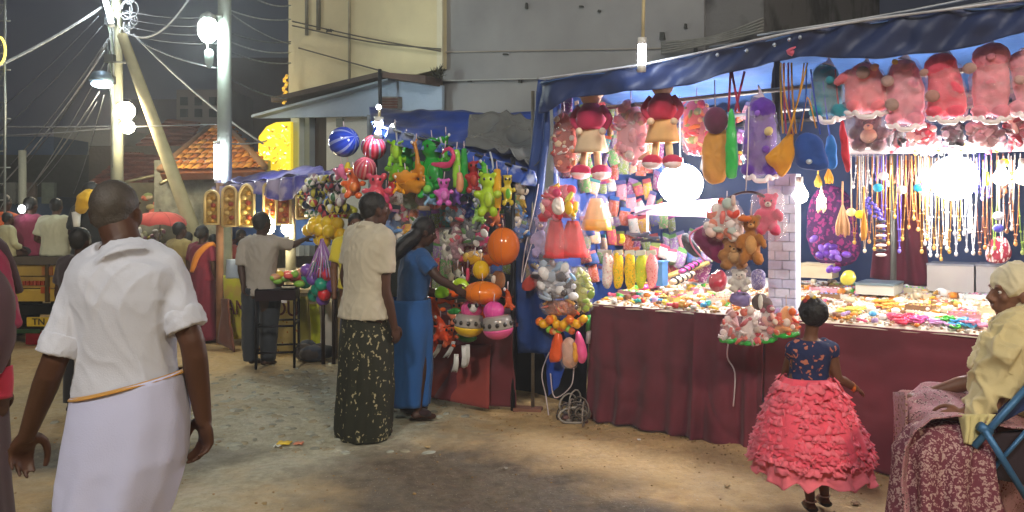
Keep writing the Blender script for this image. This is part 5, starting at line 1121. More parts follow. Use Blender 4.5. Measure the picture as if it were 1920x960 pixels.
def fn(u, v):
    p = lp(lp(P(872, 268, 6.35), P(1012, 312, 5.98), u), lp(P(880, 222, 7.0), P(1016, 222, 6.9), u), v)
    return p+Vector((0, 0, .015+.04*(1-3*abs(noise.noise(p*2.6)))+.025*(1-3*abs(noise.noise(p*7)))-.10*math.sin(PI*v)*.8))
mb.grid(fn, 80, 50); tag(mb.build('plastic_sheet', mat('6a6e6e', 'plastic', rough=.25, bump=.5, s2=25, var=.2), solid=.004), 'crumpled silver grey plastic sheet thrown over the blue ball stall roof', 'sheet')
fr2 = thing('scaffold', SP(850, 398, .2), 'slim dark metal frame of the ball stall', 'frame')
for px, d in ((704, -.1), (962, -.15)):
    a = SP(px, 398, d); MB().tube([(a.x, a.y, 0), (a.x, a.y, 2.3 if px == 704 else 1.98)], .02, 8).build('post', mat('30333c', 'metal'), fr2)
MB().tube([P(700, 232, 6.7), P(1000, 322, 5.95)], .014, 6).build('rail', mat('30333c', 'metal'), fr2)
# back cloth: mixed packets
mb = MB(); sheet(mb, SP(690, 560, 1.0), SP(1010, 560, 1.0), SP(1010, 250, 1.0), SP(690, 215, 1.0), 40, 24, .02, 5, hang=24); tag(mb.build('back_sheet', mat('2b3640', 'cloth', var=.3), solid=.005), 'dark cloth at the back of the ball stall', 'cloth')
mb = MB(); m_ = thing('stall_table', SP(880, 600, .2), 'low table of the ball stall hidden under maroon cloth', 'table')
MB().hexa(SS(-1.7, -.15, .68), SS(-.62, -.15, .68), SS(-.62, .8, .68), SS(-1.75, .8, .68), (0, 0, -.03)).build('tabletop', mat('6a2430', 'cloth'), m_, smooth=False)
for s_ in (-1.6, -.75):
    for d in (.0, .7): MB().tube([SS(s_, d, 0), SS(s_, d, .65)], .02, 6).build('leg', mat('4a3a30', 'wood'), m_)
mb = MB()
def fn(u, v):
    s_ = lp(-1.66, -.60, u); z = lp(.70, .02, v)
    bulge = .16*v*v*math.exp(-((u-.45)/.28)**2)
    return SS(s_, -.18-bulge+.03*math.sin(u*17+v*4)*(.3+v)+.03*noise.noise(Vector((s_*5, v*4, 3))), z+.10*(1-u)*v*v*.5)
mb.grid(fn, 60, 26); tag(mb.build('table_skirt', mat('5d222a', 'cloth', var=.2, s1=2), solid=.004), 'rumpled maroon cloth hanging to the ground below the inflatables', 'cloth')
mb = MB(); sheet(mb, SS(-1.55, -.34, .04), SS(-.75, -.32, .03), SS(-.8, -.2, .5), SS(-1.6, -.2, .42), 20, 16, .05, 4); tag(mb.build('loose_cloth', mat('82342e', 'cloth'), solid=.004), 'brick red loose cloth fold trailing on the sand behind the woman in blue', 'cloth')
# striped balls
def ball(label, px, py, r, d, cs, tilt=0, kind='plastic', noz=True):
    t_ = thing('beach_ball', SP(px, py+r, d), label, 'ball'); k = YD(px, d)/F
    ms = [mat(c, kind, rough=.15) for c in cs]; mb = MB(); M = Matrix.Rotation(tilt, 3, 'Y') @ Matrix.Rotation(.5, 3, 'X')
    mb.ell(SP(px, py, d), r*k, 32, 16, M, mats=list(range(len(ms)))); mb.build('skin', ms, t_)
    if noz: m2 = MB(); q = SP(px, py, d)+M @ Vector((0, 0, -r*k)); m2.ell(q, r*k*.14, 8, 6); m2.build('nozzle', mat(cs[0], 'plastic'), t_)
    string(t_, px, py-r-10, py-r+2, d)
    return t_
bl = ['2440b8', '2a4cc8', '2440b8', '93a0d8']
ball('big blue striped ball, highest at the left of the ball stall', 645, 266, 29, D2+.1, bl, 1.2)
ball('red and clear striped ball hanging below the tube light', 701, 276, 24, D2+.1, ['c01c38', 'c85a68', '9a1a38', '8a8a90'], .1)
ball('pink striped smaller ball under the blue one', 684, 316, 22, D2, ['c8384a', 'd88a8a', 'b83050', 'b06a70'], .3)
tube_light(SP(709, 251, D2-.05), SP(710, 229, D2-.05), .036, L_TUBE*1.8, 'short white tube light at the left top of the ball stall', cord=[SP(710, 229, D2-.05), SP(712, 205, D2)])
mb = MB(); E(mb, 710, 201, D2, 5); tag(mb.build('bulb', emitm((.9, .95, 1), 14)), 'tiny white bulb on the tip of the blue tarpaulin', 'bulb')
mb = MB(); E(mb, 736, 240, D2, 5, 8); tag(mb.build('bulb', emitm((.9, .97, 1), 14)), 'small white bulb beside the lime green inflatable', 'bulb')
# inflatable animals
def animal(label, px, top, w_, h, c, d, kind='dino', c2=None, flip=1, vox=.014):
    t_ = thing('inflatable_animal', SP(px, top+h, d), label, 'inflatable'); X = lambda q: px+flip*q*w_; Yp = lambda q: top+q*h; k = YD(px, d)/F; mb = MB()
    T = lambda pts, rr, sub=4: mb.tube([SP(X(a), Yp(b_), d+(e if True else 0)) for a, b_, e in pts], [r*w_*k for r in rr], 12, sub)
    if kind == 'dino':
        T([(-.1, .08, -.03), (0, .3, 0), (.05, .6, 0), (-.05, .9, 0)], [.12, .16, .3, .12]); E(mb, X(-.18), Yp(.08), d-.03, w_*.2, w_*.13)
        T([(.05, .75, 0), (.35, .85, 0), (.5, .7, 0)], [.2, .12, .03])
        for s_ in (-1, 1): T([(s_*.2, .75, -.05), (s_*.28, .98, -.08)], [.12, .09], 1); T([(s_*.15, .42, -.05), (s_*.38, .36, -.12)], [.08, .06], 1)
        for q in range(4): E(mb, X(.14+.04*q), Yp(.2+.13*q), d, w_*.08, w_*.09, w_*.03)
    elif kind == 'giraffe':
        T([(-.2, .06, 0), (-.05, .1, 0), (.05, .3, 0), (.1, .62, 0)], [.1, .12, .1, .18]); T([(.1, .55, 0), (.3, .62, 0), (-.2, .66, 0)], [.22, .2, .2])
        for s_ in (-.22, .0, .22, .36): T([(s_, .68, -.03), (s_*1.2, .98, -.04)], [.08, .06], 1)
        for s_ in (-.02, .07): T([(s_, .07, 0), (s_+.02, -.04, 0)], [.03, .03], 1)
    elif kind == 'flamingo':
        T([(-.5, .44, 0), (-.1, .47, 0), (.2, .44, 0), (.35, .2, 0), (.2, .04, 0), (-.02, .1, 0), (-.1, .2, 0)], [.08, .14, .13, .09, .1, .08, .04])
    elif kind == 'rod':
        T([(0, .02, 0), (.02, .5, 0), (-.02, .98, 0)], [.3, .42, .34])
    elif kind == 'bear':
        E(mb, X(0), Yp(.2), d, w_*.34, h*.19); E(mb, X(0), Yp(.62), d, w_*.36, h*.3)
        for s_ in (-1, 1): E(mb, X(s_*.28), Yp(.06), d, w_*.13); E(mb, X(s_*.42), Yp(.5), d-.05, w_*.2, h*.1); E(mb, X(s_*.25), Yp(.9), d-.06, w_*.2, h*.12)
    elif kind == 'star':
        for q in range(5): a = q*1.2566; T([(0, .5, 0), (math.sin(a)*.48, .5-math.cos(a)*.48, 0)], [.24, .1], 1)
    mb.build('skin', mat(c, 'plastic', rough=.2), t_, mods=dict(vox=vox, sm=2, disp=.014, dsize=.05))
    f = d-.16*w_*k-.03
    if kind in ('dino', 'giraffe'): mb = MB(); E(mb, X(-.2), Yp(.05), f, 3, 3.4, 2, 8, 6); mb.build('eye', mat('f4f4f4', 'plastic'), t_); 
    if kind == 'bear':
        for s_ in (-1, 1): mb = MB(); E(mb, X(s_*.14), Yp(.16), d-w_*.33*k, 2.6, 3.2, 2, 8, 6); mb.build('eye', mat('1c1c1c', 'plastic'), t_)
    if c2: mb = MB(); E(mb, X(.02), Yp(.62), d-w_*.18*k-.02, w_*.22, h*.17, w_*.12); mb.build('belly', mat(c2, 'plastic'), t_)
    string(t_, px, top-12, top+3, d)
    return t_
AN_ = [('lime green inflatable dinosaur beside the tube light', 741, 236, 42, 78, '8fd01c', 0, 'dino', 'a8dc3c', 1), ('mid green inflatable dinosaur behind the lime one', 764, 254, 54, 90, '2f9a3a', .12, 'dino', None, -1),
       ('brown orange inflatable giraffe between green animals', 780, 262, 40, 96, 'c88018', -.05, 'giraffe', None, 1), ('big deep green inflatable turtle head up in the middle', 810, 256, 62, 110, '1f9a34', .05, 'bear', '35b048', 1),
       ('hot pink inflatable flamingo with a long bill', 834, 276, 48, 72, 'dc4478', -.12, 'flamingo', None, 1), ('mauve pink inflatable teddy below the flamingo', 832, 334, 34, 52, 'd868c4', -.1, 'bear', 'e084d0', 1),
       ('striped lime inflatable column right of the flamingo', 856, 278, 20, 76, '9ad848', -.05, 'rod', None, 1), ('dark green inflatable column beside the lime one', 870, 276, 18, 90, '2e9a40', 0, 'rod', None, 1),
       ('salmon inflatable column at the foot of the green ones', 862, 322, 18, 40, 'dc9a72', -.12, 'rod', None, 1), ('red and brown inflatable toy in the middle of the row', 888, 300, 34, 62, 'a4282c', .05, 'bear', 'c24a40', 1),
       ('grey white inflatable toy beside the red one', 898, 330, 24, 60, 'b0b4ba', .08, 'bear', None, 1), ('yellow green inflatable teddy at the right of the row', 914, 322, 44, 84, 'a8cc28', -.05, 'bear', 'b8d840', 1),
       ('bright green inflatable above the yellow green teddy', 908, 300, 34, 46, '58b83a', .05, 'dino', None, 1), ('mustard yellow inflatable column at the right', 932, 314, 22, 84, 'd8a41c', .0, 'rod', None, 1),
       ('small orange inflatable at the foot of the yellow column', 930, 386, 26, 40, 'd8784a', .0, 'bear', None, 1), ('navy blue inflatable in the shade of the row', 886, 364, 40, 46, '1f2f6a', .15, 'bear', None, 1),
       ('orange inflatable fish under the pink striped ball', 760, 318, 50, 30, 'e89a2c', -.1, 'star', None, 1), ('coral pink inflatable under the red ball', 706, 326, 50, 64, 'e4566a', -.1, 'bear', 'ec6c7c', 1),
       ('orange red inflatable at the left under the blue ball', 662, 316, 42, 56, 'ea6a2c', 0, 'bear', 'f08a3c', 1), ('rose pink inflatable at the far left of the row', 640, 306, 34, 34, 'e478a4', .05, 'star', None, 1),
       ('yellow inflatable star behind the pink striped ball', 652, 302, 34, 40, 'e8d83a', .12, 'star', None, 1), ('amber striped inflatable tiger below the giraffe', 772, 334, 52, 30, 'cf8a20', -.1, 'star', None, 1),
       ('hot pink inflatable legs under the coral one', 724, 350, 34, 44, 'f05c8c', -.05, 'dino', None, -1), ('pale blue inflatable dolphin among the upper row', 806, 352, 34, 34, '8ab4d8', 0, 'dino', None, 1)]
AN_ += [('second lime green inflatable crocodile under the mid green dinosaur', 744, 300, 46, 44, '7ac828', .02, 'star', None, 1), ('leaf green inflatable palm beside the turtle head', 836, 250, 30, 60, '58c03a', .06, 'dino', None, -1), ('bright green inflatable frog under the turtle head', 800, 326, 46, 46, '2fae44', -.02, 'bear', '8ad85a', 1), ('orange yellow inflatable duck left of the frog', 748, 330, 34, 34, 'f0a81c', -.08, 'dino', None, 1),
        ('yellow and green inflatable parrot at the right end of the row', 952, 326, 26, 60, 'c8b428', .05, 'bear', '6ab83a', 1), ('pale green inflatable dragon behind the yellow green teddy', 896, 372, 34, 50, '9ac85a', .1, 'dino', None, 1), ('violet inflatable ring behind the mauve teddy', 856, 350, 26, 40, '8a5ac8', .1, 'star', None, 1), ('scarlet inflatable tube right of the coral one', 734, 318, 16, 50, 'e83a3a', .05, 'rod', None, 1)]
for a in AN_: animal(a[0], a[1], a[2], a[3], a[4], a[5], D2+a[6], a[7], a[8], a[9])
# rolls and cups lower rows
for i, (px, y, w_, h, c, lab) in enumerate(((722, 362, 14, 40, 'c9c9bf', 'pale grey soft toy at the left of the lower row'), (746, 350, 30, 34, 'd0d2c8', 'white toy pack in the lower row, left'), (770, 356, 26, 36, '7a9a78', 'grey green toy pack in the lower row'), (794, 356, 24, 30, 'b8a8c4', 'lilac toy pack in the lower row'), (815, 366, 18, 26, 'c83a3a', 'red toy pack beside the mauve teddy'))):
    softbag('toy_pack', lab, 'toy', [(px-w_/2, y), (px+w_/2, y-2), (px+w_/2+2, y+h), (px-w_/2-1, y+h)], c, D2+.1, 16, m=dots(c, '4a4a44', 'e8e4d8', 24, .3), wrap=True)
names_c = ['3a3438', 'c84a5a', 'e8c83a', '5a8a4a', '4a6ab0']
for x0, x1, y0, y1, c, lab in ((722, 752, 396, 448, '6c9ad8', 'light blue plastic pouch right of the man in the cream shirt'), (752, 766, 390, 416, 'e46a8a', 'pink plastic cup behind the woman in blue'), (768, 782, 392, 418, 'e07838', 'orange plastic cup behind the woman in blue'), (751, 778, 420, 440, 'e8b020', 'yellow boat shaped toy behind the woman in blue'),
                          (830, 846, 430, 486, 'b8b8a4', 'grey box with a lime label beside the woman\'s face'), (846, 868, 420, 490, 'a06a78', 'mauve beaded bag hanging in the middle of the ball stall'), (836, 868, 388, 416, '6a8aa8', 'blue grey bag at the middle of the ball stall'), (868, 900, 400, 460, '6a7070', 'dark grey toy gun pack hanging in the ball stall'),
                          (896, 912, 420, 462, 'e03a78', 'hot pink toy phone hanging in the ball stall'), (872, 905, 470, 492, 'd8a428', 'ochre toy below the grey gun pack'), (960, 986, 340, 364, 'c8b8a8', 'stuffed toy face at the right of the ball stall'), (958, 984, 364, 420, 'b0902c', 'olive yellow toy below the stuffed face'),
                          (954, 978, 384, 400, '5c8ac0', 'blue cap under the stuffed face'), (964, 988, 395, 450, '3f7ac8', 'blue bag hanging in front of the navy curtain')):
    clearbag(lab, [(x0, y0), (x1, y0-2), (x1+2, y1), (x0-1, y1+2)], [c, c, 'e8e0d8', names_c[int(x0) % 5]], max(6, int((x1-x0)*(y1-y0)/75)), D2+.15, 16, 'toy_pack', r=(3, 8), body=c)
# row of small toys hanging under (mixed)
for row, (y, x0, x1) in enumerate(((408, 700, 950), (440, 820, 900), (470, 820, 965), (500, 816, 960), (530, 800, 830))):
    px = x0
    while px < x1:
        q = R.randrange(14); p = SP(px, y+R.uniform(-7, 7), D2+.42)
        lab = 'small %s printed packet on the back rows of the ball stall' % names[q]
        src = next((o for o in COL.objects if o.name.startswith('hanging_packet') and o['label'].startswith('small %s ' % names[q])), None)
        if src: dup(src, p, (0, R.uniform(-.1, .1), ang+R.uniform(-.3, .3)), R.uniform(1, 1.4), label=lab, group='small %s packets of the ball stall' % names[q])
        px += R.uniform(15, 22)
for i, (px, y, c) in enumerate(((846, 506, 'd8d8c4'), (858, 500, 'b8b8a8'), (868, 512, 'c8ccb4'), (838, 492, 'a8a898'), (850, 522, 'd0d4bc'))):
    animal(['pale', 'stone grey', 'cream green', 'ash grey', 'bone white'][i]+' inflatable ring toy beside the woman\'s forearm', px, y, 20, 26, c, D2+.1, 'star', None, 1)
softbag('inflatable_toy', 'lime green inflatable tail above the forearm', 'inflatable', [(860, 520), (874, 524), (880, 545), (862, 545), (846, 532)], 'b4dc28', D2-.1, 14, 'plastic')
# big orange ball and the lower cluster
def plainball(label, px, py, rx, ry, c, d, c2=None, name='toy_ball'):
    t_ = thing(name, SP(px, py+ry, d), label, 'ball'); mb = MB(); E(mb, px, py, d, rx, ry, rx, 24, 14); mb.build('skin', mat(c, 'plastic', rough=.18), t_)
    mb = MB(); k = YD(px, d)/F
    for s_ in (-.5, 0, .5): mb.tube([SP(px, py, d)+(U*math.sin(s_)*math.cos(a*.2618)+N*math.cos(s_)*math.cos(a*.2618))*rx*k*1.005+UP*math.sin(a*.2618)*ry*k*1.005 for a in range(-5, 6)], .002, 4)
    mb.build('seam', mat(c2 or c, 'plastic'), t_); string(t_, px, py-ry-14, py-ry, d); return t_
plainball('big glossy orange ball beside the navy curtain', 944, 462, 31, 36, 'e0721c', D2-.05, 'b85818')
animal('orange inflatable arm below the big orange ball', 925, 470, 40, 32, 'dc6c1c', D2, 'star')
plainball('yellow ball with a flat face in the orange cluster', 902, 506, 16, 18, 'e0b81c', D2-.1)
animal('ochre inflatable cap above the yellow ball', 890, 476, 30, 24, 'd8a01c', D2-.08, 'star')
t_ = plainball('wide orange duck body ball in the cluster', 905, 549, 37, 22, 'e67a1c', D2-.2, 'b85a14')
pb = plainball('pink ball with a white panda face, left of the pair', 884, 580, 20, 18, 'e05a98', D2-.22)
m_ = MB(); E(m_, 887, 578, D2-.28, 10, 8, 5); m_.build('face_patch', mat('e4e0dc', 'plastic'), pb)
for x_ in (880, 894): m_ = MB(); E(m_, x_, 573, D2-.31, 4.5, 4.5, 3); m_.build('eye_patch', mat('1c1a1e', 'plastic'), pb)
plainball('magenta pink ball, right of the pair above the half balls', 926, 583, 20, 18, 'e252a4', D2-.24)
plainball('red orange ball behind the pink pair', 903, 590, 16, 16, 'e0582a', D2-.1)
def halfball(label, px, py, w_, c, d, tilt):
    t_ = thing('half_ball', SP(px, py+18, d), label, 'toy'); k = YD(px, d)/F; r = w_/2*k; M = Matrix.Rotation(tilt, 3, 'Y')
    prof = [(r*math.cos(a), -r*.72*math.sin(a)) for a in [PI/2*q/8 for q in range(8, -1, -1)]]
    prof[0] = (.001, prof[0][1]); MB().lathe(prof, SP(px, py, d), 24, M).build('bowl', mat(c, 'plastic', rough=.15), t_)
    MB().lathe([(r, 0), (r*1.02, .01), (r*.98, .05), (r*.9, .085), (r*.7, .095)], SP(px, py, d), 24, M).build('clear_lid', mat('9a948e', 'plastic', rough=.12), t_)
    for q in range(12):
        a = q*PI/6; m_ = MB(); m_.ell(SP(px, py, d)+M @ Vector((r*.98*math.cos(a), r*.98*math.sin(a), .035)), (.016, .016, .018), 8, 5); m_.build('dark_dot', mat('2c2622', 'plastic'), t_)
halfball('yellow half ball with a dotted dark band', 879, 612, 56, 'e2b81a', D2-.24, .08)
halfball('pink half ball with a dotted dark band', 934, 616, 58, 'e25a96', D2-.26, -.12)
mb = MB(); E(mb, 874, 632, D2-.14, 24, 10, 14); tag(mb.build('green_float', mat('2c7a34', 'plastic')), 'dark green float under the yellow half ball', 'toy')
OR = ['f06a1c', 'e8581c', 'f07a24']
for i, (px, y, w_, h, kd, lab) in enumerate(((812, 552, 44, 56, 'bear', 'bright orange inflatable teddy at the left of the lower cluster'), (836, 538, 50, 34, 'star', 'orange inflatable star at the top of the lower cluster'), (826, 592, 46, 50, 'dino', 'orange red inflatable dinosaur at the lower left'), (856, 566, 34, 44, 'bear', 'peach orange inflatable beside the pink ball'), (842, 612, 34, 40, 'bear', 'dull orange inflatable above the white straps'), (798, 536, 20, 22, 'star', 'small orange inflatable ring at the far left of the cluster'), (812, 626, 26, 40, 'rod', 'red orange inflatable tube at the bottom left'))):
    animal(lab, px, y, w_, h, ['f06a1c', 'ea6424', 'd84a20', 'e0805a', 'c8562c', 'e86a3a', 'c0482c'][i], D2-.16-.03*(i % 3), kd)
softbag('inflatable_toy', 'lime green inflatable wing among the orange toys', 'inflatable', [(812, 545), (826, 534), (846, 546), (834, 560), (816, 558)], '8fd024', D2-.3, 14, 'plastic')
softbag('inflatable_toy', 'dark green inflatable leaf beside the pink ball', 'inflatable', [(838, 580), (862, 576), (866, 586), (846, 592)], '2f7f38', D2-.3, 10, 'plastic')
softbag('toy_pack', 'small blue and red striped packet behind the woman in blue', 'toy', [(790, 524), (806, 522), (808, 546), (792, 548)], 'b8b0c4', D2-.1, 8, m=dots('c8c0d0', '3a4a9a', 'c84a5a', 30, .4))
softbag('toy_pack', 'brown monkey face toy right of the yellow ball', 'toy', [(920, 510), (944, 506), (948, 540), (924, 548)], '8a5a34', D2+.02, 16, 'fur', deco=(('muzzle', 926, 524, 6, 8, 'dcd4c8', 'fur'),))
animal('dark orange inflatable at the right of the cluster by the curtain', 952, 540, 30, 44, 'cc5424', D2, 'dino')
animal('small pink inflatable tube left of the yellow ball', 877, 500, 12, 30, 'd84a6a', D2-.05, 'rod')
for i, (x0, y0, x1, y1) in enumerate(((822, 646, 810, 672), (848, 640, 834, 672), (866, 648, 868, 690), (852, 664, 850, 700), (874, 646, 872, 688))):
    t_ = thing('strap_bundle', SP(x1, y1, D2-.2), ['short white strap tuft, leftmost under the orange toys', 'slanting white strap tuft under the orange toys', 'broad white strap tuft under the yellow half ball', 'longest white strap tuft in the middle', 'white strap tuft, rightmost under the half balls'][i], 'straps')
    for q in range(5): m_ = MB(); m_.tube([SP(x0+q*1.5, y0, D2-.2), SP((x0+x1)/2+q*1.8, (y0+y1)/2, D2-.22), SP(x1+q*2.2-3, y1-R.uniform(0, 6), D2-.2)], .008, 5, 3, fl=.5); m_.build('strap', mat('d8d8d4', 'plastic'), t_)
# bundle of little balls
cl = ['1d2a4a', 'c9c040', 'e8e4dc', '2c3040', 'b83a4a', 'd8cc58', 'f0ece4', '3a6a48', '1a1c28', 'a88a98']
def netballs(px, py, w_, h, n, r, d, colors, label, sub, name='ball_net'):
    t_ = thing(name, SP(px, py+h, d), label, 'ball net'); pts = []; k = YD(px, d)/F; tr = 0
    while len(pts) < n and tr < 9000:
        tr += 1; a = R.uniform(0, 2*PI); q = math.sqrt(R.random()); x = px+math.cos(a)*w_*q; y = py+math.sin(a)*h*q; dd = R.uniform(-1, 1)*w_*.5*math.sqrt(max(0, 1-q*q))
        p = SP(x, y, d+dd*k)
        if all((p-o).length > r*1.55*k for o in pts): pts.append(p)
    for i, p in enumerate(pts):
        c = colors[i % len(colors)]; c2 = colors[(i*3+1) % len(colors)]; m_ = MB(); m_.ell(p, r*k, 12, 8, Matrix.Rotation(R.uniform(0, 3), 3, 'X'), mats=[0, 0, 1, 1] if sub else [0]); m_.build('little_ball', [mat(c, 'plastic'), mat(c2, 'plastic')], t_)
    return t_
netballs(610, 372, 46, 44, 62, 8.5, .3, cl, 'bunch of little black, white and yellow balls above the yellow balloons', True)
t_ = netballs(608, 434, 34, 22, 14, 13, .25, ['f0c814', 'f4d01c', 'e8bc10'], 'bunch of glossy yellow balloons by the outstretched hand', False, 'balloon_bunch')
t_ = netballs(602, 522, 32, 42, 26, 13, .2, ['1f9a80', 'd82c38', '7a50b0', 'd03048', '6a48a8', '26a888'], 'hanging net of red, teal and purple balls beside the man\'s waist', False)
for q in range(10): m_ = MB(); m_.tube([SP(604+R.uniform(-3, 3), 448, .15), SP(590+q*3.2, 480, .1), SP(574+q*6.5, 520, .08)], .009, 5, 3); m_.build('net_cord', mat(['a878c0', 'c8b8d8', '8a5aa8'][q % 3], 'plastic'), t_)
softbag('balloon', 'small lime yellow balloon behind the cream shirted man', 'balloon', [(630, 386), (650, 380), (670, 392), (664, 412), (640, 410)], 'dcd83a', .4, 20, 'plastic')
# ================================================================ SMALL LEFT STALL
D3 = .55
c3 = thing('stall_canopy', SP(520, 335, D3), 'violet blue tarpaulin roof of the small gold ornament stall', 'canopy')
def fn(u, v):
    a = lp(P(397, 352, 9.3), P(634, 318, 8.1), u); b_ = lp(P(420, 338, 10.6), P(600, 308, 9.8), u); p = lp(a, b_, v); return p+Vector((0, 0, .05*noise.noise(p*2.5)-.06*math.sin(PI*v)+.03*noise.noise(p*8)))
m_ = MB(); m_.grid(fn, 46, 14); m_.build('roof_sheet', mat('4b4a94', 'tarp', var=.4, c2='8a86b8'), c3, solid=.004)
def fn(u, v):
    a = lp(P(397, 352, 9.28), P(634, 318, 8.08), u); p = a-Vector((0, 0, (.20+.06*math.sin(u*13))*v)); return p-N*(.03*math.sin(u*60)+.03*noise.noise(p*7))
m_ = MB(); m_.grid(fn, 90, 8); m_.build('valance', mat('5552a8', 'tarp', var=.4, c2='a79fc0', s1=5), c3, solid=.003)
for px, Y, lab, c, r in ((412, 9.2, None, '8a6448', .045), (432, 9.6, None, '9a9080', .025), (545, 8.9, None, 'b8b49c', .06), (628, 8.2, None, '6a5a50', .03)):
    a = P(px, 398, Y); MB().tube([(a.x, Y, 0), (a.x, Y, 1.9)], r, 8).build('post', mat(c, 'wood'), c3)
mb = MB(); sheet(mb, P(428, 460, 10.2), P(640, 460, 9.2), P(640, 352, 9.2), P(428, 360, 10.2), 30, 12, .02, 5, hang=16); tag(mb.build('back_sheet', mat('3f66b8', 'tarp', var=.3), solid=.004), 'blue plastic sheet behind the gold ornaments of the small stall', 'tarpaulin')
def ornament(px, y0, y1, w_, Y, point, c, label):
    t_ = thing('gold_ornament', P(px, y1, Y), label, 'ornament'); k = Y/F; h = (y1-y0)*k; hw = w_/2*k; poly = [(-hw, 0), (hw, 0)]
    n = 10
    for q in range(n+1):
        a = PI*q/n; poly.append((math.cos(a)*hw, h-hw*(1.3 if point else 1)+math.sin(a)**(2 if point else 1)*hw*(1.3 if point else 1)))
    c0 = P(px, y1, Y); mb = MB(); mb.prism(poly, c0, (1, 0, 0), UP, .03); mb.build('plate', mat(c, 'foil', met=.4, var=.45, s1=26, s2=40, dist=.01, bump=1), t_, smooth=False)
    outer = [c0+Vector((x, -.03, z)) for x, z in poly]; mb = MB(); mb.tube(outer+[outer[0]], .017, 6); mb.build('rim', mat('e8cf90', 'metal', met=.3), t_)
    for q in range(7):
        m_ = MB(); m_.ell(c0+Vector((math.sin(q*2.2)*hw*.35, -.03, h*(.1+q*.115))), (hw*.4, .02, hw*.34), 8, 5); m_.build('boss', mat(['c99838', 'a8442c', 'e6c878'][q % 3], 'foil', met=.3), t_)
for a in ((399, 358, 420, 26, 9.0, 0, 'b8923c', 'rounded gold ornament plate, leftmost outside the post'), (432, 350, 424, 26, 9.0, 0, 'c8a052', 'second gold ornament plate with dark bosses'), (464, 346, 424, 28, 8.9, 1, 'b8984a', 'pointed gold ornament plate, third from left'), (508, 342, 412, 24, 8.8, 0, 'c07c34', 'orange gold ornament plate above the small stall lamps'), (533, 340, 420, 26, 8.7, 0, 'b8602c', 'reddish gold ornament plate beside the pale post'), (568, 332, 410, 20, 8.5, 0, 'a88048', 'narrow gold ornament plate beside the ball bunch')): ornament(*a)
for px, py, r, lab in ((505, 424, .065, 'left bright lamp behind the gray shirted man'), (536, 428, .05, 'right yellow lamp behind the gray shirted man')):
    t_ = thing('bulb', P(px, py, 8.75), lab, 'bulb'); MB().ell(P(px, py, 8.75), (r, r, r*1.4), 12, 8).build('glowing_globe', emitm((1, .9, .6), 70), t_); MB().tube([P(px, py-14, 8.75), P(px, py-34, 8.75)], .012, 5).build('cord', mat('c8c0b0', 'plain'), t_)
# its table and banner
tb = thing('stall_table', P(530, 660, 8.6), 'table of the small stall fronted by yellow printed cloth', 'table')
MB().hexa(P(425, 548, 9.2)*1, P(640, 540, 8.3), P(640, 500, 9.1), P(428, 505, 10.0), (0, 0, -.04)).build('tabletop', mat('b8a888', 'cloth'), tb, smooth=False)
def banner(x0, x1, y0, y1, Ya, Yb, c, label, text=None, tc_='5a2a2a', m=None):
    mb = MB(); sheet(mb, P(x0, y1, Ya), P(x1, y1, Yb), P(x1, y0, Yb), P(x0, y0, Ya), 16, 14, .02, 4, hang=7)
    o = tag(mb.build('cloth_banner', m or mat(c, 'cloth', var=.25, s1=3), solid=.004), label, 'banner')
    if text:
        cu = bpy.data.curves.new('lettering', 'FONT'); cu.body = text; cu.size = .24; cu.extrude = .004; to = bpy.data.objects.new('lettering', cu); COL.objects.link(to)
        dg = bpy.context.evaluated_depsgraph_get(); me = bpy.data.meshes.new_from_object(to.evaluated_get(dg)); bpy.data.objects.remove(to)
        lo = bpy.data.objects.new('lettering', me); COL.objects.link(lo); me.materials.append(mat(tc_, 'plain')); lo.parent = o
        pa, pb_ = P(x0, 0, Ya), P(x1, 0, Yb); an = math.atan2(pb_.y-pa.y, pb_.x-pa.x)
        lo.location = P(x0+3, 588, lp(Ya, Yb, .1)-.07)-ORG[o.name]; lo.rotation_euler = (PI/2, 0, an)
    return o
banner(420, 464, 516, 636, 9.0, 8.8, 'c9b052', 'yellow green cloth banner with dark letters left of the gray shirted man', 'AMI', m=mat('c9b052', 'cloth', c2='c8c83a', s1=4))
banner(464, 560, 548, 664, 8.8, 8.55, 'c8bc7a', 'pale flowered yellow banner with dark letters behind the metal stand', '   SOU', m=dots('cfc488', 'b0603a', 'c8c040', 7, .22))
banner(560, 582, 556, 664, 8.55, 8.45, '8c8a3c', 'olive green cloth strip of the small table front')
banner(582, 600, 570, 664, 8.45, 8.4, 'c8d02c', 'bright lime cloth strip of the small table front')
banner(600, 626, 560, 668, 8.4, 8.2, 'd0c8b8', 'off white cloth strip of the small table front')
banner(424, 452, 486, 522, 8.95, 8.85, 'a8b8cc', 'pale blue folded cloth at the corner of the small stall')
mb = MB(); sheet(mb, P(412, 642, 8.9), P(440, 660, 8.6), P(428, 560, 8.8), P(414, 560, 8.95), 10, 10, .03, 5); tag(mb.build('brown_sack', mat('6e4030', 'cloth'), solid=.02), 'brown cloth sack leaning at the left post of the small stall', 'sack')
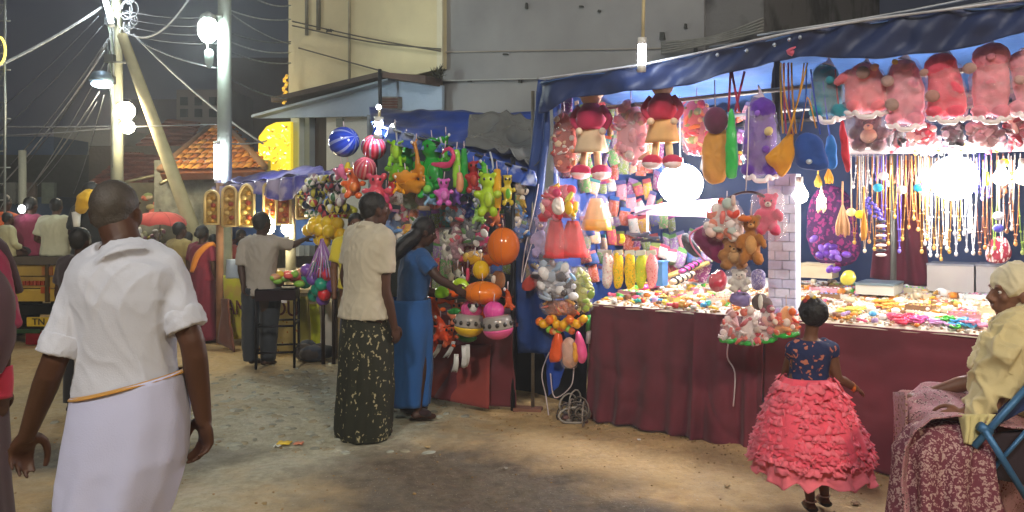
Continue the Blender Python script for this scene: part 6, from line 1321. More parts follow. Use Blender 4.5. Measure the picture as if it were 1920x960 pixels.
# metal stand with toys on top
sd = thing('metal_stand', P(515, 692, 7.8), 'black two tier metal stand before the small stall', 'stand')
for px, Y in ((480, 7.62), (552, 7.7), (494, 8.1), (560, 8.15)):
    a = P(px, 398, Y); MB().tube([(a.x, Y, 0), (a.x, Y, .78)], .014, 6).build('leg', mat('1c1a1e', 'metal'), sd)
for z in (.78, .42, .16):
    q = [P(480, 398, 7.62), P(552, 398, 7.7), P(560, 398, 8.15), P(494, 398, 8.1)]
    for i in range(4): a, b_ = q[i], q[(i+1) % 4]; MB().tube([(a.x, a.y, z), (b_.x, b_.y, z)], .012, 6).build('rail', mat('24222a', 'metal'), sd)
q = [Vector((p.x, p.y, .775)) for p in (P(478, 398, 7.6), P(554, 398, 7.68), P(562, 398, 8.17), P(492, 398, 8.12))]
MB().hexa(*q, (0, 0, -.1)).build('tray', mat('2a1c22', 'metal'), sd, smooth=False)
MB().hexa(P(528, 568, 7.58), P(538, 568, 7.6), P(538, 563, 7.6), P(528, 563, 7.58), (0, -.01, 0)).build('badge', mat('d8d8dc', 'metal'), sd, smooth=False)
for i in range(26):
    px = R.uniform(505, 562); Y = R.uniform(7.75, 8.1); a = P(px, 398, Y); c, cn = R.choice([('e05a5a', 'coral'), ('e8c83a', 'yellow'), ('e88a8a', 'pink'), ('d8a07a', 'peach'), ('8ac04a', 'green'), ('c83a4a', 'red')])
    m_ = MB(); m_.ell((a.x, Y, .82+R.uniform(0, .12)), (R.uniform(.035, .06), .04, R.uniform(.03, .045)), 9, 6); tag(m_.build('soft_pouch', mat(c, 'plastic')), cn+' small pouch heaped on top of the black metal stand', 'pouch', cn+' pouches on the metal stand')
softbag('white_umbrella', 'white folded paper fan held above the metal stand', 'fan', [(512, 452), (524, 456), (540, 440), (544, 444), (528, 462), (512, 462)], 'e0e0dc', .3, 6, 'plastic')
cl_ = thing('cable_clutter', P(615, 690, 7.7), 'dark sacks and litter under the small stall beside the cream shirted man', 'sacks')
for i in range(8): a = P(585+R.uniform(-25, 40), 665+R.uniform(-3, 4), 8.2+R.uniform(-.2, .1)); a.z = .08; MB().ell(a, (R.uniform(.08, .16), .1, R.uniform(.06, .12)), 9, 6).build('sack', mat(['22242c', '3a3230', '2a3040'][i % 3], 'cloth'), cl_)
for px in (606, 626): a = P(px, 398, 7.9); MB().tube([(a.x, 7.9, 0), (a.x, 7.9, .9)], .02, 6).build('leg', mat('3a2c28', 'metal'), cl_)
# other bits behind: red umbrella, toy counter, distant stall goods
um = thing('umbrella', P(305, 430, 11), 'open salmon red umbrella beyond the white shirted man', 'umbrella')
rings = []
for q in range(6):
    a = PI/2*q/5; rings.append([P(300, 424, 11)+Vector((math.cos(t_*PI/12)*math.sin(a)*.33*1.1, math.sin(t_*PI/12)*math.sin(a)*.33, math.cos(a)*.2+.03*abs(math.sin(t_*PI/12*4))*math.sin(a))) for t_ in range(24)])
rings[0] = [P(300, 424, 11)+UP*.2+Vector((math.cos(t_*PI/12), math.sin(t_*PI/12), 0))*.004 for t_ in range(24)]
m_ = MB(); m_.loft(rings, cap=False); m_.build('canopy', mat('d0544a', 'cloth'), um, solid=.003)
for q in range(8): m_ = MB(); m_.tube([rings[i][q*3]+UP*.004 for i in range(6)], .004, 4); m_.build('rib', mat('b84a44', 'metal'), um)
MB().tube([P(300, 424, 11)+UP*.24, P(300, 424, 11)-UP*.5], .008, 6).build('shaft', mat('55504a', 'metal'), um)
gd = thing('goods_rack', P(300, 520, 11.5), 'rack of small pale goods under the red umbrella', 'rack')
MB().box(P(300, 470, 11.6), (.8, .1, .9)).build('board', mat('9a947c', 'plain'), gd, smooth=False)
for i in range(60):
    px = 258+R.uniform(0, 80); py = 432+R.uniform(0, 66); m_ = MB(); m_.ell(P(px, py, 11.45), (.035, .03, R.uniform(.03, .06)), 7, 5); m_.build('pouch', mat(R.choice(['cfc9a8', 'c8b84a', 'd8d4cc', 'b88aa0', 'a8a47c', 'd8c890']), 'plastic'), gd)
ws = thing('shop_goods', P(290, 395, 13.2), 'shelves of pale sacks in the dim shop behind the slanting strut', 'shop')
MB().box(P(290, 385, 13.6)+Vector((0, .3, 0)), (1.1, .5, .8)).build('shelf', mat('6a6450', 'wood'), ws, smooth=False)
for i in range(26): m_ = MB(); m_.ell(P(268+R.uniform(0, 70), 356+R.uniform(0, 50), 13.25), (.09, .06, .06), 8, 5); m_.build('sack', mat(R.choice(['a89a6c', 'b8a888', 'c86a50', '8a9a60', 'd0c8a0']), 'cloth'), ws)
# ---- flatbed lorry behind the men
tk = thing('flatbed_lorry', P(90, 660, 9.2), 'yellow brown flatbed lorry seen from behind with men sitting on its tail', 'lorry')
def tkbox(x0, x1, y0, y1, Y, dep, nm, c, kind='metal', par=None, **k):
    a = P(x0, y1, Y); b_ = P(x1, y0, Y); return MB().box(((a.x+b_.x)/2, Y+dep/2, (a.z+b_.z)/2), (b_.x-a.x, dep, b_.z-a.z)).build(nm, mat(c, kind, **k), par or tk, smooth=False)
tkbox(-80, 185, 482, 496, 9.05, 2.6, 'deck', '4c4338', 'wood')
for i, (y0, y1) in enumerate(((497, 517), (519, 540), (542, 565))): tkbox(-80, 182, y0, y1, 9.1, .05, 'tail_board', ['a08438', '96762c', 'a5872c'][i], 'wood', var=.35, s1=3)
for px in (-20, 84, 110, 178): tkbox(px, px+6, 496, 567, 9.06, .05, 'stake', '5c4a24', 'metal')
tkbox(78, 98, 500, 516, 9.08, .03, 'paint_patch', 'b8743c'); tkbox(76, 92, 538, 550, 9.08, .03, 'paint_patch', 'c05a28')
for k in range(6): tkbox(42+k*7, 47+k*7, 527, 535, 9.075, .03, 'painted_stroke', 'b8482c')
tkbox(-80, 180, 572, 590, 9.3, .2, 'chassis_beam', '24221e'); tkbox(50, 104, 595, 612, 9.05, .03, 'number_plate', 'c8a82c', 'plastic')
cu = bpy.data.curves.new('lettering', 'FONT'); cu.body = 'TN'; cu.size = .11; cu.extrude = .003; to = bpy.data.objects.new('l', cu); COL.objects.link(to); me = bpy.data.meshes.new_from_object(to.evaluated_get(bpy.context.evaluated_depsgraph_get())); bpy.data.objects.remove(to)
lo = bpy.data.objects.new('lettering', me); COL.objects.link(lo); me.materials.append(mat('1c1a14', 'plain')); lo.parent = tk; lo.location = P(60, 609, 9.03)-ORG[tk.name]; lo.rotation_euler = (PI/2, 0, 0)
tkbox(-80, 180, 614, 618, 9.1, .2, 'beam', '2a2420'); tkbox(48, 100, 622, 646, 9.08, .06, 'red_panel', '9a1f2c'); tkbox(-80, 120, 650, 658, 9.1, .1, 'bumper', '8a7430'); tkbox(20, 74, 618, 625, 9.06, .03, 'green_stripe', '3a5c38')
for px in (-40, 20, 136):
    a = P(px, 640, 9.6); m_ = MB(); M = Matrix.Rotation(PI/2, 3, 'Y'); m_.lathe([(.1, -.12), (.36, -.12), (.4, -.07), (.4, .07), (.36, .12), (.1, .12)], (a.x, 9.7, .41), 24, M); wh = m_.build('tyre', mat('15151a', 'plain'), tk)
    m_ = MB(); m_.lathe([(.02, -.1), (.2, -.11), (.22, -.08), (.22, .1)], (a.x, 9.7, .41), 18, M); m_.build('rim', mat('5a4a3a', 'metal'), wh)
# ================================================================ PEOPLE
SK = {'dark': '4e3428', 'deep': '3f2a22', 'mid': '6b4632', 'tan': '7d5540'}
def head(mb, c, k, yaw, pitch=0, ear=True, face=True):
    """c head centre, yaw: where the face points (0 = away from the viewer, +x is pi/2)"""
    M = Matrix.Rotation(-yaw, 3, 'Z') @ Matrix.Rotation(-pitch, 3, 'X')
    V = lambda x, y, z: Vector(c)+M @ (Vector((x, y, z))*k)
    mb.ell(V(0, -.012, .02), (.076*k, .096*k, .098*k), 18, 14, M)
    mb.ell(V(0, .022, -.045), (.056*k, .066*k, .072*k), 14, 10, M)
    mb.ell(V(0, .055, -.088), (.028*k, .026*k, .022*k), 10, 8, M)
    if face:
        mb.tube([V(0, .083, .028), V(0, .102, .0), V(0, .108, -.018)], [.010*k, .013*k, .017*k], 8)
        for s_ in (-1, 1):
            mb.ell(V(s_*.016, .094, -.022), (.011*k,)*3, 8, 6); mb.ell(V(s_*.038, .058, -.012), (.026*k, .02*k, .022*k), 8, 6, M); mb.ell(V(s_*.032, .076, .044), (.026*k, .012*k, .009*k), 8, 6, M)
        mb.ell(V(0, .088, -.047), (.024*k, .013*k, .0075*k), 10, 6, M); mb.ell(V(0, .085, -.060), (.021*k, .013*k, .008*k), 10, 6, M)
    if ear:
        for s_ in (-1, 1): mb.ell(V(s_*.080, -.006, -.008), (.011*k, .019*k, .031*k), 10, 8, M); mb.ell(V(s_*.084, -.012, .004), (.009*k, .02*k, .018*k), 8, 6, M)
    return V, M
def hand(mb, w, d, side, curl=.5, k=1, thumb=1, fs=1.0):
    """w wrist, d pointing direction, side: direction of the thumb; fingers curl towards d x side"""
    d = Vector(d).normalized(); s_ = Vector(side); s_ = (s_-d*d.dot(s_)).normalized(); n = d.cross(s_)*(1 if thumb > 0 else -1)
    M = Matrix((s_, n, d)).transposed()
    mb.ell(w+d*.045*k, (.038*k, .016*k, .052*k), 12, 8, M); mb.ell(w+d*.062*k, (.040*k, .013*k, .036*k), 12, 8, M)
    for i, (off, ln, r) in enumerate(((.029, .066, .0088), (.010, .076, .0090), (-.010, .071, .0086), (-.028, .055, .0078))):
        p = w+d*(.082-.006*abs(i-1))*k+s_*off*k; pts = [p-d*.02*k]; a = 0
        for q in range(3):
            pts.append(p); a = curl*(.55+.5*q)*(1+.06*i); p = p+(d*math.cos(a)+n*math.sin(a))*ln*k*fs*(.42-.05*q)
        pts.append(p); mb.tube(pts, [r*k, r*k*1.02, r*k*.96, r*k*.88, r*k*.7], 8, 2)
    b_ = w+d*.02*k+s_*.026*k
    mb.tube([b_, b_+(d*.6+s_*.8+n*.25)*.032*k, b_+(d*1.1+s_*.75+n*.5)*.052*k, b_+(d*1.6+s_*.6+n*.8)*.058*k], [.015*k, .0125*k, .0105*k, .0085*k], 8, 2)
def ringat(c, rx, ry, yaw, n=24, fn=None):
    X = Vector((math.cos(yaw), -math.sin(yaw), 0)); Yv = Vector((math.sin(yaw), math.cos(yaw), 0)); o = []
    for q in range(n):
        a = 2*PI*q/n; f = fn(a) if fn else 1; ca, sa = math.cos(a), math.sin(a)
        ca = math.copysign(abs(ca)**.85, ca); sa = math.copysign(abs(sa)**.85, sa); o.append(c+(X*ca*rx+Yv*sa*ry)*f)
    return o
def torso(mb, hip, neck, k, yaw, off=0, wf=1, t0=0, t1=1, depth=1, n=24, bend=None):
    T = [(-.35, .168, .120), (-.12, .170, .125), (0, .165, .118), (.22, .143, .102), (.45, .150, .108), (.68, .168, .115), (.84, .178, .105), (.93, .145, .085), (1.0, .062, .058), (1.08, .052, .052)]
    rg = []
    m_ = 16
    for i in range(m_+1):
        t = lp(t0, t1, i/m_)
        for q in range(len(T)-1):
            if t <= T[q+1][0] or q == len(T)-2:
                f = (t-T[q][0])/(T[q+1][0]-T[q][0]); f = min(max(f, 0), 1); rx = lp(T[q][1], T[q+1][1], f); ry = lp(T[q][2], T[q+1][2], f); break
        c = lp(hip, neck, t)
        if bend is not None: c = c+bend*math.sin(PI*min(max(t, 0), 1))
        rg.append(ringat(c, (rx*wf+off)*k, (ry*depth+off)*k, yaw, n))
    mb.loft(rg)
def person(label, base, J, k, yaw, skin, shoes=None, vox=.009, hyaw=None, pitch=0, wf=1, curl=.6, fine=False, hair=None, hands=(True, True), fs=1.0, cat='person', legs=True, thumbdir=None, bend=None, hk=1.0, neckr=.05, hs=1.0):
    """J: joint name -> world point (head neck hip shL shR elL wrL elR wrR knL knR anL anR)"""
    t_ = thing('person', base, label, cat); hy = yaw if hyaw is None else hyaw; mb = MB()
    V, M = head(mb, J['head'], k*hk, hy, pitch)
    nb = J['neck']; mb.tube([lp(J['head'], nb, .3)+M @ Vector((0, -.015*k, 0)), lp(J['head'], nb, .75), nb, lp(nb, J['hip'], .08)], [neckr*k, neckr*k, (neckr+.008)*k, .078*k], 14)
    torso(mb, J['hip'], nb, k, yaw, 0, wf, -.1, 1.0, bend=bend)
    X = Vector((math.cos(yaw), -math.sin(yaw), 0)); fwd = Vector((math.sin(yaw), math.cos(yaw), 0))
    for s_, n in ((-1, 'L'), (1, 'R')):
        sh, el, wr = J['sh'+n], J['el'+n], J['wr'+n]
        mb.ell(sh, .058*k, 12, 8)
        mb.tube([lp(nb, sh, .5), sh, lp(sh, el, .4), el, lp(el, wr, .35), wr, wr+(wr-el).normalized()*.02*k], [.05*k, .054*k, .047*k, .039*k, .040*k, .027*k, .025*k], 12, 2)
        if hands[0 if n == 'L' else 1]:
            hd = (wr-el).normalized(); td = thumbdir[n] if thumbdir and n in thumbdir else fwd
            hand(mb, wr, hd, td, curl, k*hs, -1 if s_ > 0 else 1, fs)
        else: mb.ell(wr+(wr-el).normalized()*.05*k, .035*k, 8, 6)
        if legs:
            hp = J['hip']+X*s_*.09*k-UP*.02*k; kn, an = J['kn'+n], J['an'+n]
            mb.tube([hp, lp(hp, kn, .5), kn, lp(kn, an, .3), lp(kn, an, .7), an], [.09*k, .075*k, .056*k, .056*k, .042*k, .034*k], 12, 2)
            fd = J.get('foot', fwd); mb.tube([an-fd*.045*k-UP*.045*k, an-UP*.03*k, an+fd*.08*k-UP*.05*k, an+fd*.16*k-UP*.062*k], [.034*k, .042*k, .038*k, .024*k], 10, 2, fl=.8)
    mb.build('body', mat(SK[skin], 'skin'), t_, mods=dict(vox=vox, sm=2))
    for s_ in (-1, 1):
        e = MB(); e.ell(V(s_*.031, .0665, .018), .0108*k, 10, 8); eo = e.build('eye', mat('e2dcd4', 'plastic'), t_)
        e = MB(); e.ell(V(s_*.031, .0738, .018), .0050*k, 8, 6); e.build('iris', mat('1c1210', 'plastic'), eo)
    k0 = k; k = k*hk
    if hair:
        c, style = hair; hb = MB()
        if style == 'crop':
            hb.ell(V(0, -.022, .036), (.0785*k, .094*k, .090*k), 20, 14, M); hb.ell(V(0, -.055, -.008), (.066*k, .05*k, .05*k), 14, 10, M)
        elif style == 'short':
            hb.ell(V(0, -.024, .040), (.086*k, .100*k, .096*k), 20, 14, M); hb.ell(V(0, -.055, -.005), (.074*k, .058*k, .065*k), 14, 10, M)
        elif style == 'bun':
            hb.ell(V(0, -.026, .038), (.087*k, .100*k, .094*k), 20, 14, M); hb.ell(V(0, -.055, -.01), (.076*k, .055*k, .065*k), 14, 10, M); hb.ell(V(0, -.125, .0), (.045*k, .04*k, .045*k), 12, 8, M)
        elif style == 'long':
            hb.ell(V(0, -.024, .036), (.090*k, .104*k, .098*k), 20, 14, M); hb.ell(V(0, -.065, -.05), (.082*k, .06*k, .10*k), 14, 10, M)
            hb.tube([V(0, -.07, -.06), V(0, -.13, -.15), V(0, -.18, -.28), V(0, -.20, -.36)], [.09*k, .10*k, .085*k, .04*k], 12, 3, fl=.7)
        o = hb.build('hair', mat(c, 'hair'), t_, mods=dict(vox=max(.007, vox*.8), sm=1, disp=.010 if style != 'crop' else .004, dsize=.02))
    ORG['_V'] = (V, M)
    return t_
def shirt(t_, J, k, yaw, m, off=.02, t0=-.12, sl=.75, wf=1, vox=.010, disp=.022, depth=1.0, flare=0, name='shirt', sleeve_r=(.066, .072), collar=True, cuff=None, bend=None, dsize=.09):
    mb = MB(); torso(mb, J['hip'], J['neck'], k, yaw, off, wf, t0, .985, depth, 28, bend=bend)
    if flare: c = lp(J['hip'], J['neck'], t0); mb.loft([ringat(c+UP*.12*k, (.17*wf+off)*k, (.125+off)*k, yaw), ringat(c-UP*.01, (.17*wf+off+flare)*k, (.125+off+flare)*k, yaw)])
    for n in 'LR':
        sh, el, wr = J['sh'+n], J['el'+n], J['wr'+n]
        sl_ = sl; sl = sl_[0 if n == 'L' else 1] if hasattr(sl_, '__len__') else sl_
        if sl <= 1: e = lp(sh, el, sl); pts = [lp(J['neck'], sh, .45), sh, e]
        else: e = lp(el, wr, sl-1); pts = [lp(J['neck'], sh, .45), sh, el, e]
        rr = [.07*k, (sleeve_r[0]+.006)*k]+[sleeve_r[0]*k]*(len(pts)-3)+[sleeve_r[1]*k]
        mb.ell(sh, (sleeve_r[0]+.004)*k, 12, 8); mb.tube(pts, rr, 14, 1); sl = sl_
    if collar: nk = J['neck']; up_ = J['head']-nk; mb.tube([nk-up_*.35, nk-up_*.10, nk+up_*.10], [.105*k, .082*k, .076*k], 20)
    o = mb.build(name, m, t_, mods=dict(vox=vox, sm=4, disp=disp*.2, dsize=dsize)); crease(o, disp*.27, 13 if k > .8 else 18, 3.4, seed=J['hip'].x)
    if cuff:
        for n in 'LR':
            sh, el = J['sh'+n], J['el'+n]; e = lp(sh, el, sl[0 if n == 'L' else 1] if hasattr(sl, '__len__') else sl); d = (el-sh).normalized()
            c_ = MB(); c_.tube([e-d*.055*k, e-d*.02*k, e+d*.012*k], [(sleeve_r[1]+.003)*k, (sleeve_r[1]+.006)*k, (sleeve_r[1]+.005)*k], 20, 2); c_.build('cuff', m, t_, mods=dict(vox=vox*.8, sm=1, disp=.015, dsize=.04))
    return o
def drape(t_, rings, yaw, m, name='skirt', folds=9, amp=.05, seed=0, n=96, rows=30, solid=.004, wob=.02, tilt=0, hemn=0):
    """cloth tube through rings [(centre, rx, ry)] from top to hem, with falling folds"""
    mb = MB(); rg = []; L = len(rings)-1
    for i in range(rows+1):
        v = i/rows*L; q = min(int(v), L-1); f = v-q; f2 = f
        c = lp(rings[q][0], rings[q+1][0], f2); rx = lp(rings[q][1], rings[q+1][1], f2); ry = lp(rings[q][2], rings[q+1][2], f2); tt = i/rows
        def fn(a): return 1+amp*(.25+tt)*(math.sin(a*folds+seed+1.5*math.sin(a*2+tt*2+seed))*.6+.5*noise.noise(Vector((math.cos(a)*2.2, math.sin(a)*2.2, tt*2.2+seed))))+wob*noise.noise(Vector((math.cos(a)*5, math.sin(a)*5, tt*9+seed)))
        rg.append([p+UP*(tilt*(p.x-c.x)*(1-tt)+hemn*tt*tt*noise.noise((p-c)*11+Vector((0, 0, seed)))) for p in ringat(c, rx, ry, yaw, n, fn)])
    mb.loft(rg, cap=False); return mb.build(name, m, t_, solid=solid)
def stand(px, yb, lean=0, H=None, yt=None, yaw=0, spread=.09, arms='down', w=1.0, X=None, Yd=None):
    """standard standing joints from the feet row yb (pixels) and head top row yt"""
    Y = Yd or F*EYE/(yb-HZ); b_ = P(px, HZ, Y); b_.z = 0; top = P(px, yt, Y).z; k = top/1.70
    R_ = Vector((math.cos(yaw), -math.sin(yaw), 0)); Fw = Vector((math.sin(yaw), math.cos(yaw), 0))
    q = lambda x, y, z: b_+(R_*x+Fw*y+UP*z)*k
    J = dict(head=q(0, .02+lean*1.0, 1.585), neck=q(0, lean*.85, 1.44), hip=q(0, 0, .94), shL=q(-.185*w, lean*.8, 1.385), shR=q(.185*w, lean*.8, 1.385), elL=q(-.235*w, -.02, 1.10), elR=q(.235*w, -.02, 1.10), wrL=q(-.23*w, .08, .86), wrR=q(.23*w, .08, .86),
             knL=q(-spread, .03, .49), knR=q(spread, .03, .49), anL=q(-spread, 0, .075), anR=q(spread, 0, .075))
    return J, k, b_, q
WH = mat('d6d9de', 'cloth', var=.04, bump=.5); 
# ---- 1 the elderly man walking away
Y1 = 2.4; k = .965; J = dict(head=P(219, 403, Y1+.03), neck=P(234, 472, Y1-.02), hip=P(240, 738, Y1), shL=P(172, 502, Y1), shR=P(306, 498, Y1), elL=P(104, 672, Y1-.08), wrL=P(52, 812, Y1+.04), elR=P(360, 640, Y1-.03), wrR=P(381, 782, Y1+.04),
      knL=P(180, 1020, Y1+.05), knR=P(262, 1030, Y1-.0), anL=P(180, 1280, Y1-.02), anR=P(272, 1280, Y1-.2))
b_ = P(240, 398, Y1); b_.z = 0
om = person('elderly man in a white shirt and white wrapped cloth walking away, close at the left', b_, J, k, .06, 'dark', vox=.0065, hyaw=-.05, hair=('45403b', 'crop'), curl=.95, thumbdir={'L': Vector((.5, .6, 0)), 'R': Vector((-.6, .5, 0))}, fs=1.0, hk=.91, neckr=.057, hs=1.12)
shirt(om, J, k, .06, mat('bcc1ce', 'cloth', var=.03, bump=.35), off=.012, t0=.0, sl=(.93, .80), vox=.007, disp=.026, cuff=True, sleeve_r=(.057, .060), wf=.95, dsize=.11)
hp = P(238, 730, Y1)
drape(om, [(P(246, 716, Y1), .166, .134), (P(242, 790, Y1), .176, .145), (P(236, 860, Y1), .182, .152), (P(224, 915, Y1), .172, .152), (P(210, 985, Y1), .150, .150)], .06, mat('b9bede', 'cloth', var=.03, bump=.3), 'wrapped_cloth', 7, .05, 2.0, wob=.012, tilt=.24)
mb = MB(); pts = []
for q in range(33):
    a = 2*PI*q/32; x = math.cos(a); pts.append(P(245, 718, Y1)+Vector((x*.169, math.sin(a)*.137, .24*.169*x)))
mb.tube([p for p in pts], .011, 8, 1, fl=.35); mb.build('gold_border', mat('b0813a', 'cloth'), om)
mb = MB(); mb.tube([P(246, 488, Y1-.155), P(250, 600, Y1-.158), P(252, 700, Y1-.165)], .003, 5, 3); 
# ---- 2 man in cream shirt and patterned lungi
J, k, b_, q = stand(685, 815, yaw=.75, yt=362, lean=.0, w=.92)
J['head'] = P(704, 395, b_.y+.05); J['neck'] = P(694, 424, b_.y); J['elR'] = P(722, 540, b_.y-.10); J['wrR'] = P(739, 612, b_.y-.06); J['shR'] = P(722, 446, b_.y-.10); J['shL'] = P(664, 440, b_.y+.12); J['hip'] = P(683, 580, b_.y)
m2 = person('man in a cream shirt and dark flowered lungi standing at the ball stall', b_, J, k, .75, 'dark', hyaw=1.0, hair=('14110f', 'short'), curl=.8, vox=.009)
shirt(m2, J, k, .75, mat('bdb6a2', 'cloth', var=.05, bump=.35), off=.028, t0=-.10, sl=.70, wf=1.08, vox=.010, disp=.03)
lg = dots('222417', 'a89f7c', '4a4a28', 13, .26, stretch=(1, 1, .55))
drape(m2, [(P(684, 574, b_.y), .150, .125), (P(687, 640, b_.y), .18, .17), (P(686, 730, b_.y), .195, .175), (P(682, 800, b_.y), .195, .18), (P(681, 818, b_.y), .185, .17)], .75, lg, 'lungi', 8, .07, 1.0)
# ---- 3 woman in blue
J, k, b_, q = stand(776, 783, yaw=1.1, yt=398, lean=.0)
Yb = b_.y; J['head'] = P(796, 436, Yb); J['neck'] = P(782, 466, Yb); J['hip'] = P(768, 600, Yb); J['shR'] = P(796, 490, Yb-.14); J['elR'] = P(822, 522, Yb-.18); J['wrR'] = P(852, 540, Yb-.14); J['shL'] = P(776, 486, Yb+.14); J['elL'] = P(800, 545, Yb+.15); J['wrL'] = P(830, 555, Yb+.12)
m3 = person('woman with long black hair in a plain blue dress reaching for the inflatables', b_, J, k*.97, 1.1, 'deep', hyaw=1.25, pitch=.35, hair=('0e0c0f', 'long'), curl=.5, fs=.9)
bd = mat('1f5596', 'cloth', var=.08, bump=.35)
shirt(m3, J, k*.97, 1.1, mat('1d4a80', 'cloth', var=.08), off=.018, t0=-.1, sl=.55, wf=.95, name='bodice', collar=False)
drape(m3, [(P(768, 560, Yb), .165, .15), (P(768, 610, Yb), .175, .17), (P(768, 690, Yb), .16, .16), (P(768, 758, Yb), .13, .14)], 1.1, bd, 'dress', 7, .13, 3.0)
sb = MB(); sb.tube([P(756, 764, Yb), P(790, 772, Yb-.05), P(802, 776, Yb-.1)], [.055, .05, .035], 10, 2, fl=.6); sb.build('shoe', mat('2a1418', 'cloth'), m3)
sb = MB(); sb.tube([P(750, 760, Yb+.2), P(780, 762, Yb+.2), P(796, 766, Yb+.15)], [.05, .05, .035], 10, 2, fl=.6); sb.build('shoe', mat('2a1418', 'cloth'), m3)
# ---- 4 girl
Yg = 3.98; gk = .66; g = lambda px, py, dy=0: P(px, py, Yg+dy)
J = dict(head=g(1524, 592), neck=g(1520, 636), hip=g(1516, 716), shL=g(1489, 656), shR=g(1557, 656), elL=g(1474, 700, .12), wrL=g(1490, 722, .22), elR=g(1570, 708, -.02), wrR=g(1604, 728, .06), knL=g(1508, 850, .03), knR=g(1542, 850, .03), anL=g(1520, 940, .0), anR=g(1546, 930, .06))
b_ = g(1524, 398); b_.z = 0
gl_ = person('small girl in a blue flowered bodice and ruffled coral skirt, seen from behind', b_, J, gk, .12, 'mid', vox=.006, hyaw=.1, hair=('0d0b0e', 'short'), curl=.4, fs=.9)
V, M = ORG['_V']
hb = MB(); hb.ell(V(0, -.02, .035), (.098*gk*1.12, .112*gk*1.1, .104*gk*1.12), 20, 14, M); hb.build('thick_hair', mat('0f0c10', 'hair'), gl_, mods=dict(vox=.006, sm=1, disp=.012, dsize=.02))
for dx, dy, c in ((-10, -34, 'e07a3a'), (-3, -38, 'e8e0d0'), (-14, -28, '9a2f3a'), (2, -34, 'd8b838')):
    e = MB(); E_ = P(1524+dx, 592+dy, Yg-.03); e.ell(E_, .014, 8, 6); e.build('hair_flower', mat(c, 'cloth'), gl_)
shirt(gl_, J, gk*.92, .12, dots('1a2652', 'b8705a', '6a3a4a', 13, .30), off=.016, t0=-.05, sl=.28, wf=.98, vox=.007, disp=.008, name='bodice', collar=False, sleeve_r=(.075, .062))
sk = [(g(1512, 706), .112, .095), (g(1513, 732), .155, .135), (g(1516, 770), .215, .19), (g(1519, 815), .262, .235), (g(1521, 840), .275, .25)]
coral = mat('f65a70', 'cloth', var=.12, s1=18, bump=.8, s2=60)
drape(gl_, sk, .1, coral, 'skirt', 11, .05, 1.0)
drape(gl_, [(g(1520, 800), .236, .21), (g(1524, 886), .286, .256)], .1, mat('f67888', 'cloth', var=.15, s1=14), 'underskirt', 16, .07, 4.0, hemn=.05)
for row in range(20):
    v = row/19; py = lp(710, 842, v); rr = lp(.118, .276, v**.85); n = int(14+row*2.4); mb = MB()
    for i in range(n):
        a = 2*PI*(i+R.uniform(-.3, .3))/n; c = g(1513+8*v, py+R.uniform(-9, 9))+Vector((math.cos(a)*rr*1.02, math.sin(a)*rr*.90, 0)); ox = Vector((-math.sin(a), math.cos(a), 0)); out = Vector((math.cos(a), math.sin(a), 0)); s_ = R.uniform(.016, .040); sd_ = R.uniform(0, 9); tw = R.uniform(-1.6, 1.6)
        pts = [[c+ox*(u-.5)*s_*1.7*(1+.5*w_)+out*(.010+.022*w_+.010*math.sin(u*9+sd_)*w_)-UP*s_*1.0*w_+ox*tw*w_*s_*.6+UP*.007*math.sin(u*12+sd_)*w_ for u in (0, .25, .5, .75, 1)] for w_ in (0, .5, 1)]
        mb.loft(pts, cap=False, closed=False)
    mb.build('ruffle', mat(['ff6a80', 'ff788a', 'ff5f76'][row % 3], 'cloth', var=.12, s1=16), gl_, solid=.0015)
mb = MB(); 
for a in (0, 1): mb.tube([J['wrR']+(J['elR']-J['wrR'])*(.12+.08*a)+Vector((0, math.cos(q_*PI/6)*.021, math.sin(q_*PI/6)*.021)) for q_ in range(13)], .005, 6)
mb.build('bangle', mat('d8782a', 'plastic'), gl_)
for n in 'LR':
    a = J['an'+n]; mb = MB(); mb.tube([a-Vector((0, .03, .03)), a+Vector((.01, .05, -.045)), a+Vector((.01, .10, -.045))], [.028, .03, .022], 10, 2, fl=.6); mb.build('sandal', mat('1c1a20', 'plastic'), gl_)
    mb = MB(); mb.tube([a+Vector((math.cos(q_*PI/6)*.026, math.sin(q_*PI/6)*.026, .002)) for q_ in range(13)], .004, 5); mb.build('ankle_strap', mat('d8d0c8', 'plastic'), gl_)
mb = MB(); mb.tube([g(1474, 765, -.16), g(1450, 790, -.2), g(1440, 830, -.12)], .006, 5, 3)
softbag('sash', 'small coral sash end hanging off the left of the ruffled skirt', 'sash', [(1414, 806), (1424, 800), (1420, 830), (1408, 846), (1404, 838)], 'e86070', -.78, 6)
# ---- 5 elderly seated woman with walking chair
Yo = 3.4; o5 = lambda px, py, dy=0: P(px, py, Yo+dy); ok = .93
J = dict(head=o5(1898, 552), neck=o5(1918, 612), hip=o5(1950, 812, .05), shL=o5(1900, 634, -.16), shR=o5(1918, 636, .18), elL=o5(1858, 762, -.2), wrL=o5(1806, 775, -.16), elR=o5(1828, 712, .2), wrR=o5(1750, 735, .24), knL=o5(1745, 822, -.12), knR=o5(1712, 756, .24), anL=o5(1760, 975, -.12), anR=o5(1735, 990, .2), foot=Vector((-1, 0, 0)))
b_ = o5(1940, 398); b_.z = 0
w5 = person('elderly woman in a cream shawl sitting in profile at the right edge', b_, J, ok, -PI/2, 'tan', vox=.0065, hyaw=-PI/2+.1, pitch=.08, hair=('8a8480', 'short'), curl=.6, thumbdir={'L': Vector((-.3, .6, .5)), 'R': Vector((-.2, -.7, .4))})
V, M = ORG['_V']
sh = MB(); sh.ell(V(0, -.028, .052), (.100*ok, .112*ok, .100*ok), 20, 14, M); sh.ell(V(0, -.060, -.02), (.102*ok, .092*ok, .125*ok), 16, 12, M); sh.ell(V(0, -.02, -.115), (.085*ok, .075*ok, .05*ok), 14, 10, M)
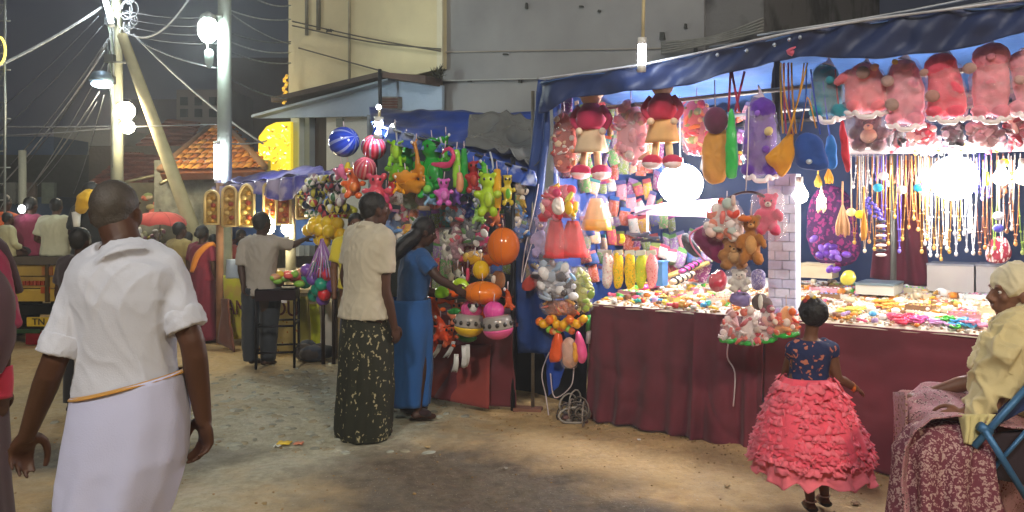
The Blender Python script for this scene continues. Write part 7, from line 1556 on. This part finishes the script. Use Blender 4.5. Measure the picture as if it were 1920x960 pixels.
sh.tube([V(0, -.08, -.06), J['neck']+Vector((.05, 0, .02)), J['neck']+Vector((.04, 0, -.08))], [.10*ok, .12*ok, .17*ok], 16, 3)
sh.tube([V(0, -.10, .04), V(0, -.13, -.10), J['neck']+Vector((.03, -.10, -.02)), J['neck']+Vector((-.02, -.13, -.14))], [.07*ok, .10*ok, .11*ok, .08*ok], 14, 3)
sh.build('head_shawl', mat('dcd2b0', 'cloth', var=.06), w5, mods=dict(vox=.006, sm=3, disp=.012, dsize=.07)); crease(COL.objects[-1], .014, 12, 6, 1.0, 1.0)
sh = MB(); torso(sh, J['hip'], J['neck'], ok, -PI/2, .022, 1.05, -.05, .98, 1.1)
for n in 'LR': sh.tube([lp(J['neck'], J['sh'+n], .4), J['sh'+n], lp(J['sh'+n], J['el'+n], .62 if n == 'R' else .85)], [.09, .085, .085], 14, 2)
sh.tube([o5(1880, 640, -.2), o5(1850, 720, -.18), o5(1822, 790, -.2), o5(1812, 822, -.22)], [.09, .085, .06, .03], 14, 3, fl=.6)
sh.tube([o5(1905, 620, .1), o5(1868, 660, .05), o5(1838, 700, .05)], [.1, .09, .05], 14, 3)
crease(sh.build('shawl', mat('d4c594', 'cloth', var=.08, bump=.5), w5, mods=dict(vox=.007, sm=3, disp=.02, dsize=.09)), .028, 9, 4, 3.0, 1.4)
pat = dots('a8747c', '5a2434', 'd8c4b8', 22, .40)
sr = MB()
# sari over the lap and down to the ground: two knees and a falling front
def lapsheet():
    mbx = MB()
    prof = [(1925, 800), (1860, 790), (1800, 778), (1748, 782), (1716, 806), (1702, 850), (1700, 905), (1704, 960), (1706, 1010)]
    def fn(u, v):
        L = len(prof)-1; q = min(int(u*L), L-1); f = u*L-q; px = lp(prof[q][0], prof[q+1][0], f); py = lp(prof[q][1], prof[q+1][1], f)
        dy = lp(-.26, .30, v); far_ = v**1.2
        px2 = px-18*far_*(u < .9)-6*math.sin(v*PI*2+1)*u; py2 = py-62*far_*(1-.8*max(0, (u-.5)*2))-10*math.cos(v*2*PI)*min(1, u*2)+6
        p = P(px2, py2, Yo+dy); return p+Vector((-.055*math.sin(v*30+u*3)*max(0, u-.45), .02*noise.noise(p*7), .02*noise.noise(p*9)))
    mbx.grid(fn, 50, 50); return mbx
lapsheet().build('sari_lap', pat, w5, solid=.006)
drape(w5, [(o5(1795, 786, -.14), .06, .04), (o5(1785, 800, -.16), .16, .10), (o5(1770, 840, -.17), .195, .13), (o5(1768, 910, -.17), .20, .15), (o5(1780, 1010, -.17), .24, .18)], 0, dots('703444', 'b89a94', '9a6872', 24, .46), 'sari_skirt', 8, .22, 2.0)
ba = MB(); ba.tube([J['wrL']+(J['elL']-J['wrL'])*.18+Vector((0, math.cos(q_*PI/6)*.032, math.sin(q_*PI/6)*.032)) for q_ in range(13)], .006, 6); ba.build('bangle', mat('8a2438', 'plastic'), w5)
nd = MB(); sheet(nd, o5(1806, 830, -.30), o5(1828, 838, -.27), o5(1852, 776, -.24), o5(1806, 778, -.27), 22, 18, .035, 12, hang=20); nd.build('shawl_end', mat('d4c88e', 'cloth'), w5, solid=.006)
# chair / blanket
ch = thing('blanket_chair', o5(1790, 980), 'low chair covered by a pink flowered blanket under the seated woman', 'chair')
mb = MB(); 
def fn(u, v):
    px = lp(1674, 1960, u); py = 728+12*u+3*math.sin(u*9)+(v*250)+16*max(0, 1-u/.07)**2*(1-v); a = P(px+4*math.sin(v*6), py, Yo+.34-.06*math.sin(v*3)); return a+Vector((0, -.03*math.sin(u*34+v*2)*v, .01*noise.noise(a*9)))
mb.grid(fn, 60, 30); mb.build('blanket', dots('b48890', '7a3448', 'd0b8a8', 24, .36), ch, solid=.01)
mb = MB(); mb.hexa(o5(1676, 738, .34), o5(1960, 748, .34), o5(1960, 744, .1), o5(1720, 742, .1), (0, 0, -.05)); 
def fn(u, v): a = P(lp(1676, 1698, v)+2*math.sin(u*8), lp(735, 990, u), Yo+lp(.34, -.05, v)); return a+Vector((.02*math.sin(v*16), 0, 0))*u
mb = MB(); mb.grid(fn, 24, 20); mb.build('blanket_side', dots('ac808a', '5c1c2e', 'c8b080', 20, .42), ch, solid=.01)
MB().box(o5(1840, 850, .1), (.5, .42, .05)).build('seat', mat('2a3a66', 'plastic'), ch, smooth=False)
fc = thing('folding_frame', o5(1890, 940, -.3), 'blue metal folding walker frame crossing in front of the seated woman', 'walker')
bm_ = mat('3f6f9c', 'metal', met=.3)
for a, b_2, r, dy in (((1846, 806), (1935, 950), .014, -.32), ((1826, 838), (1940, 710), .014, -.30), ((1862, 880), (1940, 790), .009, -.28), ((1836, 798), (1856, 812), .02, -.31)):
    MB().tube([P(a[0], a[1], Yo+dy), P(b_2[0], b_2[1], Yo+dy)], r, 8).build('tube', bm_, fc)
mb = MB(); sheet(mb, P(1822, 818, Yo-.27), P(1945, 760, Yo-.27), P(1945, 700, Yo-.2), P(1872, 770, Yo-.24), 14, 10, .03, 5); mb.build('seat_cloth', mat('1c2c58', 'cloth'), fc, solid=.006)
mb = MB(); sheet(mb, P(1815, 888, Yo-.25), P(1945, 912, Yo-.25), P(1945, 800, Yo-.22), P(1830, 820, Yo-.24), 14, 10, .03, 5); mb.build('dark_bag', mat('2a1c24', 'cloth'), fc, solid=.02)
# ---- 6 gray shirt man
J, k, b_, q = stand(486, 684, yaw=.45, yt=400, w=.95)
Y6 = b_.y; J['head'] = P(493, 420, Y6); J['neck'] = P(489, 442, Y6); J['shR'] = P(519, 455, Y6-.05); J['elR'] = P(548, 460, Y6+.05); J['wrR'] = P(568, 450, Y6+.1); J['shL'] = P(458, 458, Y6); J['elL'] = P(452, 500, Y6-.03); J['wrL'] = P(456, 534, Y6-.08); J['hip'] = P(488, 548, Y6)
m6 = person('man in a light gray shirt stretching one arm to the yellow balloons', b_, J, k*1.03, .45, 'deep', hyaw=.6, hair=('15120f', 'short'), vox=.011, curl=.7)
shirt(m6, J, k, .45, mat('a39d94', 'cloth', var=.05), off=.024, t0=-.05, sl=.95, wf=1.12, vox=.012, disp=.03)
for n, c0 in (('L', 472), ('R', 505)):
    mb = MB(); mb.tube([P(c0+2, 538, Y6), P(c0, 600, Y6+.02), P(c0-2, 650, Y6), P(c0-2, 676, Y6)], [.115, .10, .085, .075], 16, 3); mb.build('trouser_leg', mat('2b3038', 'cloth'), m6, mods=dict(vox=.012, sm=2, disp=.02, dsize=.08))
# ---- generic background people
def sari(t_, J, k, yaw, c, m=None, seed=0, c2=None):
    m = m or mat(c, 'cloth', var=.15); h = J['hip']; b0 = Vector((h.x, h.y, 0))
    drape(t_, [(lp(h, J['neck'], .35), .15*k, .13*k), (h, .18*k, .16*k), (lp(h, b0, .5), .19*k, .17*k), (lp(h, b0, .97), .23*k, .20*k)], yaw, m, 'sari', 8, .07, seed, 56, 18)
    mb = MB(); mb.tube([lp(h, J['neck'], .2)+Vector((-.1, -.1, 0))*k, lp(h, J['neck'], .7)+Vector((0, -.13, 0))*k, J['shR']+UP*.05*k, J['shR']+Vector((.02, .14, -.15))*k], [.07*k, .10*k, .08*k, .05*k], 12, 4, fl=.5); mb.build('sari_fold', m if not c2 else mat(c2, 'cloth'), t_)
def bg(label, px, yb, yt, yaw, skin, top, low, kind='shirt', hair=('14110f', 'short'), w=1.0, Yd=None, m=None, seed=0, c2=None, vox=.014):
    J, k, b_, q = stand(px, yb, yaw=yaw, yt=yt, w=w, Yd=Yd)
    t_ = person(label, b_, J, k, yaw, skin, vox=vox, hair=hair, hands=(False, False))
    shirt(t_, J, k, yaw, m or mat(top, 'cloth', var=.08), off=.024, t0=-.1, sl=.7, wf=1.05, vox=.015, disp=.02, collar=(kind == 'shirt'), name='shirt' if kind == 'shirt' else 'blouse')
    if kind == 'sari': sari(t_, J, k, yaw, low, m, seed, c2)
    else:
        for n in 'LR': mb = MB(); mb.tube([lp(J['hip'], J['kn'+n], .05), J['kn'+n], J['an'+n]+UP*.02], [.11*k, .085*k, .07*k], 12, 3); mb.build('trouser_leg', mat(low, 'cloth'), t_)
    return t_
bg('man in an olive khaki shirt standing behind the elderly man\'s shoulder', 336, 636, 418, .5, 'dark', '9c8a52', '3a3030', Yd=9.6)
bg('woman in a dark maroon sari with an orange shoulder cloth, backs the brown post', 379, 640, 424, .4, 'dark', '7a2038', '6a1c34', 'sari', ('120f10', 'bun'), Yd=9.3, seed=1, c2='d8862c')
bg('woman in a magenta patterned sari beside the brown post', 400, 632, 440, -.3, 'dark', '9a2c50', '8a2448', 'sari', ('120f10', 'bun'), Yd=9.7, m=dots('8c2448', 'd07a90', '5a1834', 18, .34), seed=4)
bg('woman with a dark scarfed head and red blouse behind the brown post', 431, 640, 418, .2, 'deep', 'a82848', '7a2440', 'sari', ('2a3034', 'long'), Yd=10.2, seed=2)
bg('small dark haired person half hidden left of the gray shirted man', 452, 640, 432, 2.6, 'deep', '8a3a3a', '3a2a30', Yd=9.9)
bg('child in a yellow top peeping behind the cream shirted man', 667, 640, 402, 2.9, 'mid', 'd8c838', '3a3a50', Yd=7.6)
bg('person in a white shirt passing behind the slanting strut', 352, 640, 436, .0, 'dark', 'd0c4b8', '4a3a3a', Yd=10.4)
# walkers hidden by the elderly man
bg('person in dark shirt and black trousers mostly hidden behind the elderly man', 150, 775, 430, .2, 'deep', '33282e', '17161b', w=.9)
J, k, b_, q = stand(-95, 1000, yaw=.3, yt=330, Yd=3.2); J['elR'] = P(0, 620, 3.15); J['wrR'] = P(2, 735, 3.2)
w12 = person('woman in a maroon and plum sari cut off by the left picture edge', b_, J, k, .3, 'dark', hair=('120f10', 'bun'), vox=.009)
shirt(w12, J, k, .3, mat('8e2448', 'cloth', var=.1), off=.03, t0=-.3, sl=1.0, wf=1.0, vox=.012, disp=.03, name='blouse', collar=False, sleeve_r=(.075, .08))
sari(w12, J, k*1.1, .3, '43303a')
mb = MB(); mb.tube([P(-24, 500, 3.1), P(-8, 560, 3.1), P(-6, 640, 3.1), P(-16, 700, 3.1)], [.05, .09, .09, .05], 14, 4, fl=.6); mb.build('shawl', mat('4a3038', 'cloth'), w12)
mb = MB(); mb.tube([P(-2, 690, 3.18), P(2, 715, 3.18), P(2, 745, 3.18)], [.05, .045, .04], 12, 3); mb.build('red_cuff', mat('b02844', 'cloth'), w12)
# seated men on the lorry
def seated(label, px, yt, Y, yaw, skin, top, low, hairc='15120f', hstyle='short', sleeve=.8):
    b_ = P(px, 398, Y); z0 = P(px, 484, Y).z; b_.z = z0; hd = P(px, yt, Y).z; k = (hd-z0)/.86
    R_ = Vector((math.cos(yaw), -math.sin(yaw), 0)); Fw = Vector((math.sin(yaw), math.cos(yaw), 0)); q = lambda x, y, z: b_+(R_*x+Fw*y+UP*z)*k
    J = dict(head=q(0, .04, .75), neck=q(0, 0, .61), hip=q(0, 0, .11), shL=q(-.18, 0, .55), shR=q(.18, 0, .55), elL=q(-.27, .0, .28), elR=q(.27, .0, .28), wrL=q(-.2, .2, .16), wrR=q(.2, .2, .16), knL=q(-.12, .42, .1), knR=q(.12, .42, .1), anL=q(-.12, .46, -.3), anR=q(.12, .46, -.3))
    t_ = person(label, b_, J, k, yaw, skin, vox=.013, hair=(hairc, hstyle), hands=(False, False))
    shirt(t_, J, k, yaw, mat(top, 'cloth', var=.08), off=.026, t0=-.15, sl=sleeve, wf=1.1, vox=.014, disp=.03)
    for n in 'LR': mb = MB(); mb.tube([J['hip']-UP*.02, J['kn'+n], J['an'+n]], [.11*k, .085*k, .07*k], 12, 3); mb.build('trouser_leg', mat(low, 'cloth'), t_)
    return t_
seated('man in a maroon shirt sitting on the lorry tail, seen from behind', 55, 372, 9.35, .1, 'dark', '8a3450', '5a2638')
seated('man in a pale cream shirt sitting on the lorry tail, seen from behind', 104, 374, 9.3, -.1, 'dark', 'c3c4a8', '2a2a2c')
seated('person in an orange top at the far left of the lorry', 4, 366, 9.6, .2, 'deep', 'd0602c', '3a2a30')
seated('man in a pale green long sleeved shirt leaning at the far left of the lorry', 12, 400, 9.1, .5, 'dark', 'b8b48c', '2c2a2c', sleeve=1.6)
w17 = seated('person in black clothes with a yellow scarf standing over the lorry tail', 168, 344, 9.2, .3, 'deep', '23282c', '181a1c')
mb = MB(); mb.tube([P(150, 398, 9.0), P(158, 376, 8.98), P(170, 368, 9.05), P(180, 384, 9.1)], [.05, .09, .09, .06], 12, 4); mb.build('yellow_scarf', mat('d8a818', 'cloth'), w17, mods=dict(vox=.014, sm=2, disp=.03, dsize=.06))
mb = MB(); mb.tube([P(143, 398, 9.0), P(144, 425, 8.98)], [.05, .035], 10, 2); mb.build('white_sleeve', mat('e0e2da', 'cloth'), w17)
mb = MB(); mb.ell(P(41, 392, 9.2), (.04, .04, .05), 10, 8); tag(mb.build('bulb', emitm((.9, .95, 1), 9)), 'tiny white lamp glowing beside the maroon shirted man\'s neck', 'bulb')
# ---------------------------------------------------------------- thin mist volume added to imitate lens bloom round the lamps
hm = bpy.data.materials.new('bloom_mist'); hm.use_nodes = True; t = hm.node_tree; t.nodes.remove(t.nodes['Principled BSDF'])
v = t.nodes.new('ShaderNodeVolumePrincipled'); v.inputs['Color'].default_value = (.9, .92, .96, 1); v.inputs['Density'].default_value = .0075; v.inputs['Anisotropy'].default_value = .55
t.links.new(v.outputs[0], t.nodes['Material Output'].inputs['Volume'])
hz_ = MB().box((0, 30, 6.5), (200, 200, 15)).build('bloom_mist_box', hm, at=(0, 30, -1), smooth=False); tag(hz_, kind='stuff')
